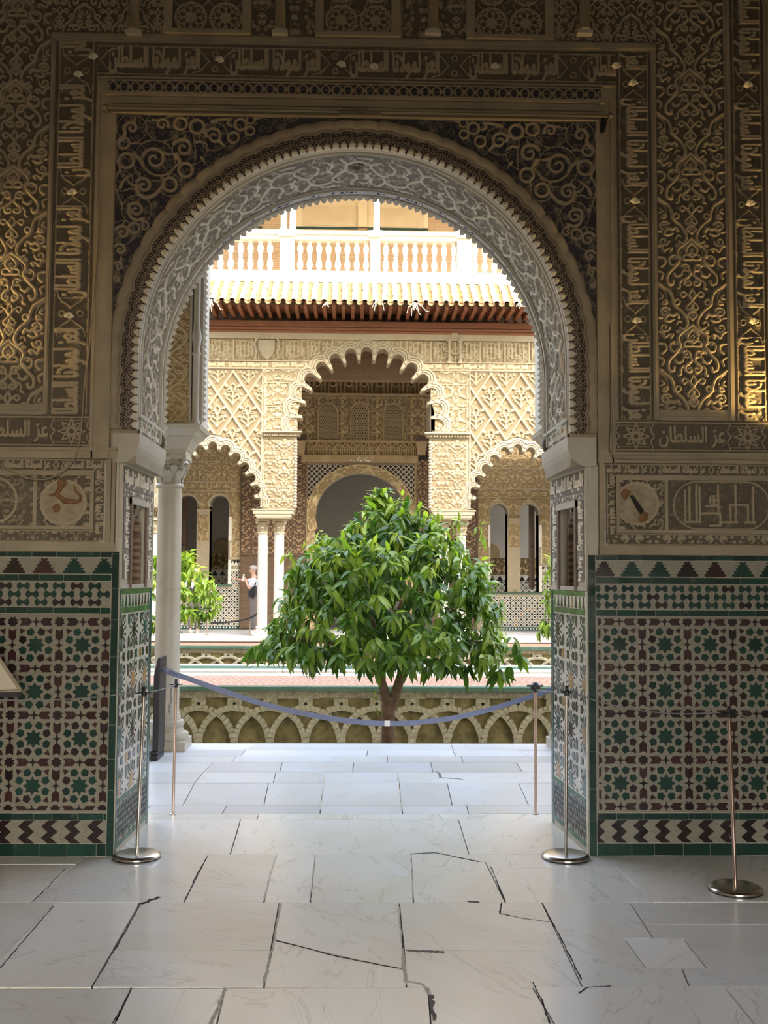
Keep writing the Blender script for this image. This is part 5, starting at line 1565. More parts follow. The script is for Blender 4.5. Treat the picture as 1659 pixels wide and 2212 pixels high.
bx = on_plane(430, 1515, 10.40)[0]; bx2 = on_plane(507, 1514, 10.40)[0]
garden_wall('wall_garden_middle', 10.40, -4.2, 5.6, bx2 - bx, bx, PZL - .06, -1.6, .088, 11, 'old yellowish retaining wall with interlaced stone arches behind the orange tree')
bx = on_plane(398, 1411, 19.52)[0]; bx2 = on_plane(446, 1411, 19.52)[0]
garden_wall('wall_garden_far', 19.52, -7.0, 8.6, bx2 - bx, bx, PZL - .06, -1.6, .085, 11, 'pale retaining wall with stone arches under the far gallery', False)

# ---------------------------------------------------------------- far gallery: floor
fl = MB().box(-16, 18, 20.80, 31, -2, -.012).build('floor_far_gallery', M['joint']); tag(fl, 'bright marble floor of the far gallery and the room behind it', 'floor', kind='structure')
for y0, y1, L in ((20.77, 21.15, 1.5), (21.15, 21.95, 1.2), (21.95, 22.9, 1.4), (22.9, 24.3, 1.3)):
    x = -8 - rng.random()
    while x < 9:
        l = L * rng.uniform(.8, 1.25); MB().box(x + .003, x + l - .003, y0 + .002, y1 - .003, -.12 if y0 < 20.8 else -.03, rng.uniform(0, .002)).build('slab', M['marble_far' if y0 < 21 else 'marble_out'], fl); x += l
for nm, x, lab in (('wall_court_left', -16.3, 'cream end wall of the court far to the left'), ('wall_court_right', 18, 'cream end wall of the court far to the right')):
    tag(MB().box(x, x + .3, GX, 24, -2, 9.2).build(nm, M['cream']), lab, 'wall', kind='structure')

# ---------------------------------------------------------------- far facade of the court
FY, IY = 20.77, 24.36                      # arcade front, inner wall of the gallery
def fx(px, Y=FY): return on_plane(px, 1000, Y)[0]
def fz(py, Y=FY): return on_plane(790, py, Y)[1]
FS = FPX / (FY + 5.99)                     # pixels of the photograph per metre at the arcade

def cusped(pts_fn, n, e, d, ns=9, gap=.035):
    """inner and outer outline of a many-lobed arch; pts_fn(t) walks the cusps; e bulge, d band width"""
    T = np.linspace(0, 1, 400); P = np.array([pts_fn(t) for t in T])
    S = np.concatenate([[0], np.cumsum(np.linalg.norm(np.diff(P, axis=0), axis=1))])
    cs = [np.array([np.interp(s, S, P[:, 0]), np.interp(s, S, P[:, 1])]) for s in np.linspace(0, S[-1], n + 1)]
    cen = P.mean(0); cen[1] = P[:, 1].min()
    inner, outer = [], []
    for a, b in zip(cs[:-1], cs[1:]):
        m = (a + b) / 2; t = b - a; L = np.linalg.norm(t); nv = np.array([-t[1], t[0]]) / L; t = t / L
        if np.dot(nv, m - cen) < 0: nv = -nv
        c = m + nv * e; r = L / 2 - gap; mid = math.atan2(nv[1], nv[0])
        sg = 1 if np.dot(np.array([math.cos(mid + 1.5708), math.sin(mid + 1.5708)]), t) < 0 else -1
        R = r + d; ho = math.asin(min(1, (L * .5 * 1.13) / R))
        inner.append(a + t * gap); outer.append(c + R * np.array([math.cos(mid + sg * ho), math.sin(mid + sg * ho)]))
        for k in range(ns):
            u = k / (ns - 1)
            ai = mid + sg * 1.5708 * (1 - 2 * u) * 1.12
            ao = mid + sg * ho * (1 - 2 * u)
            inner.append(c + r * np.array([math.cos(ai), math.sin(ai)])); outer.append(c + R * np.array([math.cos(ao), math.sin(ao)]))
        inner.append(b - t * gap); outer.append(outer[-1])
    return np.array(inner), np.array(outer), cs

def lobed_arch(name, pts_fn, n, e, d, Y, th, parent, mat, label=None):
    inn, out, cs = cusped(pts_fn, n, e, d)
    prof = [(0, .50 * 0 + th), (0, -.03), (.10, -.055), (.26, -.055), (.33, -.03), (.40, -.055), (.60, -.05), (.66, -.03), (.74, -.055), (.94, -.045), (1, -.004)]
    m = len(inn); mb = MB(); v = []
    for t, y in prof:
        q = inn * (1 - t) + out * t
        v += [(p[0], Y + y, p[1]) for p in q]
    fs = [(j * m + i, j * m + i + 1, (j + 1) * m + i + 1, (j + 1) * m + i) for j in range(len(prof) - 1) for i in range(m - 1)]
    mb.add(v, fs)
    # back face
    v = [(p[0], Y + th, p[1]) for p in inn] + [(p[0], Y + th, p[1]) for p in out]
    mb.add(v, [(i, m + i, m + i + 1, i + 1) for i in range(m - 1)])
    return mb.build(name, mat, parent)

fac = empty('courtyard_facade', (0, FY, 0)); tag(fac, 'cream carved stucco palace facade with lobed arches across the court', 'facade', kind=None)
def child(o):
    o.parent = fac; o.matrix_parent_inverse = Matrix.Translation((0, -FY, 0)); return o
facP = fac
fac.location = (0, 0, 0)
z_eave = fz(722); z_bot = fz(1101); z_imp = fz(937)
cxC = fx(790.5)
def smooth_arc(cx, cz, R, n=30, a0=0.0):
    return [(cx - R * math.cos(a), cz + R * math.sin(a)) for a in np.linspace(a0, math.pi - a0, n)]
RC = 141 / FS; czC = fz(916)
mb = MB()
TH = .50
cen_open = [(fx(640), z_bot), (fx(640), z_imp)] + smooth_arc(cxC, czC, 172 / FS) + [(fx(931), z_imp), (fx(931), z_bot)]
wall_with_arch(mb, fx(600), fx(972), z_bot, z_eave, cen_open, FY, FY + TH)
def side_fn(cx, sg=1):
    a, b, p = 95 / FS, 130 / FS, 1.7; z0 = fz(1101)
    def f(t):
        an = math.pi * (1 - t); c, s = math.cos(an), math.sin(an)
        r = (abs(c) ** p + abs(s) ** p) ** (-1 / p)
        return (cx + a * r * c, z0 + b * r * s)
    return f
sideL, sideR = fx(459), fx(1118)
for cx, xa, xb in ((sideL, fx(150), fx(600)), (sideR, fx(972), fx(1430))):
    f = side_fn(cx); pts = []
    for t in np.linspace(0, 1, 41):
        p = np.array(f(t)); q = p - np.array([cx, z_bot]); pts.append(tuple(np.array([cx, z_bot]) + q * 1.20))
    wall_with_arch(mb, xa, xb, z_bot, z_eave, pts, FY, FY + TH)
mb.build('arcade_wall', M['facade_plain'], fac)
cusp_c = lambda t: (cxC - RC * math.cos(math.radians(-7) + t * math.radians(194)), czC + RC * 1.0 * math.sin(math.radians(-7) + t * math.radians(194)))
lobed_arch('lobed_arch', cusp_c, 15, 16 / FS, 17 / FS, FY, TH, fac, M['facade_plain'])
for cx in (sideL, sideR):
    lobed_arch('lobed_arch', side_fn(cx), 13, 7 / FS, 15 / FS, FY, TH, fac, M['facade_plain'])
# carved fields on the arcade front
FST = .0150
def pl(Y): return lambda U, V, H: (U, Y - .006 - H, V)
def pat_fine(w, h, seed, R=.05, r=.012, n=None):
    p = Pat(w, h, .009); p.bed(0, R, r, .95, seed, .34, True); return p
PF1 = pat_fine(1.0, .62, 61, .042, .0115)
PF2 = pat_fine(.8, .8, 62, .036, .0105)
def pat_frieze():
    p = Pat(1.25, .62, .010); p.bed(160, .04, .010, .6, 63)
    for x in (.0, .62): p.line([(x, .02), (x, .60)], .02, .9, False)
    for x0 in (.08, .70):
        for k in range(5): p.line([(x0 + .10 * k, .10), (x0 + .10 * k, .50 - .05 * (k % 2))], .014, 1, False)
        p.ring(x0 + .22, .30, .20, .012, .9); p.spiral(x0 + .1, .3, .09, .012, 1.3, 0, 1, 1); p.spiral(x0 + .36, .3, .09, .012, 1.3, 0, -1, 1)
    return p.blur(1)
PFR = pat_frieze()
PFT = Pat(1.1, .19, .008); PFT.stamp(text_mask(GLORY, 1.0, .14, .008), .05, .025); PFT.bed(30, .03, .008, .4, 4); PFT.blur(1)
def out_c(u, v, R):
    return np.hypot(u - cxC, v - czC) > R
mk = lambda u, v: out_c(u, v, 176 / FS) | (v < z_imp - .2)
xa, xb = fx(340), fx(1260)
relief('carved_frieze', M['facade'], fac, span(xa, xb, FST), span(fz(781), fz(736), FST), lambda u, v: PFR.at(u, v - fz(781)), pl(FY), .034, lambda u, v: out_c(u, v, 184 / FS))
for qa, qb in ((xa, cxC), (cxC, xb)): relief('inscription_band', M['facade'], fac, span(qa, qb, FST), span(fz(797), fz(783), FST), lambda u, v: PFT.at(u, v - fz(797) + .01), pl(FY), .016, lambda u, v: out_c(u, v, 176 / FS))
for a, b in ((fx(572), fx(650)), (fx(930), fx(1006))):
    relief('carved_field', M['facade'], fac, span(min(a, b), max(a, b) + (0), FST), span(fz(934), fz(800), FST), lambda u, v: np.maximum(PF1.at(u, v), ((np.abs((v - fz(934)) % .62) < .014) * 1.0)), pl(FY), .034, lambda u, v: out_c(u, v, 150 / FS))
for qa, qb in ((fx(650), cxC), (cxC, fx(930))): relief('carved_field', M['facade'], fac, span(qa, qb, FST), span(fz(870), fz(800), FST), lambda u, v: PF1.at(u, v), pl(FY), .034, lambda u, v: out_c(u, v, 176 / FS))
# slim inscription strips beside the lattice panels
for a in (566, 1006):
    relief('inscription_strip', M['facade'], fac, span(fx(a), fx(a + 9), .012), span(fz(1098), fz(800), FST), lambda u, v: PFT.at(v, (u - fx(a)) * 1.6), pl(FY - .012), .014)
def fbar(a, b, ta, tb, d=.05, name='moulding', mat='facade_plain', Y=None):
    Y = FY if Y is None else Y
    x0, x1 = sorted((fx(a, Y), fx(b, Y))); z0, z1 = sorted((fz(ta, Y), fz(tb, Y)))
    return MB().box(x0, x1, Y - d, Y + .01, z0, z1).build(name, M[mat], fac)
fbar(340, 1260, 722, 735, .05)
for a, b, t0, t1 in ((340, 668, 781, 783), (914, 1260, 781, 783), (340, 650, 797, 800), (931, 1260, 797, 800)): fbar(a, b, t0, t1, .035)
# lattice (sebka) panels with pierced leaf work
def pat_diamond():
    w, h = 66 / FS, 97 / FS
    p = Pat(w, h, .0095); m = w / 2
    p.bed(14, .05, .012, .45, 70)
    # ribbon lattice
    for off in (0, 1):
        pass
    p.line([(m, h), (0, h / 2)], .030, 1, False); p.line([(m, h), (w, h / 2)], .030, 1, False); p.line([(m, 0), (0, h / 2)], .030, 1, False); p.line([(m, 0), (w, h / 2)], .030, 1, False)
    for cx, cy in ((m, h / 2), (0, 0)):
        def q(x, y): return (cx + x, cy + y)
        for s in (1, -1):
            p.spiral(*q(s * .10, .10), .075, .017, 1.2, 1.0, s, .8); p.line([q(0, -.28), q(s * .08, -.18), q(s * .16, -.10), q(s * .10, 0)], .018, .8)
            p.line([q(0, .0), q(s * .07, .16), q(0, .26)], .016, .8); p.dot(*q(s * .17, .20), .05, .85, .5)
            p.line([q(s * .02, -.1), q(s * .10, -.04)], .018, .75); p.dot(*q(s * .20, -.02), .04, .8, .5)
        p.line([q(0, -.30), q(0, .05)], .016, .8, False)
    return p.blur(1), w, h
PDI, dw, dh = pat_diamond()
for a, b, cx, ph in ((340, 564, sideL, fx(501)), (1016, 1260, sideR, fx(1060))):
    def mkk(u, v, cx=cx):
        X, Z = np.abs(u - cx) / (95 / FS * 1.24), np.maximum(v - z_bot, 0) / (130 / FS * 1.24)
        return (X ** 1.7 + Z ** 1.7) > 1
    relief('sebka_panel', M['facade'], fac, span(fx(a), fx(b), .0135), span(z_bot, fz(803), .0135), lambda u, v: PDI.at(u - ph + dw / 2, v - fz(803) + .04), pl(FY - .004), .055, mkk)
fbar(564, 567, 800, 1098, .05); fbar(1013, 1016, 800, 1098, .05)
# two heraldic reliefs on the frieze
def shield(px, py, kind):
    x, z = on_plane(px, py, FY); s = empty('shield_relief', (0, 0, 0), 0, fac) if False else None
    mb = MB(); Y = FY - .02
    if kind == 0:
        mb.prism(ccw([(x - .20, z + .20), (x - .20, z - .05), (x - .13, z - .20), (x, z - .30), (x + .13, z - .20), (x + .20, z - .05), (x + .20, z + .20)]), FACE(Y), 0, .055, .03)
        for k in range(3): mb.prism(ccw([(x - .17 + k * .12, z + .22), (x - .08 + k * .12, z + .22), (x - .10 + k * .14, z + .34), (x - .17 + k * .14, z + .34)]), FACE(Y), 0, .05, .01)
        for s_ in (1, -1): mb.tube([(x + s_ * .24, Y - .03, z + .28), (x + s_ * .32, Y - .03, z + .10), (x + s_ * .26, Y - .03, z - .10), (x + s_ * .30, Y - .03, z - .28)], .03, 6)
    else:
        for s_ in (1, -1):
            mb.tube([(x + s_ * .14, Y - .03, z - .30), (x + s_ * .14, Y - .03, z + .22)], .035, 8); mb.box(x + s_ * .14 - .05, x + s_ * .14 + .05, Y - .06, Y, z - .33, z - .28); mb.box(x + s_ * .14 - .05, x + s_ * .14 + .05, Y - .06, Y, z + .20, z + .25)
            mb.ball((x + s_ * .14, Y - .03, z + .29), .045, 8, 6)
            mb.tube([(x + s_ * .14, Y - .04, z - .04), (x + s_ * .27, Y - .04, z - .02), (x + s_ * .30, Y - .04, z + .12), (x + s_ * .24, Y - .04, z + .20)], .022, 6)
        mb.tube([(x - .14, Y - .04, z - .02), (x - .06, Y - .04, z - .09), (x + .06, Y - .04, z - .09), (x + .14, Y - .04, z - .02)], .022, 6); mb.box(x - .08, x + .08, Y - .05, Y, z + .30, z + .44)
    mb.build('heraldic_relief', M['facade_plain'], fac, True)
shield(577, 752, 0); shield(982, 758, 1)
# pillars: front plates, cornices, corbelled feet
def pillar(pa, pb, out):
    x0, x1 = fx(pa), fx(pb)
    relief('pillar_carving', M['facade'], fac, span(x0 + .04, x1 - .06, FST), span(fz(1098), fz(950), FST), lambda u, v: PF2.at(u * 1.1, v * 1.1), pl(FY - .03), .034)
    fbar(pa, pb, 1101, 944, .03, 'pillar_plate')
    for k, (t0, t1, d) in enumerate(((934, 937, .17), (937, 939.5, .13), (939.5, 944, .09))):
        g = .10 - .03 * k
        MB().box(x0 - .02, x1 + .02 + g, FY - d, FY + .2, fz(t1), fz(t0)).build('cornice', M['facade_plain'], fac) if out else MB().box(x0 - .02 - g, x1 + .02, FY - d, FY + .2, fz(t1), fz(t0)).build('cornice', M['facade_plain'], fac)
    mb = MB(); z = fz(941.5); n = 13
    for k in range(n):
        c = x0 + .05 + (x1 - x0 - .1) * k / (n - 1); mb.box(c - .018, c + .018, FY - .12, FY - .08, z - .03, z + .015)
    tag(mb.build('dentil_row', M['facade_plain'], fac), kind='stuff')
    xe = x1 - .03 if out else x0 + .03
    mb = MB()
    for k in range(11): mb.lathe([(.04, 0), (.055, .03), (.03, .07), (.05, .11), (.035, .15)], (xe, FY - .03, fz(1098) + .155 * k), 8)
    tag(mb.build('corner_colonnette', M['facade_plain'], fac, True), kind='stuff')
pillar(568, 641, True); pillar(927, 1012, False)
for a, b in ((546, 638), (931, 1027)):
    for k, (t0, t1, g) in enumerate(((1101, 1104, 0), (1104, 1112, 3), (1112, 1118, 8), (1118, 1121, 10))):
        MB().box(fx(a + g), fx(b - g), FY - .14 + .012 * k, FY + .54, fz(t1), fz(t0)).build('corbel_course', M['facade_plain'], fac)
# paired marble columns under the pillars
def court_column(px, label, grp):
    x = fx(px, FY + .22); zt = fz(1121)
    c = empty('court_column', (x, FY + .22, 0)); tag(c, label, 'column', grp)
    r = 11.2 / FS
    mb = MB(); mb.box(-r * 1.45, r * 1.45, -r * 1.45, r * 1.45, 0, .09); mb.lathe([(r * 1.42, .09), (r * 1.48, .12), (r * 1.35, .16), (r * 1.15, .17), (r * 1.12, .20), (r * 1.24, .225), (r * 1.06, .26)], (0, 0, 0), 20); mb.build('base', M['marble_far'], c, True)
    zs = fz(1153)
    MB().lathe([(r * 1.02, .255), (r, .8), (r * .95, zs)], (0, 0, 0), 24).build('shaft', M['marble_far'], c, True)
    mb = MB(); mb.lathe([(r * .96, zs - .02), (r * 1.14, zs - .005), (r * 1.14, zs + .02), (r * .96, zs + .03), (r * 1.0, zs + .1), (r * 1.12, zs + .2), (r * 1.25, zs + .27)], (0, 0, 0), 20)
    cp = mb.build('capital', M['facade_plain'], c, True)
    for q in range(2):
        for k in range(8):
            a = math.pi / 4 * (k + .5 * q); b = MB(); z0 = zs + .03 + q * .12
            vs = []
            for rr, z, w in ((.98, 0, .035), (1.16, .07, .045), (1.34, .12, .035), (1.42, .10, .010)):
                for s in (-1, 0, 1): vs.append((rr * r * math.cos(a) - s * w * math.sin(a), rr * r * math.sin(a) + s * w * math.cos(a), z0 + z))
            b.add(vs, [(j * 3 + s, j * 3 + s + 1, j * 3 + s + 4, j * 3 + s + 3) for j in range(3) for s in range(2)]); b.build('leaf', M['facade_plain'], cp, True)
    for k in range(4):
        a = math.pi / 4 + math.pi / 2 * k; MB().ball((r * 1.45 * math.cos(a), r * 1.45 * math.sin(a), zs + .27), .05, 8, 6).build('volute', M['facade_plain'], cp, True)
    MB().box(-r * 1.35, r * 1.35, -r * 1.35, r * 1.35, zs + .30, zt).build('abacus', M['facade_plain'], c)
    return c
court_column(570, 'pale marble column of the far left pair, the one nearer the man', 'paired marble columns of the far arcade')
court_column(605, 'pale marble column of the far left pair, the one nearer the central arch', 'paired marble columns of the far arcade')
court_column(959, 'marble column of the far right pair, wholly behind the orange tree crown', 'paired marble columns of the far arcade')
court_column(996, 'marble column of the far right pair, its capital showing over the tree', 'paired marble columns of the far arcade')
court_column(338, 'outer marble column of the far left arch behind the near column', 'paired marble columns of the far arcade')
court_column(1236, 'outer marble column of the far right arch behind the jamb', 'paired marble columns of the far arcade')

# ---------------------------------------------------------------- inner wall of the far gallery
ix = lambda px: fx(px, IY)
iz = lambda py: fz(py, IY)
top = 8.1
mb = MB()
def win_pts(a, b, ta):
    x0, x1 = ix(a), ix(b); r = (x1 - x0) / 2; c = (x0 + x1) / 2; zs = iz(ta) - r * 1.12
    return [(x0, 0), (x0, zs)] + [(c - r * 1.04 * math.cos(t), zs + r * 1.12 * math.sin(t)) for t in np.linspace(-.12, math.pi + .12, 20)] + [(x1, zs), (x1, 0)], zs
WINS = [(387, 427, 1073), (455, 496, 1073), (1059, 1096, 1087), (1123, 1163, 1087)]
doorp = [(ix(683), 0), (ix(683), iz(1112))] + [(ix(780) - (ix(877) - ix(683)) / 2 * math.cos(t), iz(1112) + (iz(1022) - iz(1112)) * math.sin(t)) for t in np.linspace(0, math.pi, 30)] + [(ix(877), iz(1112)), (ix(877), 0)]
wp = [win_pts(*w) for w in WINS]
wall_with_arch(mb, ix(140), ix(441), 0, top, wp[0][0], IY, IY + .45); wall_with_arch(mb, ix(441), ix(600), 0, top, wp[1][0], IY, IY + .45)
wall_with_arch(mb, ix(600), ix(970), 0, top, doorp, IY, IY + .45)
wall_with_arch(mb, ix(970), ix(1109.5), 0, top, wp[2][0], IY, IY + .45); wall_with_arch(mb, ix(1109.5), ix(1430), 0, top, wp[3][0], IY, IY + .45)
for (a, b, t), zsil in zip(WINS, (1264, 1264, 1277, 1277)):
    mb.box(ix(a), ix(b), IY, IY + .45, 0, iz(zsil))
iw = mb.build('wall_far_gallery', M['facade_plain']); tag(iw, 'carved inner wall of the far gallery with twin arched windows and a great door', 'wall', kind='structure')
def in_win(u, v):
    m = np.zeros(u.shape, bool)
    for (a, b, t), (p, zs) in zip(WINS, wp):
        x0, x1 = ix(a) - .03, ix(b) + .03; c = (x0 + x1) / 2; r = (x1 - x0) / 2
        m |= (u > x0) & (u < x1) & ((v < zs) | (np.hypot((u - c), (v - zs) / 1.1) < r))
    return m
PI1 = pat_fine(.7, .7, 71, .030, .0088); PI2 = pat_fine(.9, .45, 72, .040, .0105)
for a, b, dz in ((330, 521, 0), (1032, 1260, 10)):
    relief('carved_wall', M['facade_in'], iw, span(ix(a), ix(b), .012), span(iz(1062 + dz), iz(920), .012), lambda u, v: PI1.at(u, v), pl(IY), .032)
    relief('carved_band', M['facade_in'], iw, span(ix(a), ix(b), .012), span(iz(1170 + dz), iz(1064 + dz), .012), lambda u, v: PI2.at(u, v), pl(IY), .032, lambda u, v: ~in_win(u, v))
    for t in (1000, 1044, 1063):
        MB().box(ix(a), ix(b), IY - .04, IY, iz(t + dz) - .015, iz(t + dz) + .015).build('moulding', M['facade_plain'], iw)
for i, ((a, b, t), (p, zs)) in enumerate(zip(WINS, wp)):
    # raised window border
    q = np.array(p[1:-1]); c = np.array([(p[0][0] + p[-1][0]) / 2, zs]); n = len(q)
    mbw = MB(); v = []
    for k, y in ((1.0, .2), (1.0, -.03), (1.10, -.05), (1.20, -.05), (1.24, 0)):
        v += [(c[0] + (x - c[0]) * k, IY + y, c[1] + (z - c[1]) * k) for x, z in q]
    mbw.add(v, [(j * n + k, j * n + k + 1, (j + 1) * n + k + 1, (j + 1) * n + k) for j in range(4) for k in range(n - 1)]); mbw.build('window_arch', M['facade_plain'], iw)
for (a, b, zs_, ts) in ((387, 496, 1264, 1073), (1059, 1163, 1277, 1087)):
    MB().box(ix(a) - .06, ix(a), IY - .03, IY + .1, iz(zs_), iz(ts + 45)).build('window_reveal', M['white_paint'], iw)
    MB().box(ix(b), ix(b) + .09, IY - .03, IY + .1, iz(zs_), iz(ts + 45)).build('window_reveal', M['white_paint'], iw)
    MB().box(ix(a) - .1, ix(b) + .12, IY - .06, IY + .2, iz(zs_ + 4), iz(zs_)).build('sill', M['green_edge'], iw)
    xc = (ix(a) + ix(b)) / 2; c = empty('window_column', (xc, IY + .12, 0)); tag(c, 'slim column between the twin windows on the far %s' % ('left' if a < 800 else 'right, over the tree'), 'column', 'slim columns of the twin windows')
    z0, z1 = iz(zs_), iz(ts + 58); r = .082
    MB().lathe([(.14, z0), (.14, z0 + .06), (.11, z0 + .09), (.12, z0 + .12), (r, z0 + .16)], (0, 0, 0), 16).build('base', M['garden_stone'], c, True)
    MB().lathe([(r, z0 + .15), (r * .95, z1)], (0, 0, 0), 16).build('shaft', M['garden_stone'], c, True)
    mb = MB(); mb.lathe([(r, z1 - .02), (.10, z1), (.085, z1 + .03), (.10, z1 + .12), (.14, z1 + .20), (.10, z1 + .21)], (0, 0, 0), 12)
    for k in range(4):
        q = math.pi / 4 + k * math.pi / 2; mb.ball((.13 * math.cos(q), .13 * math.sin(q), z1 + .18), .035, 6, 4)
    mb.build('capital', M['garden_stone'], c, True)
    MB().frustum((0, 0, z1 + .20), (0, 0, iz(ts + 30)), (.12, .12), (.19, .19)).build('impost', M['facade_plain'], c)
# small framed panel and tiled dado of that wall
for a, b in ((497, 522), (1032, 1057), (1164, 1200)):
    x0, x1 = ix(a), ix(b); dz = 0 if a < 800 else 10
    relief('carved_panel', M['facade_in'], iw, span(x0, x1, .014), span(iz(1204 + dz), iz(1172 + dz), .014), lambda u, v: PI2.at(u * 1.5, v * 1.5), pl(IY - .01), .02)
    for q in ((x0, x1, iz(1172 + dz), iz(1170 + dz)), (x0, x1, iz(1210 + dz), iz(1205 + dz)), (x0, x0 + .04, iz(1205 + dz), iz(1172 + dz)), (x1 - .04, x1, iz(1205 + dz), iz(1172 + dz))):
        MB().box(q[0], q[1], IY - .05, IY, min(q[2:]), max(q[2:])).build('moulding', M['facade_plain'], iw)
def mosaic(name, x0, x1, z0, z1, Y, parent, cell=.155):
    b = MB().box(x0, x1, Y - .012, Y, z0, z1).build(name, M['white_tile2'], parent)
    mb = MB(); mats = ['black_tile', 'teal', 'ochre_tile', 'green_edge']; mt = [M[k] for k in mats]
    fn = FACE(Y - .012)
    i = 0; x = x0 + .05
    while x < x1:
        z = z0 + .05
        while z < z1:
            mb.k = 0 if rng.random() < .75 else rng.choice([1, 2, 2, 3])
            def q(poly):
                p = clip_poly(poly, x0 + .005, x1 - .005, z0 + .005, z1 - .005)
                if p: mb.prism(ccw(p), fn, 0, .004)
            q(pol(8, .040, .027, 0, (x, z)))
            mb.k = 0
            q(pol(8, .030, .020, .39, (x + cell / 2, z + cell / 2)))
            for k in range(4):
                a = math.pi / 4 + k * math.pi / 2; ca, sa = math.cos(a), math.sin(a)
                def R(u, v): return (x + u * ca - v * sa, z + u * sa + v * ca)
                q([R(.046, 0), R(.060, -.016), R(.078, 0), R(.060, .016)])
                a = k * math.pi / 2; ca, sa = math.cos(a), math.sin(a)
                if k < 2: q([(x + (.060) * ca - .014 * sa, z + .060 * sa + .014 * ca), (x + .060 * ca + .014 * sa, z + .060 * sa - .014 * ca), (x + .095 * ca + .014 * sa, z + .095 * sa - .014 * ca), (x + .095 * ca - .014 * sa, z + .095 * sa + .014 * ca)])
            z += cell
        x += cell
    tag(mb.build('tile_mosaic', mt, b), kind='stuff')
    return b
M['white_tile2'] = m_glaze('pale_white_tile', (.74, .71, .63), .08, .2)
def inner_dado(a, b, zw):
    x0, x1 = ix(a), ix(b)
    mosaic('tile_dado', x0, x1, .10, zw, IY - .005, iw)
    MB().box(x0, x1, IY - .03, IY, .0, .10).build('tile_base', M['teal'], iw)
    mb = MB(); n = int((x1 - x0) / .085)
    for k in range(n): mb.prism(ccw([(x0 + k * .085 + .02, .03), (x0 + k * .085 + .06, .03), (x0 + k * .085 + .06, .075), (x0 + k * .085 + .02, .075)]), FACE(IY - .03), 0, .004)
    tag(mb.build('tile_mosaic', M['white_tile2'], iw), kind='stuff')
inner_dado(330, 521, iz(1271)); inner_dado(1040, 1260, iz(1284))
for a, b, dz in ((499, 521, 0), (1166, 1200, 10)):
    x0, x1 = ix(a), ix(b); mosaic('tile_dado', x0, x1, iz(1271 + dz), iz(1233 + dz), IY - .005, iw)
    MB().box(x0, x1, IY - .02, IY, iz(1233 + dz), iz(1211 + dz)).build('merlon_course', M['white_tile2'], iw)
    n = 3
    for k in range(n):
        c = x0 + (x1 - x0) * (k + .5) / n
        MB().prism(ccw([(c - .055, iz(1212 + dz)), (c + .055, iz(1212 + dz)), (c, iz(1220 + dz))]), FACE(IY - .02), 0, .006).build('merlon_tile', M['black_tile'], iw)
    MB().box(x0, x1, IY - .026, IY, iz(1231 + dz), iz(1223 + dz)).build('tile_course', M['garden_stone'], iw)
# great door: folded leaves, lintel, blind windows over it
def leaf(a, b, name='door_1'):
    x0, x1 = ix(a), ix(b); Y = IY - .10
    d = MB().box(x0, x1, Y, Y + .08, .02, iz(940)).build(name, M['wood_dark']); tag(d, 'dark inlaid timber door leaf folded back against the far wall, %s of the central arch' % ('left' if a < 800 else 'right'), 'door', kind='structure')
    w, h = (x1 - x0) / 3, .62
    p = Pat(.42, .60, .008)
    for k in range(8):
        t = k * math.pi / 4; p.line([(.21, .30), (.21 + .3 * math.cos(t), .30 + .3 * math.sin(t))], .010, .8, False)
    p.ring(.21, .30, .10, .012); p.ring(.21, .30, .19, .012); p.line([(.21, 0), (.0, .30), (.21, .60), (.42, .30), (.21, 0)], .014, 1, False); p.ring(0, 0, .1, .012)
    p.blur(1)
    relief('inlay_panel', M['door_wood'], d, span(x0 + .34, x1 - .42, .013), span(iz(1198), iz(960), .013), lambda u, v: p.at(u - x0, v), pl(Y), .016)
    for q0, q1 in ((x0 + .02, x0 + .30), (x1 - .38, x1 - .04)):
        relief('inlay_border', M['door_wood'], d, span(q0, q1, .013), span(iz(1198), iz(960), .013), lambda u, v: PI1.at(u * 1.3, v * 1.3), pl(Y), .016)
    for z in (iz(1199), iz(960)): MB().box(x0, x1, Y - .03, Y, z - .03, z + .03).build('rail', M['wood_dark'], d)
    for x in (x0 + .32, x1 - .40): MB().box(x - .02, x + .02, Y - .025, Y, .02, iz(960)).build('stile', M['wood_dark'], d)
    n = 5
    for k in range(n):
        q0 = x0 + (x1 - x0) * k / n; q1 = x0 + (x1 - x0) * (k + 1) / n
        MB().box(q0 + .006, q1 - .006, Y - .018, Y, .03, iz(1203)).build('board', M['wood_dark'], d)
    return d
leaf(523, 663); leaf(900, 1030, 'door_2')
def ibox(a, b, t0, t1, d0, d1, nm, mat='facade_brown_plain'):
    x0, x1 = sorted((ix(a), ix(b))); z0, z1 = sorted((iz(t0), iz(t1))); return MB().box(x0, x1, IY - d1, IY - d0, z0, z1).build(nm, M[mat], iw)
M['facade_brown_plain'] = m_plain('weathered_stucco', (.42, .31, .165), .8, var=.15, scale=4)
PB1 = pat_fine(.5, .5, 81, .034, .010); PB2 = pat_fine(.7, .4, 82, .06, .014)
st = .0135
relief('carved_frieze', M['facade_brown'], iw, span(ix(655), ix(915), st), span(iz(797), iz(783), st), lambda u, v: PFT.at(u, v - iz(797)), pl(IY - .02), .03)
ibox(640, 930, 797, 802, 0, .10, 'moulding'); ibox(640, 930, 775, 782, 0, .12, 'moulding', 'wood_dark'); ibox(640, 930, 720, 775, 0, .05, 'dark_board', 'wood_dark')
def pat_arcade():
    p = Pat(1.35, .62, .009); p.bed(60, .05, .011, .5, 84)
    for x in (0, .45, .9):
        p.line([(x, 0), (x, .30), (x + .1125, .50), (x + .225, .58), (x + .3375, .50), (x + .45, .30)], .024, 1); p.line([(x + .11, 0), (x + .11, .30)], .018, .9, False); p.line([(x + .34, 0), (x + .34, .30)], .018, .9, False)
        p.ring(x + .225, .30, .085, .018, 1)
    return p.blur(1)
PAR = pat_arcade()
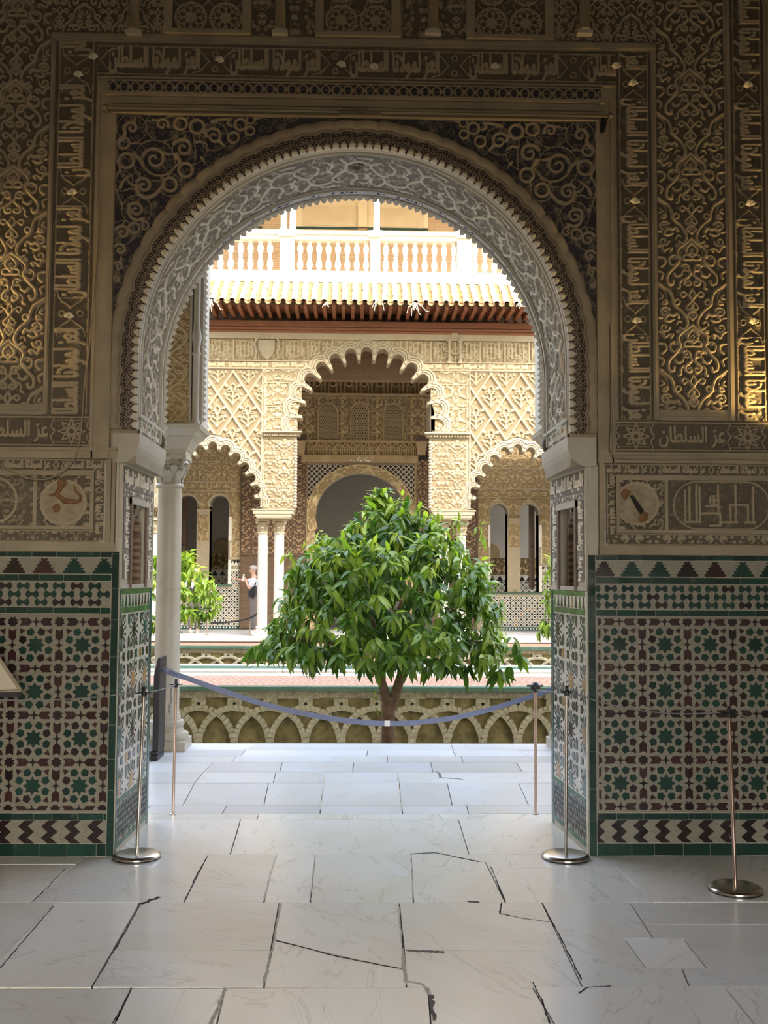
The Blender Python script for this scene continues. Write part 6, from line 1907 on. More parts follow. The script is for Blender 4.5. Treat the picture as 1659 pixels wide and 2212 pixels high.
relief('blind_arcade', M['facade_brown'], iw, span(ix(650), ix(925), st), span(iz(851), iz(804), st), lambda u, v: PAR.at(u - ix(735), v - iz(851)), pl(IY - .01), .05)
ibox(640, 940, 851, 856, 0, .13, 'moulding')
for k, (a, b) in enumerate(((645, 680), (733, 751), (803, 823), (880, 920))):
    relief('carved_pier', M['facade_brown'], iw, span(ix(a), ix(b), st), span(iz(954), iz(857), st), lambda u, v: PB1.at(u, v), pl(IY - .03), .025)
def jali(a, b, t_top, t_bot, dens, sd):
    x0, x1 = ix(a), ix(b); c = (x0 + x1) / 2; r = (x1 - x0) / 2; zs = iz(t_top) - r * 1.1; z0 = iz(t_bot)
    p = Pat(.20, .20, .006); g = random.Random(sd)
    for i in range(4):
        for j in range(4):
            p.ring(.025 + .05 * i + (.025 if j % 2 else 0), .025 + .05 * j, .020, .0075, 1)
    relief('pierced_screen', M['jali'], iw, span(x0, x1, .009), span(z0, iz(t_top), .009), lambda u, v: p.at(u * dens, v * dens), pl(IY - .01), .02, lambda u, v: (v < zs) | (np.hypot(u - c, (v - zs) / 1.1) < r))
    q = [(x0, z0)] + [(c - r * math.cos(t), zs + r * 1.1 * math.sin(t)) for t in np.linspace(0, math.pi, 16)] + [(x1, z0)]
    mb = MB(); mb.tube([(x, IY - .03, z) for x, z in q], .028, 6); mb.build('screen_frame', M['facade_brown_plain'], iw)
    relief('carved_field', M['facade_brown'], iw, span(x0 - .10, x1 + .10, .013), span(z0, iz(859), .013), lambda u, v: PB1.at(u * 1.3, v * 1.3), pl(IY - .004), .02, lambda u, v: ~((np.abs(u - c) < r) & ((v < zs) | (np.hypot(u - c, (v - zs) / 1.1) < r))))
jali(686, 729, 871, 953, 1.0, 1); jali(757, 796, 869, 953, .7, 2); jali(828, 870, 871, 953, 1.0, 3)
for px in (742, 813):
    x, z = on_plane(px, 905, IY); mb = MB(); pts = [(x + .075 * math.cos(a), IY - .06, z + .075 * math.sin(a)) for a in np.linspace(0, 2 * math.pi, 13)]; mb.tube(pts, .02, 6, False); mb.box(x - .02, x + .02, IY - .06, IY - .03, z - .06, z + .06); mb.build('roundel', M['facade_brown_plain'], iw)
ibox(636, 935, 953, 957, 0, .16, 'moulding')
relief('carved_frieze', M['facade_brown'], iw, span(ix(661), ix(898), st), span(iz(983), iz(957), st), lambda u, v: PAR.at(u * 2.2, (v - iz(983)) * 1.7), pl(IY - .05), .04)
for a, b in ((641, 661), (897, 921)):
    x0, x1 = ix(a), ix(b); MB().frustum(((x0 + x1) / 2, IY - .14, iz(984)), ((x0 + x1) / 2, IY - .16, iz(957)), ((x1 - x0) / 2 * .7, .12), ((x1 - x0) / 2, .16)).build('bracket', M['facade_brown_plain'], iw)
ibox(652, 902, 984, 1000, 0, .12, 'lintel_beam', 'facade_brown_plain'); ibox(905, 926, 985, 993, .12, .16, 'iron_strap', 'black_plastic')
mb = MB()
for k in range(22): x = ix(765 + rng.uniform(-12, 40)); z = iz(990 + rng.uniform(-1, 7)); s = rng.uniform(.012, .03); mb.prism(ccw([(x - s, z - s), (x + s, z - s * .4), (x + s * .6, z + s), (x - s * .7, z + s * .5)]), FACE(IY - .121), 0, .003)
tag(mb.build('flaked_paint', M['white_paint'], iw), kind='stuff')
# archivolt of the door and lattice spandrels
cx, cz = ix(780), iz(1112); rx, rz = (ix(877) - ix(683)) / 2, iz(1022) - iz(1112)
def darch(U, V, H):
    k = 1 + .20 * V
    return cx - rx * k * np.cos(U), IY - .03 - H, cz + rz * k * np.sin(U)
relief('door_archivolt', M['facade_in'], iw, span(-.35, math.pi + .35, .012), span(0, 1, .06), lambda u, v: np.maximum(PI2.at(u * 1.3, v * .22), (v > .9) * 1.0), darch, .03, flip=True)
pj = Pat(.15, .15, .006)
pj.line([(0, 0), (.15, .15)], .016, 1, False); pj.line([(0, .15), (.15, 0)], .016, 1, False)
M['jali_pale'] = m_carved('pale_pierced_lattice', (.035, .028, .022), (.52, .46, .37), lo=.35, hi=.55, stain=.1)
relief('spandrel_lattice', M['jali_pale'], iw, span(ix(664), ix(895), .010), span(iz(1080), iz(1004), .010), lambda u, v: pj.at(u, v), pl(IY - .012), .022, lambda u, v: np.hypot((u - cx) / (rx * 1.2), (v - cz) / (rz * 1.2)) > 1)
for a, b in ((657, 664), (895, 903)): ibox(a, b, 1000, 1364, 0, .06, 'door_frame', 'facade_brown_plain')
relief('carved_jamb', M['facade_in'], iw, span(ix(664), ix(683), .014), span(.05, iz(1080), .014), lambda u, v: PI1.at(u, v), pl(IY - .01), .02)
relief('carved_jamb', M['facade_in'], iw, span(ix(877), ix(895), .014), span(.05, iz(1080), .014), lambda u, v: PI1.at(u, v), pl(IY - .01), .02)
# the room behind
BY = 28.5
mb = MB(); mb.box(-9, 10, BY, BY + .2, 0, 6.5); mb.box(-9.2, -9, IY, BY, 0, 6.5)
rb = mb.build('wall_far_room', M['grey_room']); tag(rb, 'plain grey wall of the room behind the far gallery door', 'wall', kind='structure')
tag(MB().box(-9.2, 10.2, IY + .4, BY + .2, 6.5, 6.7).build('ceiling_far_room', M['wood_dark']), 'dark ceiling of the room behind the far gallery', 'ceiling', kind='structure')
bxx = lambda px: fx(px, BY); bzz = lambda py: fz(py, BY)
for a, b, dz in ((380, 560, 0), (1040, 1260, 8)):
    relief('carved_frieze', M['facade_brown'], rb, span(bxx(a), bxx(b), .02), span(bzz(1232 + dz), bzz(1196 + dz), .02), lambda u, v: PI2.at(u, v), pl(BY), .03)
    MB().box(bxx(a), bxx(b), BY - .02, BY, bzz(1262 + dz), bzz(1233 + dz)).build('merlon_course', M['white_tile2'], rb)
    n = int((bxx(b) - bxx(a)) / .24)
    for k in range(n):
        c = bxx(a) + .12 + k * .24
        MB().prism(ccw([(c - .10, bzz(1245 + dz)), (c + .10, bzz(1245 + dz)), (c, bzz(1234 + dz))]), FACE(BY - .02), 0, .01).build('merlon_tile', M['black_tile'], rb)
    mosaic('tile_dado', bxx(a), bxx(b), .3, bzz(1246 + dz), BY - .01, rb, .2)
for px, py in ((485, 1196), (1062, 1204)):
    x = bxx(px); z = bzz(py); q = [(x - .30, z - .02)] + [(x - .30 * math.cos(t), z + .02 + .46 * math.sin(t) ** .7) for t in np.linspace(.05, math.pi - .05, 16)] + [(x + .30, z - .02)]
    MB().prism(ccw(q), FACE(BY), 0, .04, .02).build('blind_arch', M['facade_brown_plain'], rb)
for a, b, dz in ((392, 401, 0), (1146, 1158, 8)):
    x0, x1 = ix(a), ix(b); s = MB().box(x0, x1, IY + .3, IY + .36, iz(1262 + dz), iz(1068)).build('window_shutter', M['wood_dark'], iw)
    MB().box(x0 + .02, x1 - .02, IY + .28, IY + .30, iz(1180), iz(1177)).build('cross_rail', M['panel_black'], s)

# gallery ceiling over there, end walls
tag(MB().box(-9, 10, FY + .52, IY - .01, 8.12, 8.3).build('ceiling_far_gallery', M['wood_dark']), 'dark timber ceiling of the far gallery', 'ceiling', kind='structure')
tag(MB().box(-9.2, -7.2, FY, IY, 0, 8.1).build('wall_far_end_left', M['facade_plain']), 'end of the far gallery on the left', 'wall', kind='structure')
tag(MB().box(8.6, 10, FY, IY, 0, 8.1).build('wall_far_end_right', M['facade_plain']), 'end of the far gallery on the right', 'wall', kind='structure')
tag(MB().box(-16, fx(150), FY, FY + .5, 0, 9.0).build('wall_far_left', M['facade_plain']), 'facade continuing to the left out of view', 'wall', kind='structure')
tag(MB().box(fx(1430), 18, FY, FY + .5, 0, 9.0).build('wall_far_right', M['facade_plain']), 'facade continuing to the right out of view', 'wall', kind='structure')

# ---------------------------------------------------------------- eaves, tiled roof, balcony, upper storey
EX0, EX1 = fx(395), fx(1215)
ev = MB().box(EX0, EX1, FY - .06, FY + .3, z_eave, fz(697)).build('eaves', M['wood_red'], fac)
MB().box(EX0, EX1, FY - .10, FY - .05, fz(709), fz(697)).build('fascia_board', M['wood_red'], ev); MB().box(EX0, EX1, FY - .13, FY - .05, fz(716), fz(712)).build('fascia_board', M['wood_red'], ev)
EYF = 19.56
ze = fz(664, EYF)
sp = fx(800) - fx(780.3); x = EX0 + .1; k = 0
raf = MB().frustum((0, 0, 0), (0, 0, .15), (.043, .62), (.043, .66)).mesh('rafter', M['wood_red'])
while x < EX1:
    inst('rafter', raf, ev, (x, EYF + .68, ze - .02 + rng.uniform(-.006, .006)), (0, 0, rng.uniform(-.012, .012))); x += sp; k += 1
MB().box(EX0, EX1, EYF + .0, FY, ze + .13, ze + .15).build('soffit_board', M['wood_red'], ev); MB().box(EX0, EX1, EYF + .06, EYF + .12, ze + .06, ze + .14).build('eave_board', M['wood_dark'], ev)
rf = empty('tiled_roof', (0, 0, 0)); tag(rf, 'sunlit barrel tiled roof above the red brown eaves', 'roof')
zr0, zr1, yr0, yr1 = fz(654, 19.45), fz(606, 20.62), 19.45, 20.62
slope = math.atan2(zr1 - zr0, yr1 - yr0); RL = math.hypot(zr1 - zr0, yr1 - yr0)
MB().add([(EX0, yr0 + .30, zr0 + .13), (EX1, yr0 + .30, zr0 + .13), (EX1, yr1, zr1 - .03), (EX0, yr1, zr1 - .03), (EX0, yr0 + .30, zr0 + .02), (EX1, yr0 + .30, zr0 + .02), (EX1, yr1, zr1 - .3), (EX0, yr1, zr1 - .3)], [(0, 1, 2, 3), (4, 7, 6, 5), (0, 4, 5, 1), (2, 6, 7, 3)]).build('roof_deck', M['roof_pan'], rf)
def barrel_me(r0, r1, L, mat, up=1, n=8):
    mb = MB(); v = []
    for t, r in ((0, r0), (1, r1)):
        for q in (r, r - .014):
            for k in range(n + 1):
                a = math.pi * k / n; v.append((q * math.cos(a), t * L, up * q * math.sin(a)))
    m = n + 1; fs = []
    for k in range(n): fs += [(k, k + 1, 2 * m + k + 1, 2 * m + k), (m + k + 1, m + k, 3 * m + k, 3 * m + k + 1), (k + 1, k, m + k, m + k + 1)]
    mb.add(v, fs); return mb.mesh('roof_tile', mat, True)
rows = 4; TL = RL / rows
tm = barrel_me(.078, .064, TL * 1.18, M['roof_tile']); pm = barrel_me(.085, .075, TL * 1.15, M['roof_pan'], -1)
tsp = fx(800) - fx(778.9)
x = EX0 + .1
while x < EX1 - .05:
    for r in range(rows):
        t = r / rows; y = yr0 + (yr1 - yr0) * t; z = zr0 + (zr1 - zr0) * t
        inst('roof_tile', tm, rf, (x, y, z + .012 + .012 * (r == 0) * 0), (slope, rng.uniform(-.05, .05), rng.uniform(-.03, .03)))
        inst('pan_tile', pm, rf, (x + tsp / 2, y - .02, z + .015), (slope, 0, 0))
    x += tsp
# dry weeds
def weed(px, py, Y, h, n, label):
    x, z = on_plane(px, py, Y); g = random.Random(int(px)); mb = MB()
    for k in range(n):
        a = g.uniform(-1.2, 1.2); L = h * g.uniform(.5, 1)
        p = [(x, Y, z)]
        for j in range(1, 5): p.append((x + math.sin(a) * L * j / 4 + g.uniform(-.02, .02), Y - .04 * j, z - L * (j / 4) ** 1.3 * g.uniform(.4, 1) + (.03 if j < 2 else 0)))
        mb.tube(p, [.012, .011, .010, .008, .005], 5)
    tag(mb.build('dry_weed', M['straw'], None, True), label, 'weed')
weed(455, 648, 19.47, .45, 9, 'clump of dry weeds hanging off the left end of the roof'); weed(815, 650, 19.47, .30, 6, 'small dry weed tuft hanging from the middle of the eaves')
weed(893, 655, 19.47, .50, 6, 'largest dry branch hanging from the eaves right of centre'); weed(706, 656, 19.47, .22, 4, 'thin dry stalks at the eaves left of centre'); weed(1122, 655, 19.47, .3, 4, 'thin dry stalks near the right end of the eaves')
mb = MB(); g = random.Random(4)
for k in range(240):
    x = g.uniform(EX0, EX1); c = EX0 + .1 + tsp / 2 + round((x - EX0 - .1) / tsp) * tsp + g.uniform(-.03, .03); t = g.random(); y = yr0 + (yr1 - yr0) * t; z = zr0 + (zr1 - zr0) * t - .01
    for j in range(3): a = g.uniform(-.6, .6); mb.add([(c - .006, y, z), (c + .006, y, z), (c + math.sin(a) * .09, y - .02, z + .08 * g.random() + .03)], [(0, 1, 2)])
M['moss'] = m_plain('yellow_moss', (.42, .36, .10), .9, var=.3)
tag(mb.build('moss_tuft', M['moss'], rf), kind='stuff')

bl = empty('balustrade', (0, 0, 0)); tag(bl, 'white marble balustrade of the sunlit upper balcony', 'balustrade')
BYY = 20.72
zb0, zb1, zb2 = fz(607, BYY), fz(591, BYY), fz(522, BYY)
zb3 = fz(505, BYY)
MB().box(EX0, EX1, BYY - .2, BYY + .25, zb0 - .1, zb1).build('plinth', M['white_marble'], bl)
mb = MB(); mb.box(EX0, EX1, BYY - .17, BYY + .17, zb2, zb2 + .11); mb.box(EX0, EX1, BYY - .22, BYY + .22, zb2 + .11, zb3); mb.build('handrail', M['white_marble'], bl)
h = zb2 - zb1
prof = [(.085, 0), (.085, .05), (.06, .06), (.065, .09), (.098, .20), (.104, .27), (.085, .36), (.052, .455), (.050, .47), (.068, .485), (.068, .515), (.050, .53), (.052, .545), (.085, .64), (.104, .73), (.098, .80), (.065, .88), (.058, .91), (.08, .94), (.085, .96), (.085, 1)]
bal = MB().lathe([(r * .76, z * h) for r, z in prof], (0, 0, 0), 14).mesh('baluster', M['white_marble'], True)
peds = [(616, 31), (808, 21), (1002, 33), (421, 31), (1196, 31)]
bs = [(px_ , None) for px_ in (448, 470, 492, 514, 535, 557, 578)] + [(640 + 4 + 20.6 * k, None) for k in range(8)] + [(828 + 3 + 21.2 * k, None) for k in range(8)] + [(1026 + 21 * k, None) for k in range(8)]
for px_, _ in bs:
    inst('baluster', bal, bl, (fx(px_, BYY), BYY, zb1))
for px_, w in peds:
    x = fx(px_, BYY); hw = w / 2 / 86
    mb = MB(); mb.box(x - hw, x + hw, BYY - .17, BYY + .17, zb1, zb2); mb.box(x - hw * .72, x + hw * .72, BYY - .185, BYY - .17, zb1 + .1, zb2 - .1); mb.build('pedestal', M['white_marble'], bl)
    MB().box(x - hw - .05, x + hw + .05, BYY - .25, BYY + .22, zb2 + .06, zb3 + .012).build('pedestal_cap', M['white_marble'], bl)
for i, px_ in enumerate((607.5, 627, 810.5, 992, 1012)):
    x = fx(px_, 20.78); c = empty('balcony_column', (x, 20.78, zb3 + .012)); tag(c, ['leftmost of the slim white columns on the balcony', 'second slim white column on the balcony, beside the leftmost', 'single slim white column in the middle of the balcony', 'slim white column at the right end, cut by the arch fringe', 'rightmost slim white balcony column behind the arch fringe'][i], 'column', 'slim white columns on the balcony')
    MB().lathe([(.12, 0), (.12, .04), (.10, .06), (.11, .09), (.082, .12)], (0, 0, 0), 16).build('base', M['white_marble'], c, True)
    MB().lathe([(.080, .11), (.078, 1.0), (.070, 2.0)], (0, 0, 0), 16).build('shaft', M['white_marble'], c, True)
    MB().lathe([(.07, 1.99), (.09, 2.0), (.075, 2.03), (.12, 2.2), (.12, 2.26)], (0, 0, 0), 14).build('capital', M['white_marble'], c, True)
# upper back wall
UY = 23.6
ux = lambda px: fx(px, UY); uz = lambda py: fz(py, UY)
tag(MB().box(EX0 - 1, EX1 + 1, BYY + .2, UY + .3, zb1 - .35, zb1 - .05).build('floor_balcony', M['tan']), 'balcony floor behind the balustrade', 'floor', kind='structure')
uw = MB().box(EX0 - 1, EX1 + 1, UY, UY + .3, 7, 12.3).build('wall_balcony', M['brick']); tag(uw, 'small brick back wall of the upper gallery with tan panels', 'wall', kind='structure')
def ubox(a, b, t0, t1, d, nm, mat): 
    x0, x1 = sorted((ux(a), ux(b))); z0, z1 = sorted((uz(t0), uz(t1))); return MB().box(x0, x1, UY - d, UY, z0, z1).build(nm, M[mat], uw)
ubox(634, 923, 431, 492, .04, 'tan_panel', 'cream'); ubox(646, 770, 447, 490, .055, 'inner_panel', 'tan'); ubox(818, 914, 450, 490, .055, 'inner_panel', 'tan'); ubox(770, 789, 380, 492, .12, 'pilaster', 'cream')
ubox(470, 560, 440, 488, .04, 'tan_panel', 'cream'); ubox(985, 1060, 440, 492, .04, 'tan_panel', 'cream')
for a, b in ((634, 770), (790, 923), (520, 560)):
    n = int((b - a) / 16)
    for k in range(n): 
        q = ubox(a + (b - a) * k / n + .3, a + (b - a) * (k + 1) / n - .3, 493, 497.5, .06, 'green_tile', 'green_tile')
ubox(460, 1080, 498, 510, .05, 'brick_ledge', 'tan')
ubox(634, 923, 405, 430, .03, 'dark_screen', 'wood_dark')
pj2 = Pat(.09, .09, .008); pj2.dot(.045, .045, .026, 1, .7)
M['blue_lattice'] = m_carved('blue_white_lattice', (.035, .035, .10), (.75, .72, .66), lo=.4, hi=.6, stain=0)
relief('lattice_tiles', M['blue_lattice'], uw, span(ux(745), ux(812), .012), span(uz(430), uz(415), .012), lambda u, v: pj2.at(u, v), pl(UY - .035), .006)
ur = MB().box(EX0 - 1, EX1 + 1, 20.3, UY + .3, 12.2, 12.4).build('ceiling_balcony', M['white_paint']); tag(ur, 'white soffit over the upper gallery', 'ceiling', kind='structure')

# ---------------------------------------------------------------- orange trees
LV = []                                    # one leaf: folded, drooping, pointed
for t, w, d in ((0, .02, 0), (.12, .11, .012), (.34, .160, .0), (.6, .135, -.07), (.82, .07, -.18), (1, .006, -.26)):
    for s in (-1, 0, 1):
        LV.append((s * w, t, d + (.045 * abs(s) * (1 - t) if s else 0)))
LV = np.array(LV)
LQ = np.array([(j * 3 + s, j * 3 + s + 1, j * 3 + s + 4, j * 3 + s + 3) for j in range(5) for s in range(2)])
def leaf_frames(clusters, seed, scale=1.0):
    """clusters: (pos, outward, size, tone, n) -> list of (origin, 3x3, length, tone)"""
    g = random.Random(seed); out = []
    for pos, o, size, tone, n in clusters:
        o = Vector(o).normalized(); up = Vector((0, 0, 1))
        side = o.cross(up)
        if side.length < .05: side = Vector((1, 0, 0))
        side.normalize()
        for k in range(n):
            a = 2 * math.pi * (k / n) + g.uniform(-.5, .5)
            rad = side * math.cos(a) + (up * .9 + o * .1) * math.sin(a)
            d = (o * g.uniform(.15, .75) + rad * g.uniform(.5, 1.0) + Vector((0, 0, -g.uniform(.45, 1.35)))).normalized()
            org = Vector(pos) - o * g.uniform(0, .16) + rad * .012
            n_ = (up * g.uniform(.6, 1) + o * g.uniform(.3, .9) + Vector((g.uniform(-.35, .35), g.uniform(-.35, .35), 0)))
            x = d.cross(n_); 
            if x.length < 1e-3: x = side.copy()
            x.normalize(); z = x.cross(d)
            L = size * g.uniform(.72, 1.22) * scale
            out.append((org, Matrix((x, d, z)).transposed(), L, min(1, max(0, tone + g.uniform(-.16, .18)))))
    return out
def bulk(name, frames, parent):
    nL = len(frames); V = np.empty((nL, len(LV), 3)); T = np.empty((nL, len(LV)))
    for i, (o, m, L, t) in enumerate(frames):
        V[i] = (np.array(m) @ (LV * L).T).T + np.array(o); T[i] = t
    Qd = (LQ[None] + (np.arange(nL) * len(LV))[:, None, None]).reshape(-1, 4)
    return put(bpy.data.objects.new(name, np_mesh(name, V.reshape(-1, 3), Qd, M['leaf'], {'tone': T.ravel()}, True)), parent)
LEAFM = []
for i in range(8):
    t = .18 + .75 * i / 7
    LEAFM.append(np_mesh('leaf', LV, LQ, M['leaf'], {'tone': np.full(len(LV), t)}, True))

def crown(prof, cx, cy, depth, ncl, seed, size, nleaf):
    """prof: list (z, x_left, x_right) of the crown outline; returns leaf clusters"""
    g = random.Random(seed); zs = [p[0] for p in prof]; out = []
    zmin, zmax = min(zs), max(zs)
    while len(out) < ncl:
        z = g.uniform(zmin, zmax)
        xl, xr = np.interp(z, zs[::-1], [p[1] for p in prof][::-1]), np.interp(z, zs[::-1], [p[2] for p in prof][::-1])
        hw, c = (xr - xl) / 2, (xl + xr) / 2
        if g.random() > (hw / 1.65) ** .8 + .08: continue
        a = g.uniform(0, 2 * math.pi)
        if math.sin(a) > .25 and g.random() < .6: a = -a          # the far side matters less
        k = g.choice((1, .97, .93, .88, .8, .6))
        x = c + hw * k * math.cos(a); y = cy + depth * (hw / 1.65) * k * math.sin(a)
        o = (math.cos(a), math.sin(a), .25 + 1.3 * ((z - zmin) / (zmax - zmin)) ** 2)
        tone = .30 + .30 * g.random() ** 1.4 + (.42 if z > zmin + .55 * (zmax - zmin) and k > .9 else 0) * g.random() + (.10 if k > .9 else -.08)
        out.append(((x, y, z + .05), o, size, tone, nleaf + g.randint(-1, 2)))
    return out

TY = 6.9
def tz(px, py): return on_plane(px, py, TY)
prof_px = [(1060, 812, 836), (1085, 792, 862), (1105, 765, 930), (1130, 740, 965), (1150, 690, 1000), (1175, 668, 1030), (1200, 625, 1052), (1235, 612, 1066), (1270, 598, 1080), (1310, 585, 1098), (1345, 570, 1108), (1380, 560, 1112), (1402, 552, 1118), (1418, 560, 1110), (1428, 660, 1090)]
prof = []
for y, a, b in prof_px:
    l = tz(a + 10, y + 6); r = tz(b - 10, y + 6); prof.append((l[1], l[0], r[0]))
tree = empty('orange_tree', (tz(838, 1606)[0], TY, -1.5)); tag(tree, 'leafy orange tree with forked trunk standing in the garden, centre of view', 'tree')
tree.location = (0, 0, 0)
b0 = tz(838, 1606)
def TP(px, py, dy=0): q = on_plane(px, py, TY); return (q[0], TY + dy, q[1])
mb = MB(); mb.tube([(b0[0] - .01, TY, -1.52), (b0[0], TY, -1.2), TP(838, 1600), TP(839, 1560), TP(838, 1525), TP(842, 1505)], [.115, .095, .082, .078, .080, .086], 14)
mb.tube([TP(840, 1530), TP(832, 1500), TP(824, 1470), TP(820, 1430), TP(822, 1390, .1), TP(800, 1330, .2), TP(760, 1260, .25)], [.070, .058, .050, .046, .040, .03, .015], 12)
mb.tube([TP(842, 1530), TP(856, 1495), TP(866, 1460), TP(872, 1420), TP(885, 1370, -.1), TP(920, 1310, -.2), TP(960, 1240, -.2)], [.072, .062, .052, .048, .040, .03, .015], 12)
for q in ([(822, 1400, 0), (760, 1390, -.3), (690, 1380, -.5), (610, 1370, -.5)], [(872, 1420, 0), (940, 1400, .3), (1020, 1390, .4), (1080, 1390, .4)], [(820, 1390, 0), (815, 1280, .0), (822, 1180, 0), (825, 1090, 0)], [(880, 1370, 0), (850, 1330, -.7), (860, 1290, -1.1)], [(822, 1380, 0), (700, 1320, .4), (640, 1260, .6)]):
    mb.tube([TP(*p) for p in q], [.028, .020, .014, .006][:len(q)], 8)
mb.build('trunk', M['bark'], tree, True)
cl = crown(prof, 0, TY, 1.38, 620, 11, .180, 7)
for k in range(110):
    zz = rng.uniform(prof[-2][0], prof[3][0]); a = rng.uniform(0, 6.28); hw = np.interp(zz, [p[0] for p in prof][::-1], [(p[2] - p[1]) / 2 for p in prof][::-1]) * rng.uniform(.2, .62)
    xc_ = np.interp(zz, [p[0] for p in prof][::-1], [(p[2] + p[1]) / 2 for p in prof][::-1])
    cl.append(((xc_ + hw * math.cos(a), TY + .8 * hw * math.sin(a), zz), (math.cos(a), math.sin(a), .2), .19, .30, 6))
# young shoots at the top
g = random.Random(99); tw = MB()
for (bx_, by_, tx_, ty_, dy) in ((800, 1110, 795, 1075, -.1), (822, 1110, 815, 1052, 0), (836, 1110, 838, 1054, .05), (850, 1115, 868, 1072, -.05), (940, 1130, 945, 1098, 0), (985, 1140, 992, 1105, .1), (700, 1175, 690, 1148, 0), (1030, 1170, 1036, 1128, -.1), (690, 1180, 672, 1160, .1), (640, 1215, 622, 1185, 0), (905, 1130, 905, 1098, -.2)):
    p0, p1 = Vector(TP(bx_, by_, dy)), Vector(TP(tx_, ty_, dy)); mid = (p0 + p1) / 2 + Vector((.02, 0, 0))
    tw.tube([p0, mid, p1], [.006, .005, .003], 5)
    for k in range(4):
        t = .3 + .7 * k / 3; cl.append((tuple(p0.lerp(p1, t)), (g.uniform(-1, 1), -.6, .6), .12 + .03 * (1 - t), .80, 3))
for px_, py_ in ((1090, 1480), (1062, 1470), (690, 1445), (675, 1455), (1000, 1470), (985, 1460), (560, 1430), (570, 1420), (600, 1430), (1125, 1450), (1118, 1420), (945, 1455), (640, 1440), (1040, 1465)):
    cl.append((TP(px_, py_ - 22, g.uniform(-.6, .2)), (g.uniform(-.4, .4), -.5, -.6), .19, .40, 7))
for px_, py_ in ((803, 1502), (812, 1530), (808, 1490)):
    cl.append((TP(px_, py_, -.1), (-.6, -.5, .2), .07, .75, 4)); tw.tube([TP(px_, py_, -.1), TP(828, py_ + 12, -.05)], .003, 4)
tag(tw.build('twig', M['twig'], tree, True), kind='stuff')
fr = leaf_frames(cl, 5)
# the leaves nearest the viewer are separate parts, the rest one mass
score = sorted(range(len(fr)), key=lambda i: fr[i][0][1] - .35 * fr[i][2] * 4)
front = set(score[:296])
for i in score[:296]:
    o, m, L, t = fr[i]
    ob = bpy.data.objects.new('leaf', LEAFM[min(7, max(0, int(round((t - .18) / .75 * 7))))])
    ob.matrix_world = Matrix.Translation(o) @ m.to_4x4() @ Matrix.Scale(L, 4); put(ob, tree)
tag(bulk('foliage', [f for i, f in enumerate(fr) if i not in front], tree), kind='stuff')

def small_tree(cxp, prof_px, Y, depth, n, seed, label, trunk_px):
    t = empty('orange_tree', (0, 0, 0)); tag(t, label, 'tree')
    pr = []
    for y, a, b in prof_px:
        l = on_plane(a, y, Y); r = on_plane(b, y, Y); pr.append((l[1], l[0], r[0]))
    x, z = on_plane(cxp, trunk_px, Y)
    MB().tube([(x, Y, -1.52), (x, Y, -.5), (x + .02, Y, z), (x - .05, Y, z + .7)], [.10, .085, .075, .04], 10).build('trunk', M['bark'], t, True)
    c = crown(pr, x, Y, depth, n, seed, .20, 7)
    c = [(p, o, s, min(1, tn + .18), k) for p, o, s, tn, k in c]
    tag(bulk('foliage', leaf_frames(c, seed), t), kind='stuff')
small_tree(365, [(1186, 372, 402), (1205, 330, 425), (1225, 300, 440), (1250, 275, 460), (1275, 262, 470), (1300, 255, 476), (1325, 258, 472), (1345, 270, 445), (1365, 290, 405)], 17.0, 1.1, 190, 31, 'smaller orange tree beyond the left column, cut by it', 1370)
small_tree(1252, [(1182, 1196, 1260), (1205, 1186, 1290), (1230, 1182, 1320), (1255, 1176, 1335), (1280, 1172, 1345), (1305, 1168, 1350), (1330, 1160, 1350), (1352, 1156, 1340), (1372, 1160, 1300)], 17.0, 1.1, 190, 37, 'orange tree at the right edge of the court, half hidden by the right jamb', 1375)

# ---------------------------------------------------------------- barrier posts, cords and the belt
def post_parts(root, h, base=True, lean=0.0, mat='steel'):
    if base:
        mb = MB(); mb.lathe([(.128, .002), (.130, .008), (.128, .016), (.118, .024), (.105, .027), (.02, .029), (.012, .029)], (0, 0, 0), 40); mb.build('base', M['steel'], root, True)
        MB().lathe([(.131, .0), (.131, .004), (.12, .004)], (0, 0, 0), 40).build('rubber_ring', M['black_plastic'], root)
    else:
        MB().lathe([(.022, .0), (.022, .004), (.012, .006)], (0, 0, 0), 20).build('floor_socket', M['steel'], root)
    MB().tube([(0, 0, .004), (lean * .5, 0, h * .5), (lean, 0, h)], .0098, 14).build('pole', M[mat], root, True)
    mb = MB(); mb.lathe([(.0105, h - .03), (.015, h - .028), (.015, h - .004), (.010, h), (.009, h + .022), (.005, h + .026)], (lean, 0, 0), 16); mb.build('head', M['black_plastic'], root, True)
    mb = MB()
    for k in range(4):
        a = k * math.pi / 2 + .4; c = (lean + .026 * math.cos(a), .026 * math.sin(a), h - .010)
        mb.tube([(c[0] + .018 * math.cos(q), c[1] + .018 * math.sin(q), c[2]) for q in np.linspace(0, 2 * math.pi, 13)], .0022, 5, False)
    mb.build('ring', M['black_plastic'], root, True)
POSTS = []
def post(name, x, y, top_px, label, base=True, lean=0.0, mat='steel'):
    h = on_plane(top_px[0], top_px[1], y)[1]
    r = empty(name, (x, y, .003)); tag(r, label, 'barrier post', 'slim steel barrier posts'); post_parts(r, h, base, lean, mat)
    POSTS.append(r); return (x + lean, y, h)
A = post('barrier_post', -1.185, -.035, (305, 1494), 'slim steel barrier post on round base at the left jamb corner', True, .022)
B = post('barrier_post', -1.168, 1.02, (373, 1476), 'slim barrier post set in the floor near the left column, without base plate', False, .005, 'bronze')
C = post('barrier_post', 1.165, -.06, (1227, 1492), 'slim steel barrier post on round base at the right jamb corner', True, .010)
D = post('barrier_post', 1.185, 1.03, (1160, 1487), 'slim barrier post with black belt head beyond the right jamb', False, .0, 'bronze')
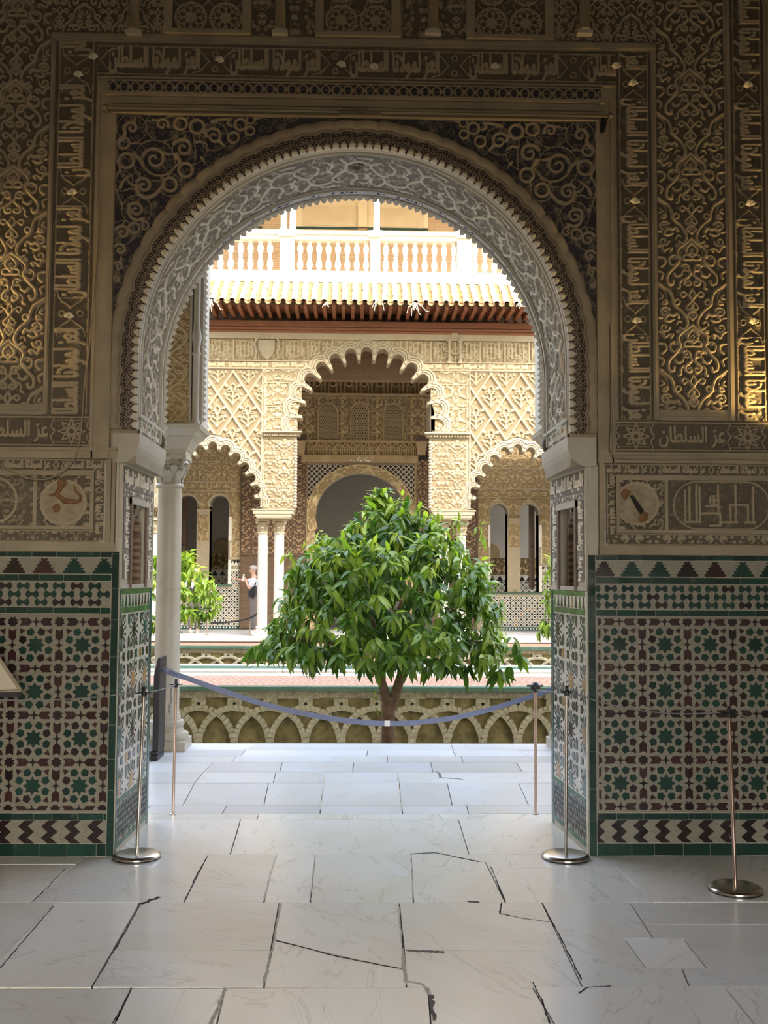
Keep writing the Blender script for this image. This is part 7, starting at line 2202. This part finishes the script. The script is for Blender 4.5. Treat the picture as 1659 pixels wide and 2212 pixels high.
E_ = post('barrier_post', 1.888, -.674, (1578, 1538), 'slim steel barrier post standing in the room before the right tiled wall', True, -.022, 'bronze')
mb = MB(); mb.lathe([(.03, 0), (.036, .006), (.036, .03), (.028, .036), (.012, .05)], (0, 0, D[2] - .012), 16); mb.box(-.055, .05, -.012, .012, D[2] + .008, D[2] + .02)
mb.build('belt_cassette', M['black_plastic'], POSTS[3], True)
def cord(pts, label, r=.0035):
    o = MB().tube(catmull(pts, 6), r, 6).build('barrier_rope', M['rope'], None, True); return tag(o, label, 'cord', 'thin grey barrier cords')
def sag(a, b, s, n=7, da=(0, 0, -.008), db=(0, 0, -.008)):
    a = Vector(a) + Vector(da); b = Vector(b) + Vector(db); u = (b - a).normalized() * .046; a = a + u; b = b - u; return [tuple(a.lerp(b, t) + Vector((0, 0, -s * 4 * t * (1 - t)))) for t in np.linspace(0, 1, n)]
cord(sag(A, B, .006), 'short grey cord joining the two left barrier posts')
LFT = (-2.35, -.55, .97)
cord(sag(A, LFT, .045, da=(-.02, 0, -.008)), 'grey cord running from the left barrier post past the left tiled wall')
cord(sag(C, D, .006), 'short grey cord joining the two right barrier posts beside the jamb')
cord(sag(C, E_, .045), 'grey cord across the right tiled wall between two barrier posts')
RGT = (2.75, -1.25, .80)
cord(sag(E_, RGT, .02), 'grey cord leaving the nearest post towards the right edge')
def far_post(p, label):
    r = empty('barrier_post', (p[0], p[1], .003)); tag(r, label, 'barrier post', 'slim steel barrier posts'); post_parts(r, p[2])
far_post(LFT, 'barrier post out of view on the left holding the left cord'); far_post(RGT, 'barrier post out of view on the right holding the right cord')
# loose strap end hanging from the left far post
o = MB().tube(catmull([(B[0] - .02, B[1], B[2] - .01), (B[0] - .035, B[1], B[2] - .06), (B[0] - .03, B[1] + .01, B[2] - .11), (B[0] - .045, B[1], B[2] - .16), (B[0] - .035, B[1], B[2] - .20)], 5), .0045, 5).build('strap_end', M['rope'], None, True); tag(o, 'loose dark strap end hanging from the left far barrier post', 'strap')
# information panel standing edge-on beside the column, belt fixed to it
def panel(x, y, label):
    r = empty('display_stand', (x, y, 0)); tag(r, label, 'panel')
    q = [(-.022, .075), (.026, .075), (.030, .849), (.012, .849), (-.020, .70)]
    MB().prism(ccw(q), FACE(0), -.30, .0, .0).build('plate', M['panel_black'], r)
    mb = MB(); mb.box(-.20, .022, -.0, .30, .045, .08); mb.box(-.03, .022, .0, .30, .0, .05); mb.box(-.20, -.16, .0, .30, .0, .05); mb.build('foot', M['panel_black'], r)
    return r
PY = 3.30
pxl = on_plane(349, 1600, PY)[0]
panel(pxl, PY - .30, 'tall narrow dark panel standing edge-on in front of the left column')
panel(1.93, PY - .30, 'tall narrow dark panel out of sight behind the right jamb')
bp = [(*on_plane(a, b, PY - .16),) for a, b in ((360, 1449), (395, 1462), (480, 1492), (580, 1524), (680, 1546), (760, 1558), (836, 1563), (910, 1560), (1000, 1547), (1090, 1523), (1190, 1490), (1250, 1468))]
bp[-1] = (1.898, bp[-1][1]); bp[0] = (pxl + .028, bp[0][1])
cv = catmull(bp, 6); mb = MB(); n = len(cv); v = []
for i, p in enumerate(cv):
    t = i / (n - 1); w = .0215 * (1.0 if t > .06 else .35 + 11 * t)
    a, b = cv[max(0, i - 1)], cv[min(n - 1, i + 1)]; d = math.hypot(*(b - a)) or 1; nx, nz = -(b - a)[1] / d, (b - a)[0] / d
    for s, yy in ((-1, -.0012), (1, -.0012), (1, .0012), (-1, .0012)): v.append((p[0] + nx * w * s, PY - .16 + yy + .02 * s * math.sin(6 * t) * .3, p[1] + nz * w * s))
fs = []
for i in range(n - 1):
    for k in range(4): fs.append((i * 4 + k, i * 4 + (k + 1) % 4, (i + 1) * 4 + (k + 1) % 4, (i + 1) * 4 + k))
mb.add(v, fs); bt = mb.build('barrier_belt', M['belt'], None, True); tag(bt, 'blue grey barrier belt sagging across the arch opening in front of the tree', 'belt')
cx_, cz_ = on_plane(836.5, 1563.5, PY - .175)
MB().box(cx_ - .023, cx_ + .023, PY - .166, PY - .154, cz_ - .023, cz_ + .023).build('belt_clip', M['white_paint'], bt)
lp = [(*on_plane(a, b, PY - .17),) for a, b in ((352, 1446), (362, 1444), (378, 1452), (386, 1460), (372, 1458), (360, 1451), (352, 1446))]
MB().tube([(p[0], PY - .172, p[1]) for p in catmull(lp, 4)], .006, 6, False).build('belt_loop', M['belt'], bt, True)

# slanted reading board at the left edge
r = empty('reading_stand', (-1.93, -.30, 0)); tag(r, 'slanted cream reading board on a dark stand at the left edge', 'reading stand')
LYY = -.30
q = [on_plane(a, b, LYY) for a, b in ((47, 1491), (-2, 1420), (-62, 1332), (-190, 1420), (-120, 1500))]
q = [(a + 1.93, b) for a, b in q]
MB().prism(ccw(q), FACE(0), -.012, .012, 0).build('board', M['panel_board'], r)
mb = MB()
for a, b in zip(q, q[1:] + q[:1]): mb.tube([(a[0], -.012, a[1]), (b[0], -.012, b[1])], .009, 6)
mb.build('frame', M['plain'], r)
zt = q[0][1]
mb = MB(); a, b = sorted((q[0][0] - .01, q[4][0])); mb.box(a, b, -.02, .03, zt - .035, zt - .008); mb.box(-.115, -.012, -.03, .03, .02, zt - .03); mb.box(-.30, .03, -.12, .12, .0, .02); mb.build('stand', M['panel_black'], r)

# ---------------------------------------------------------------- people across the court
def skin(name, verts, edges, radii, mat, parent, root=0, sub=2):
    me = bpy.data.meshes.new(name); me.from_pydata(verts, edges, []); o = bpy.data.objects.new(name, me); COL.objects.link(o)
    s = o.modifiers.new('skin', 'SKIN'); s.use_smooth_shade = True
    sv = me.skin_vertices[0].data
    for i, rr in enumerate(radii):
        sv[i].radius = (rr, rr) if not isinstance(rr, tuple) else rr
    sv[root].use_root = True
    if sub: u = o.modifiers.new('sub', 'SUBSURF'); u.levels = sub; u.render_levels = sub
    bpy.context.view_layer.update()
    nm = bpy.data.meshes.new_from_object(o.evaluated_get(bpy.context.evaluated_depsgraph_get()))
    bpy.data.objects.remove(o); bpy.data.meshes.remove(me)
    nm.materials.clear(); nm.materials.append(mat)
    nm.polygons.foreach_set('use_smooth', [True] * len(nm.polygons))
    return put(bpy.data.objects.new(name, nm), parent)
M['skin'] = m_plain('skin', (.62, .36, .25), .55, var=.05)
M['shirt'] = m_plain('pale_blue_shirt', (.66, .72, .82), .8, var=.05)
M['vest'] = m_plain('dark_grey_vest', (.055, .06, .075), .8, var=.12)
M['trousers'] = m_plain('brown_grey_trousers', (.16, .135, .13), .85, var=.12)
M['hair'] = m_plain('grey_hair', (.50, .47, .44), .8, var=.2, scale=40)
M['bag'] = m_plain('black_bag', (.012, .012, .013), .7)
M['shoe'] = m_plain('white_trainer', (.74, .70, .62), .6, var=.15, scale=30)
def chain(pts, base=0): return [(base + i, base + i + 1) for i in range(len(pts) - 1)]
def person(name, x, y, rz, label, arms, bag=True, H=1.0):
    p = empty(name, (x, y, .002), rz); tag(p, label, 'person'); p.scale = (H, H, H)
    # local: the person faces +X, left is +Y
    V, E, R = [], [], []
    def limb(pts, rad, root=None):
        n = len(V); V.extend(pts); R.extend(rad); E.extend([(n + i, n + i + 1) for i in range(len(pts) - 1)])
        if root is not None: E.append((root, n))
        return n
    limb([(0, 0, .95), (0, 0, 1.10), (.01, 0, 1.26), (.0, 0, 1.42), (.01, 0, 1.50), (.03, 0, 1.56), (.05, 0, 1.63), (.045, 0, 1.72)], [(.15, .12), (.145, .11), (.165, .115), (.13, .085), .055, .052, (.072, .088), (.070, .082)])
    for s in (1, -1):
        limb([(.0, .09 * s, .90), (.02, .10 * s, .50), (-.02, .10 * s, .10), (.03, .105 * s, .045), (.13, .115 * s, .035)], [.085, .056, .040, .040, .030], 0)
        sh, el, wr = arms[s]
        n = limb([(0, .17 * s, 1.42), (0, .205 * s, 1.40), el, wr], [.055, .052, .040, .028], 3)
    body = skin('body', V, E, R, M['skin'], p)
    # face: nose, ears, eyes, mouth, glasses
    mb = MB(); mb.tube([(.120, 0, 1.685), (.142, 0, 1.655), (.122, 0, 1.645)], [.008, .014, .010], 6); mb.ball((.045, .088, 1.665), .02, 6, 4, (.8, .5, 1.3)); mb.ball((.045, -.088, 1.665), .02, 6, 4, (.8, .5, 1.3)); mb.ball((.118, 0, 1.612), .022, 6, 4, (.5, 1.2, .35)); mb.build('face', M['skin'], p, True)
    mb = MB()
    for s in (1, -1): mb.tube([(.122 + .0, .034 * s + .022 * math.cos(q), 1.688 + .016 * math.sin(q)) for q in np.linspace(0, 2 * math.pi, 11)], .003, 4, False); mb.tube([(.118, .056 * s, 1.690), (.05, .090 * s, 1.688)], .003, 4)
    mb.build('glasses', M['bag'], p)
    mb = MB(); mb.ball((.030, 0, 1.715), .098, 14, 9, (1.0, .93, .82)); hr = mb.build('hair', M['hair'], p, True)
    # hands with separate fingers
    for s in (1, -1):
        sh, el, wr = arms[s]; w = Vector(wr); d = (w - Vector(el)).normalized()
        sd = d.cross(Vector((0, 0, 1))).normalized(); un = sd.cross(d)
        hv, he, hr_ = [tuple(w - d * .01), tuple(w + d * .045), tuple(w + d * .085)], [(0, 1), (1, 2)], [.024, .034, .032]
        for k in range(4):
            o = sd * (.028 - .0187 * k); n = len(hv); L = (.060, .070, .066, .050)[k]
            pt = (k == 0 and s == -1); c = .1 if pt else .75
            hv += [tuple(w + d * .095 + o), tuple(w + d * (.095 + L * .5) + o - un * L * .25 * c), tuple(w + d * (.095 + L * (1 - .5 * c)) + o - un * L * .8 * c)]; he += [(2, n), (n, n + 1), (n + 1, n + 2)]; hr_ += [.0095, .0085, .0075]
        n = len(hv); hv += [tuple(w + d * .03 + sd * .038), tuple(w + d * .065 + sd * .055 - un * .015)]; he += [(1, n), (n, n + 1)]; hr_ += [.011, .009]
        skin('hand', hv, he, hr_, M['skin'], p)
    # clothes
    skin('trousers', [(0, 0, 1.10), (0, 0, .90), (.0, .095, .80), (.02, .10, .50), (-.01, .10, .12), (.0, -.095, .80), (.02, -.10, .50), (-.01, -.10, .12)], [(0, 1), (1, 2), (2, 3), (3, 4), (1, 5), (5, 6), (6, 7)], [(.165, .125), (.16, .125), .108, .085, .078, .108, .085, .078], M['trousers'], p)
    V2 = [(0, 0, .92), (0, 0, 1.12), (.01, 0, 1.28), (.0, 0, 1.44)]; E2 = chain(V2); R2 = [(.172, .135), (.165, .128), (.180, .128), (.135, .085)]
    for s in (1, -1):
        sh, el, wr = arms[s]; n = len(V2); m = Vector((0, .205 * s, 1.40)).lerp(Vector(el), .8)
        V2 += [(0, .17 * s, 1.425), (0, .21 * s, 1.40), tuple(m)]; E2 += [(3, n), (n, n + 1), (n + 1, n + 2)]; R2 += [.070, .070, .062]
    skin('shirt', V2, E2, R2, M['shirt'], p)
    skin('vest', [(0, 0, .86), (0, 0, 1.08), (.01, 0, 1.28), (-.005, 0, 1.43)], [(0, 1), (1, 2), (2, 3)], [(.182, .145), (.178, .140), (.192, .140), (.14, .095)], M['vest'], p)
    MB().box(.135, .152, -.012, .012, 1.0, 1.38).build('shirt_front', M['shirt'], p)
    for s in (1, -1):
        mb = MB(); mb.lathe([(.045, 0), (.052, .03), (.048, .07), (.040, .10)], (0, 0, 0), 12); mb.v = [((v[0] * (2.5 if v[0] > 0 else 1.1)) + .0, v[1] + .105 * s, v[2] * (1 - max(0, v[0]) * 2.2)) for v in mb.v]
        mb.build('shoe', M['shoe'], p, True)
    if bag:
        mb = MB(); mb.box(-.05, .11, .16, .22, .98, 1.12); mb.tube([(-.02, .19, 1.12), (-.06, .10, 1.46), (-.02, -.12, 1.40)], .012, 6); mb.build('bag', M['bag'], p)
    return p
PYY = 21.75
xh = on_plane(549, 1300, PYY)[0]
arms = {1: (None, (.10, .25, 1.17), (.20, .14, 1.37)), -1: (None, (.26, -.20, 1.38), (.49, -.14, 1.43))}
hh = on_plane(553, 1221, PYY)[1] / 1.79
pp = person('person', xh, PYY, math.pi, 'grey-haired man in dark vest and pale shirt pointing left, holding up a phone', arms, True, hh)
wv = Matrix.Translation((xh, PYY, 0)) @ Matrix.Rotation(math.pi, 4, 'Z')
ph = wv @ (Vector((.275, .115, 1.475)) * hh)
mb = MB(); mb.box(-.008, .008, -.042, .042, -.08, .08); o = mb.build('phone', M['white_paint'], None); o.location = ph; o.rotation_euler = (0, .12, .5); tag(o, 'white phone held up in the raised hand of the man', 'phone')
MB().box(-.0095, -.008, .012, .034, .03, .066).build('camera_lens', M['black_plastic'], o)
# a second visitor mostly hidden by the tree on the left
xs = on_plane(415, 1365, 22.0)[0]
person('person', xs, 22.3, -math.pi * .35, 'visitor almost hidden behind the smaller left orange tree, white shoes showing', {1: (None, (.02, .28, 1.13), (.16, .24, .98)), -1: (None, (.02, -.28, 1.13), (.16, -.24, .98))}, False, .95)
# rope barrier over there
for px_, py_, lab in ((540, 1366, 'short barrier post at the feet of the man'), (448, 1357, 'short barrier post far away behind the left tree')):
    x, z = on_plane(px_, py_, 21.3); r = empty('rope_post', (x, 21.25, .0)); tag(r, lab, 'barrier post')
    MB().tube([(0, 0, .0), (0, 0, .36)], .018, 8).build('pole', M['steel'], r, True); MB().lathe([(.09, 0), (.09, .01), (.02, .02)], (0, 0, 0), 14).build('base', M['steel'], r)
a = on_plane(540, 1335, 21.25); b = on_plane(572, 1312, 21.25); c = on_plane(448, 1346, 21.25)
o = MB().tube(catmull([(c[0] + .05, 21.25, c[1]), ((a[0] + c[0]) / 2, 21.25, (a[1] + c[1]) / 2 - .04), (a[0], 21.25, a[1]), (b[0], 21.25, b[1])], 6), .022, 6).build('barrier_rope', M['bag'], None, True); tag(o, 'dark barrier rope sagging in front of the far tiled dado', 'rope')

# ---------------------------------------------------------------- added warm spotlights, out of view, for the golden glow on both sides
def glow_spot(x, z, y, target, energy, size, label, blend=.5):
    r = empty('wall_spotlight', (x, y, z)); tag(r, label, 'lamp')
    d = (Vector(target) - Vector((x, y, z))).normalized(); q = d.to_track_quat('-Z', 'Y')
    mb = MB(); mb.lathe([(.03, .10), (.045, .08), (.05, .0), (.046, -.02), (.040, .0), (.02, .03)], (0, 0, 0), 16); o = mb.build('lamp_head', M['black_plastic'], r, True); o.rotation_euler = q.to_euler()
    MB().tube([(0, 0, 0), (0, -y - .0, -.0)], .010, 6).build('lamp_arm', M['black_plastic'], r)
    L = bpy.data.lights.new('wall_spotlight', 'SPOT'); L.energy = energy; L.color = (1.0, .66, .22); L.spot_size = size; L.spot_blend = blend; L.shadow_soft_size = .03
    lo = bpy.data.objects.new('wall_spotlight_light', L); put(lo, r); lo.rotation_euler = q.to_euler(); lo.location = tuple(d * .06)
glow_spot(2.66, 2.30, -.15, (1.95, .0, 3.3), 34, math.radians(88), 'warm spotlight fixed on the front wall beyond the right edge')
glow_spot(-2.62, 2.95, -.16, (-1.5, .0, 3.25), 19, math.radians(84), 'warm spotlight fixed on the front wall beyond the left edge')
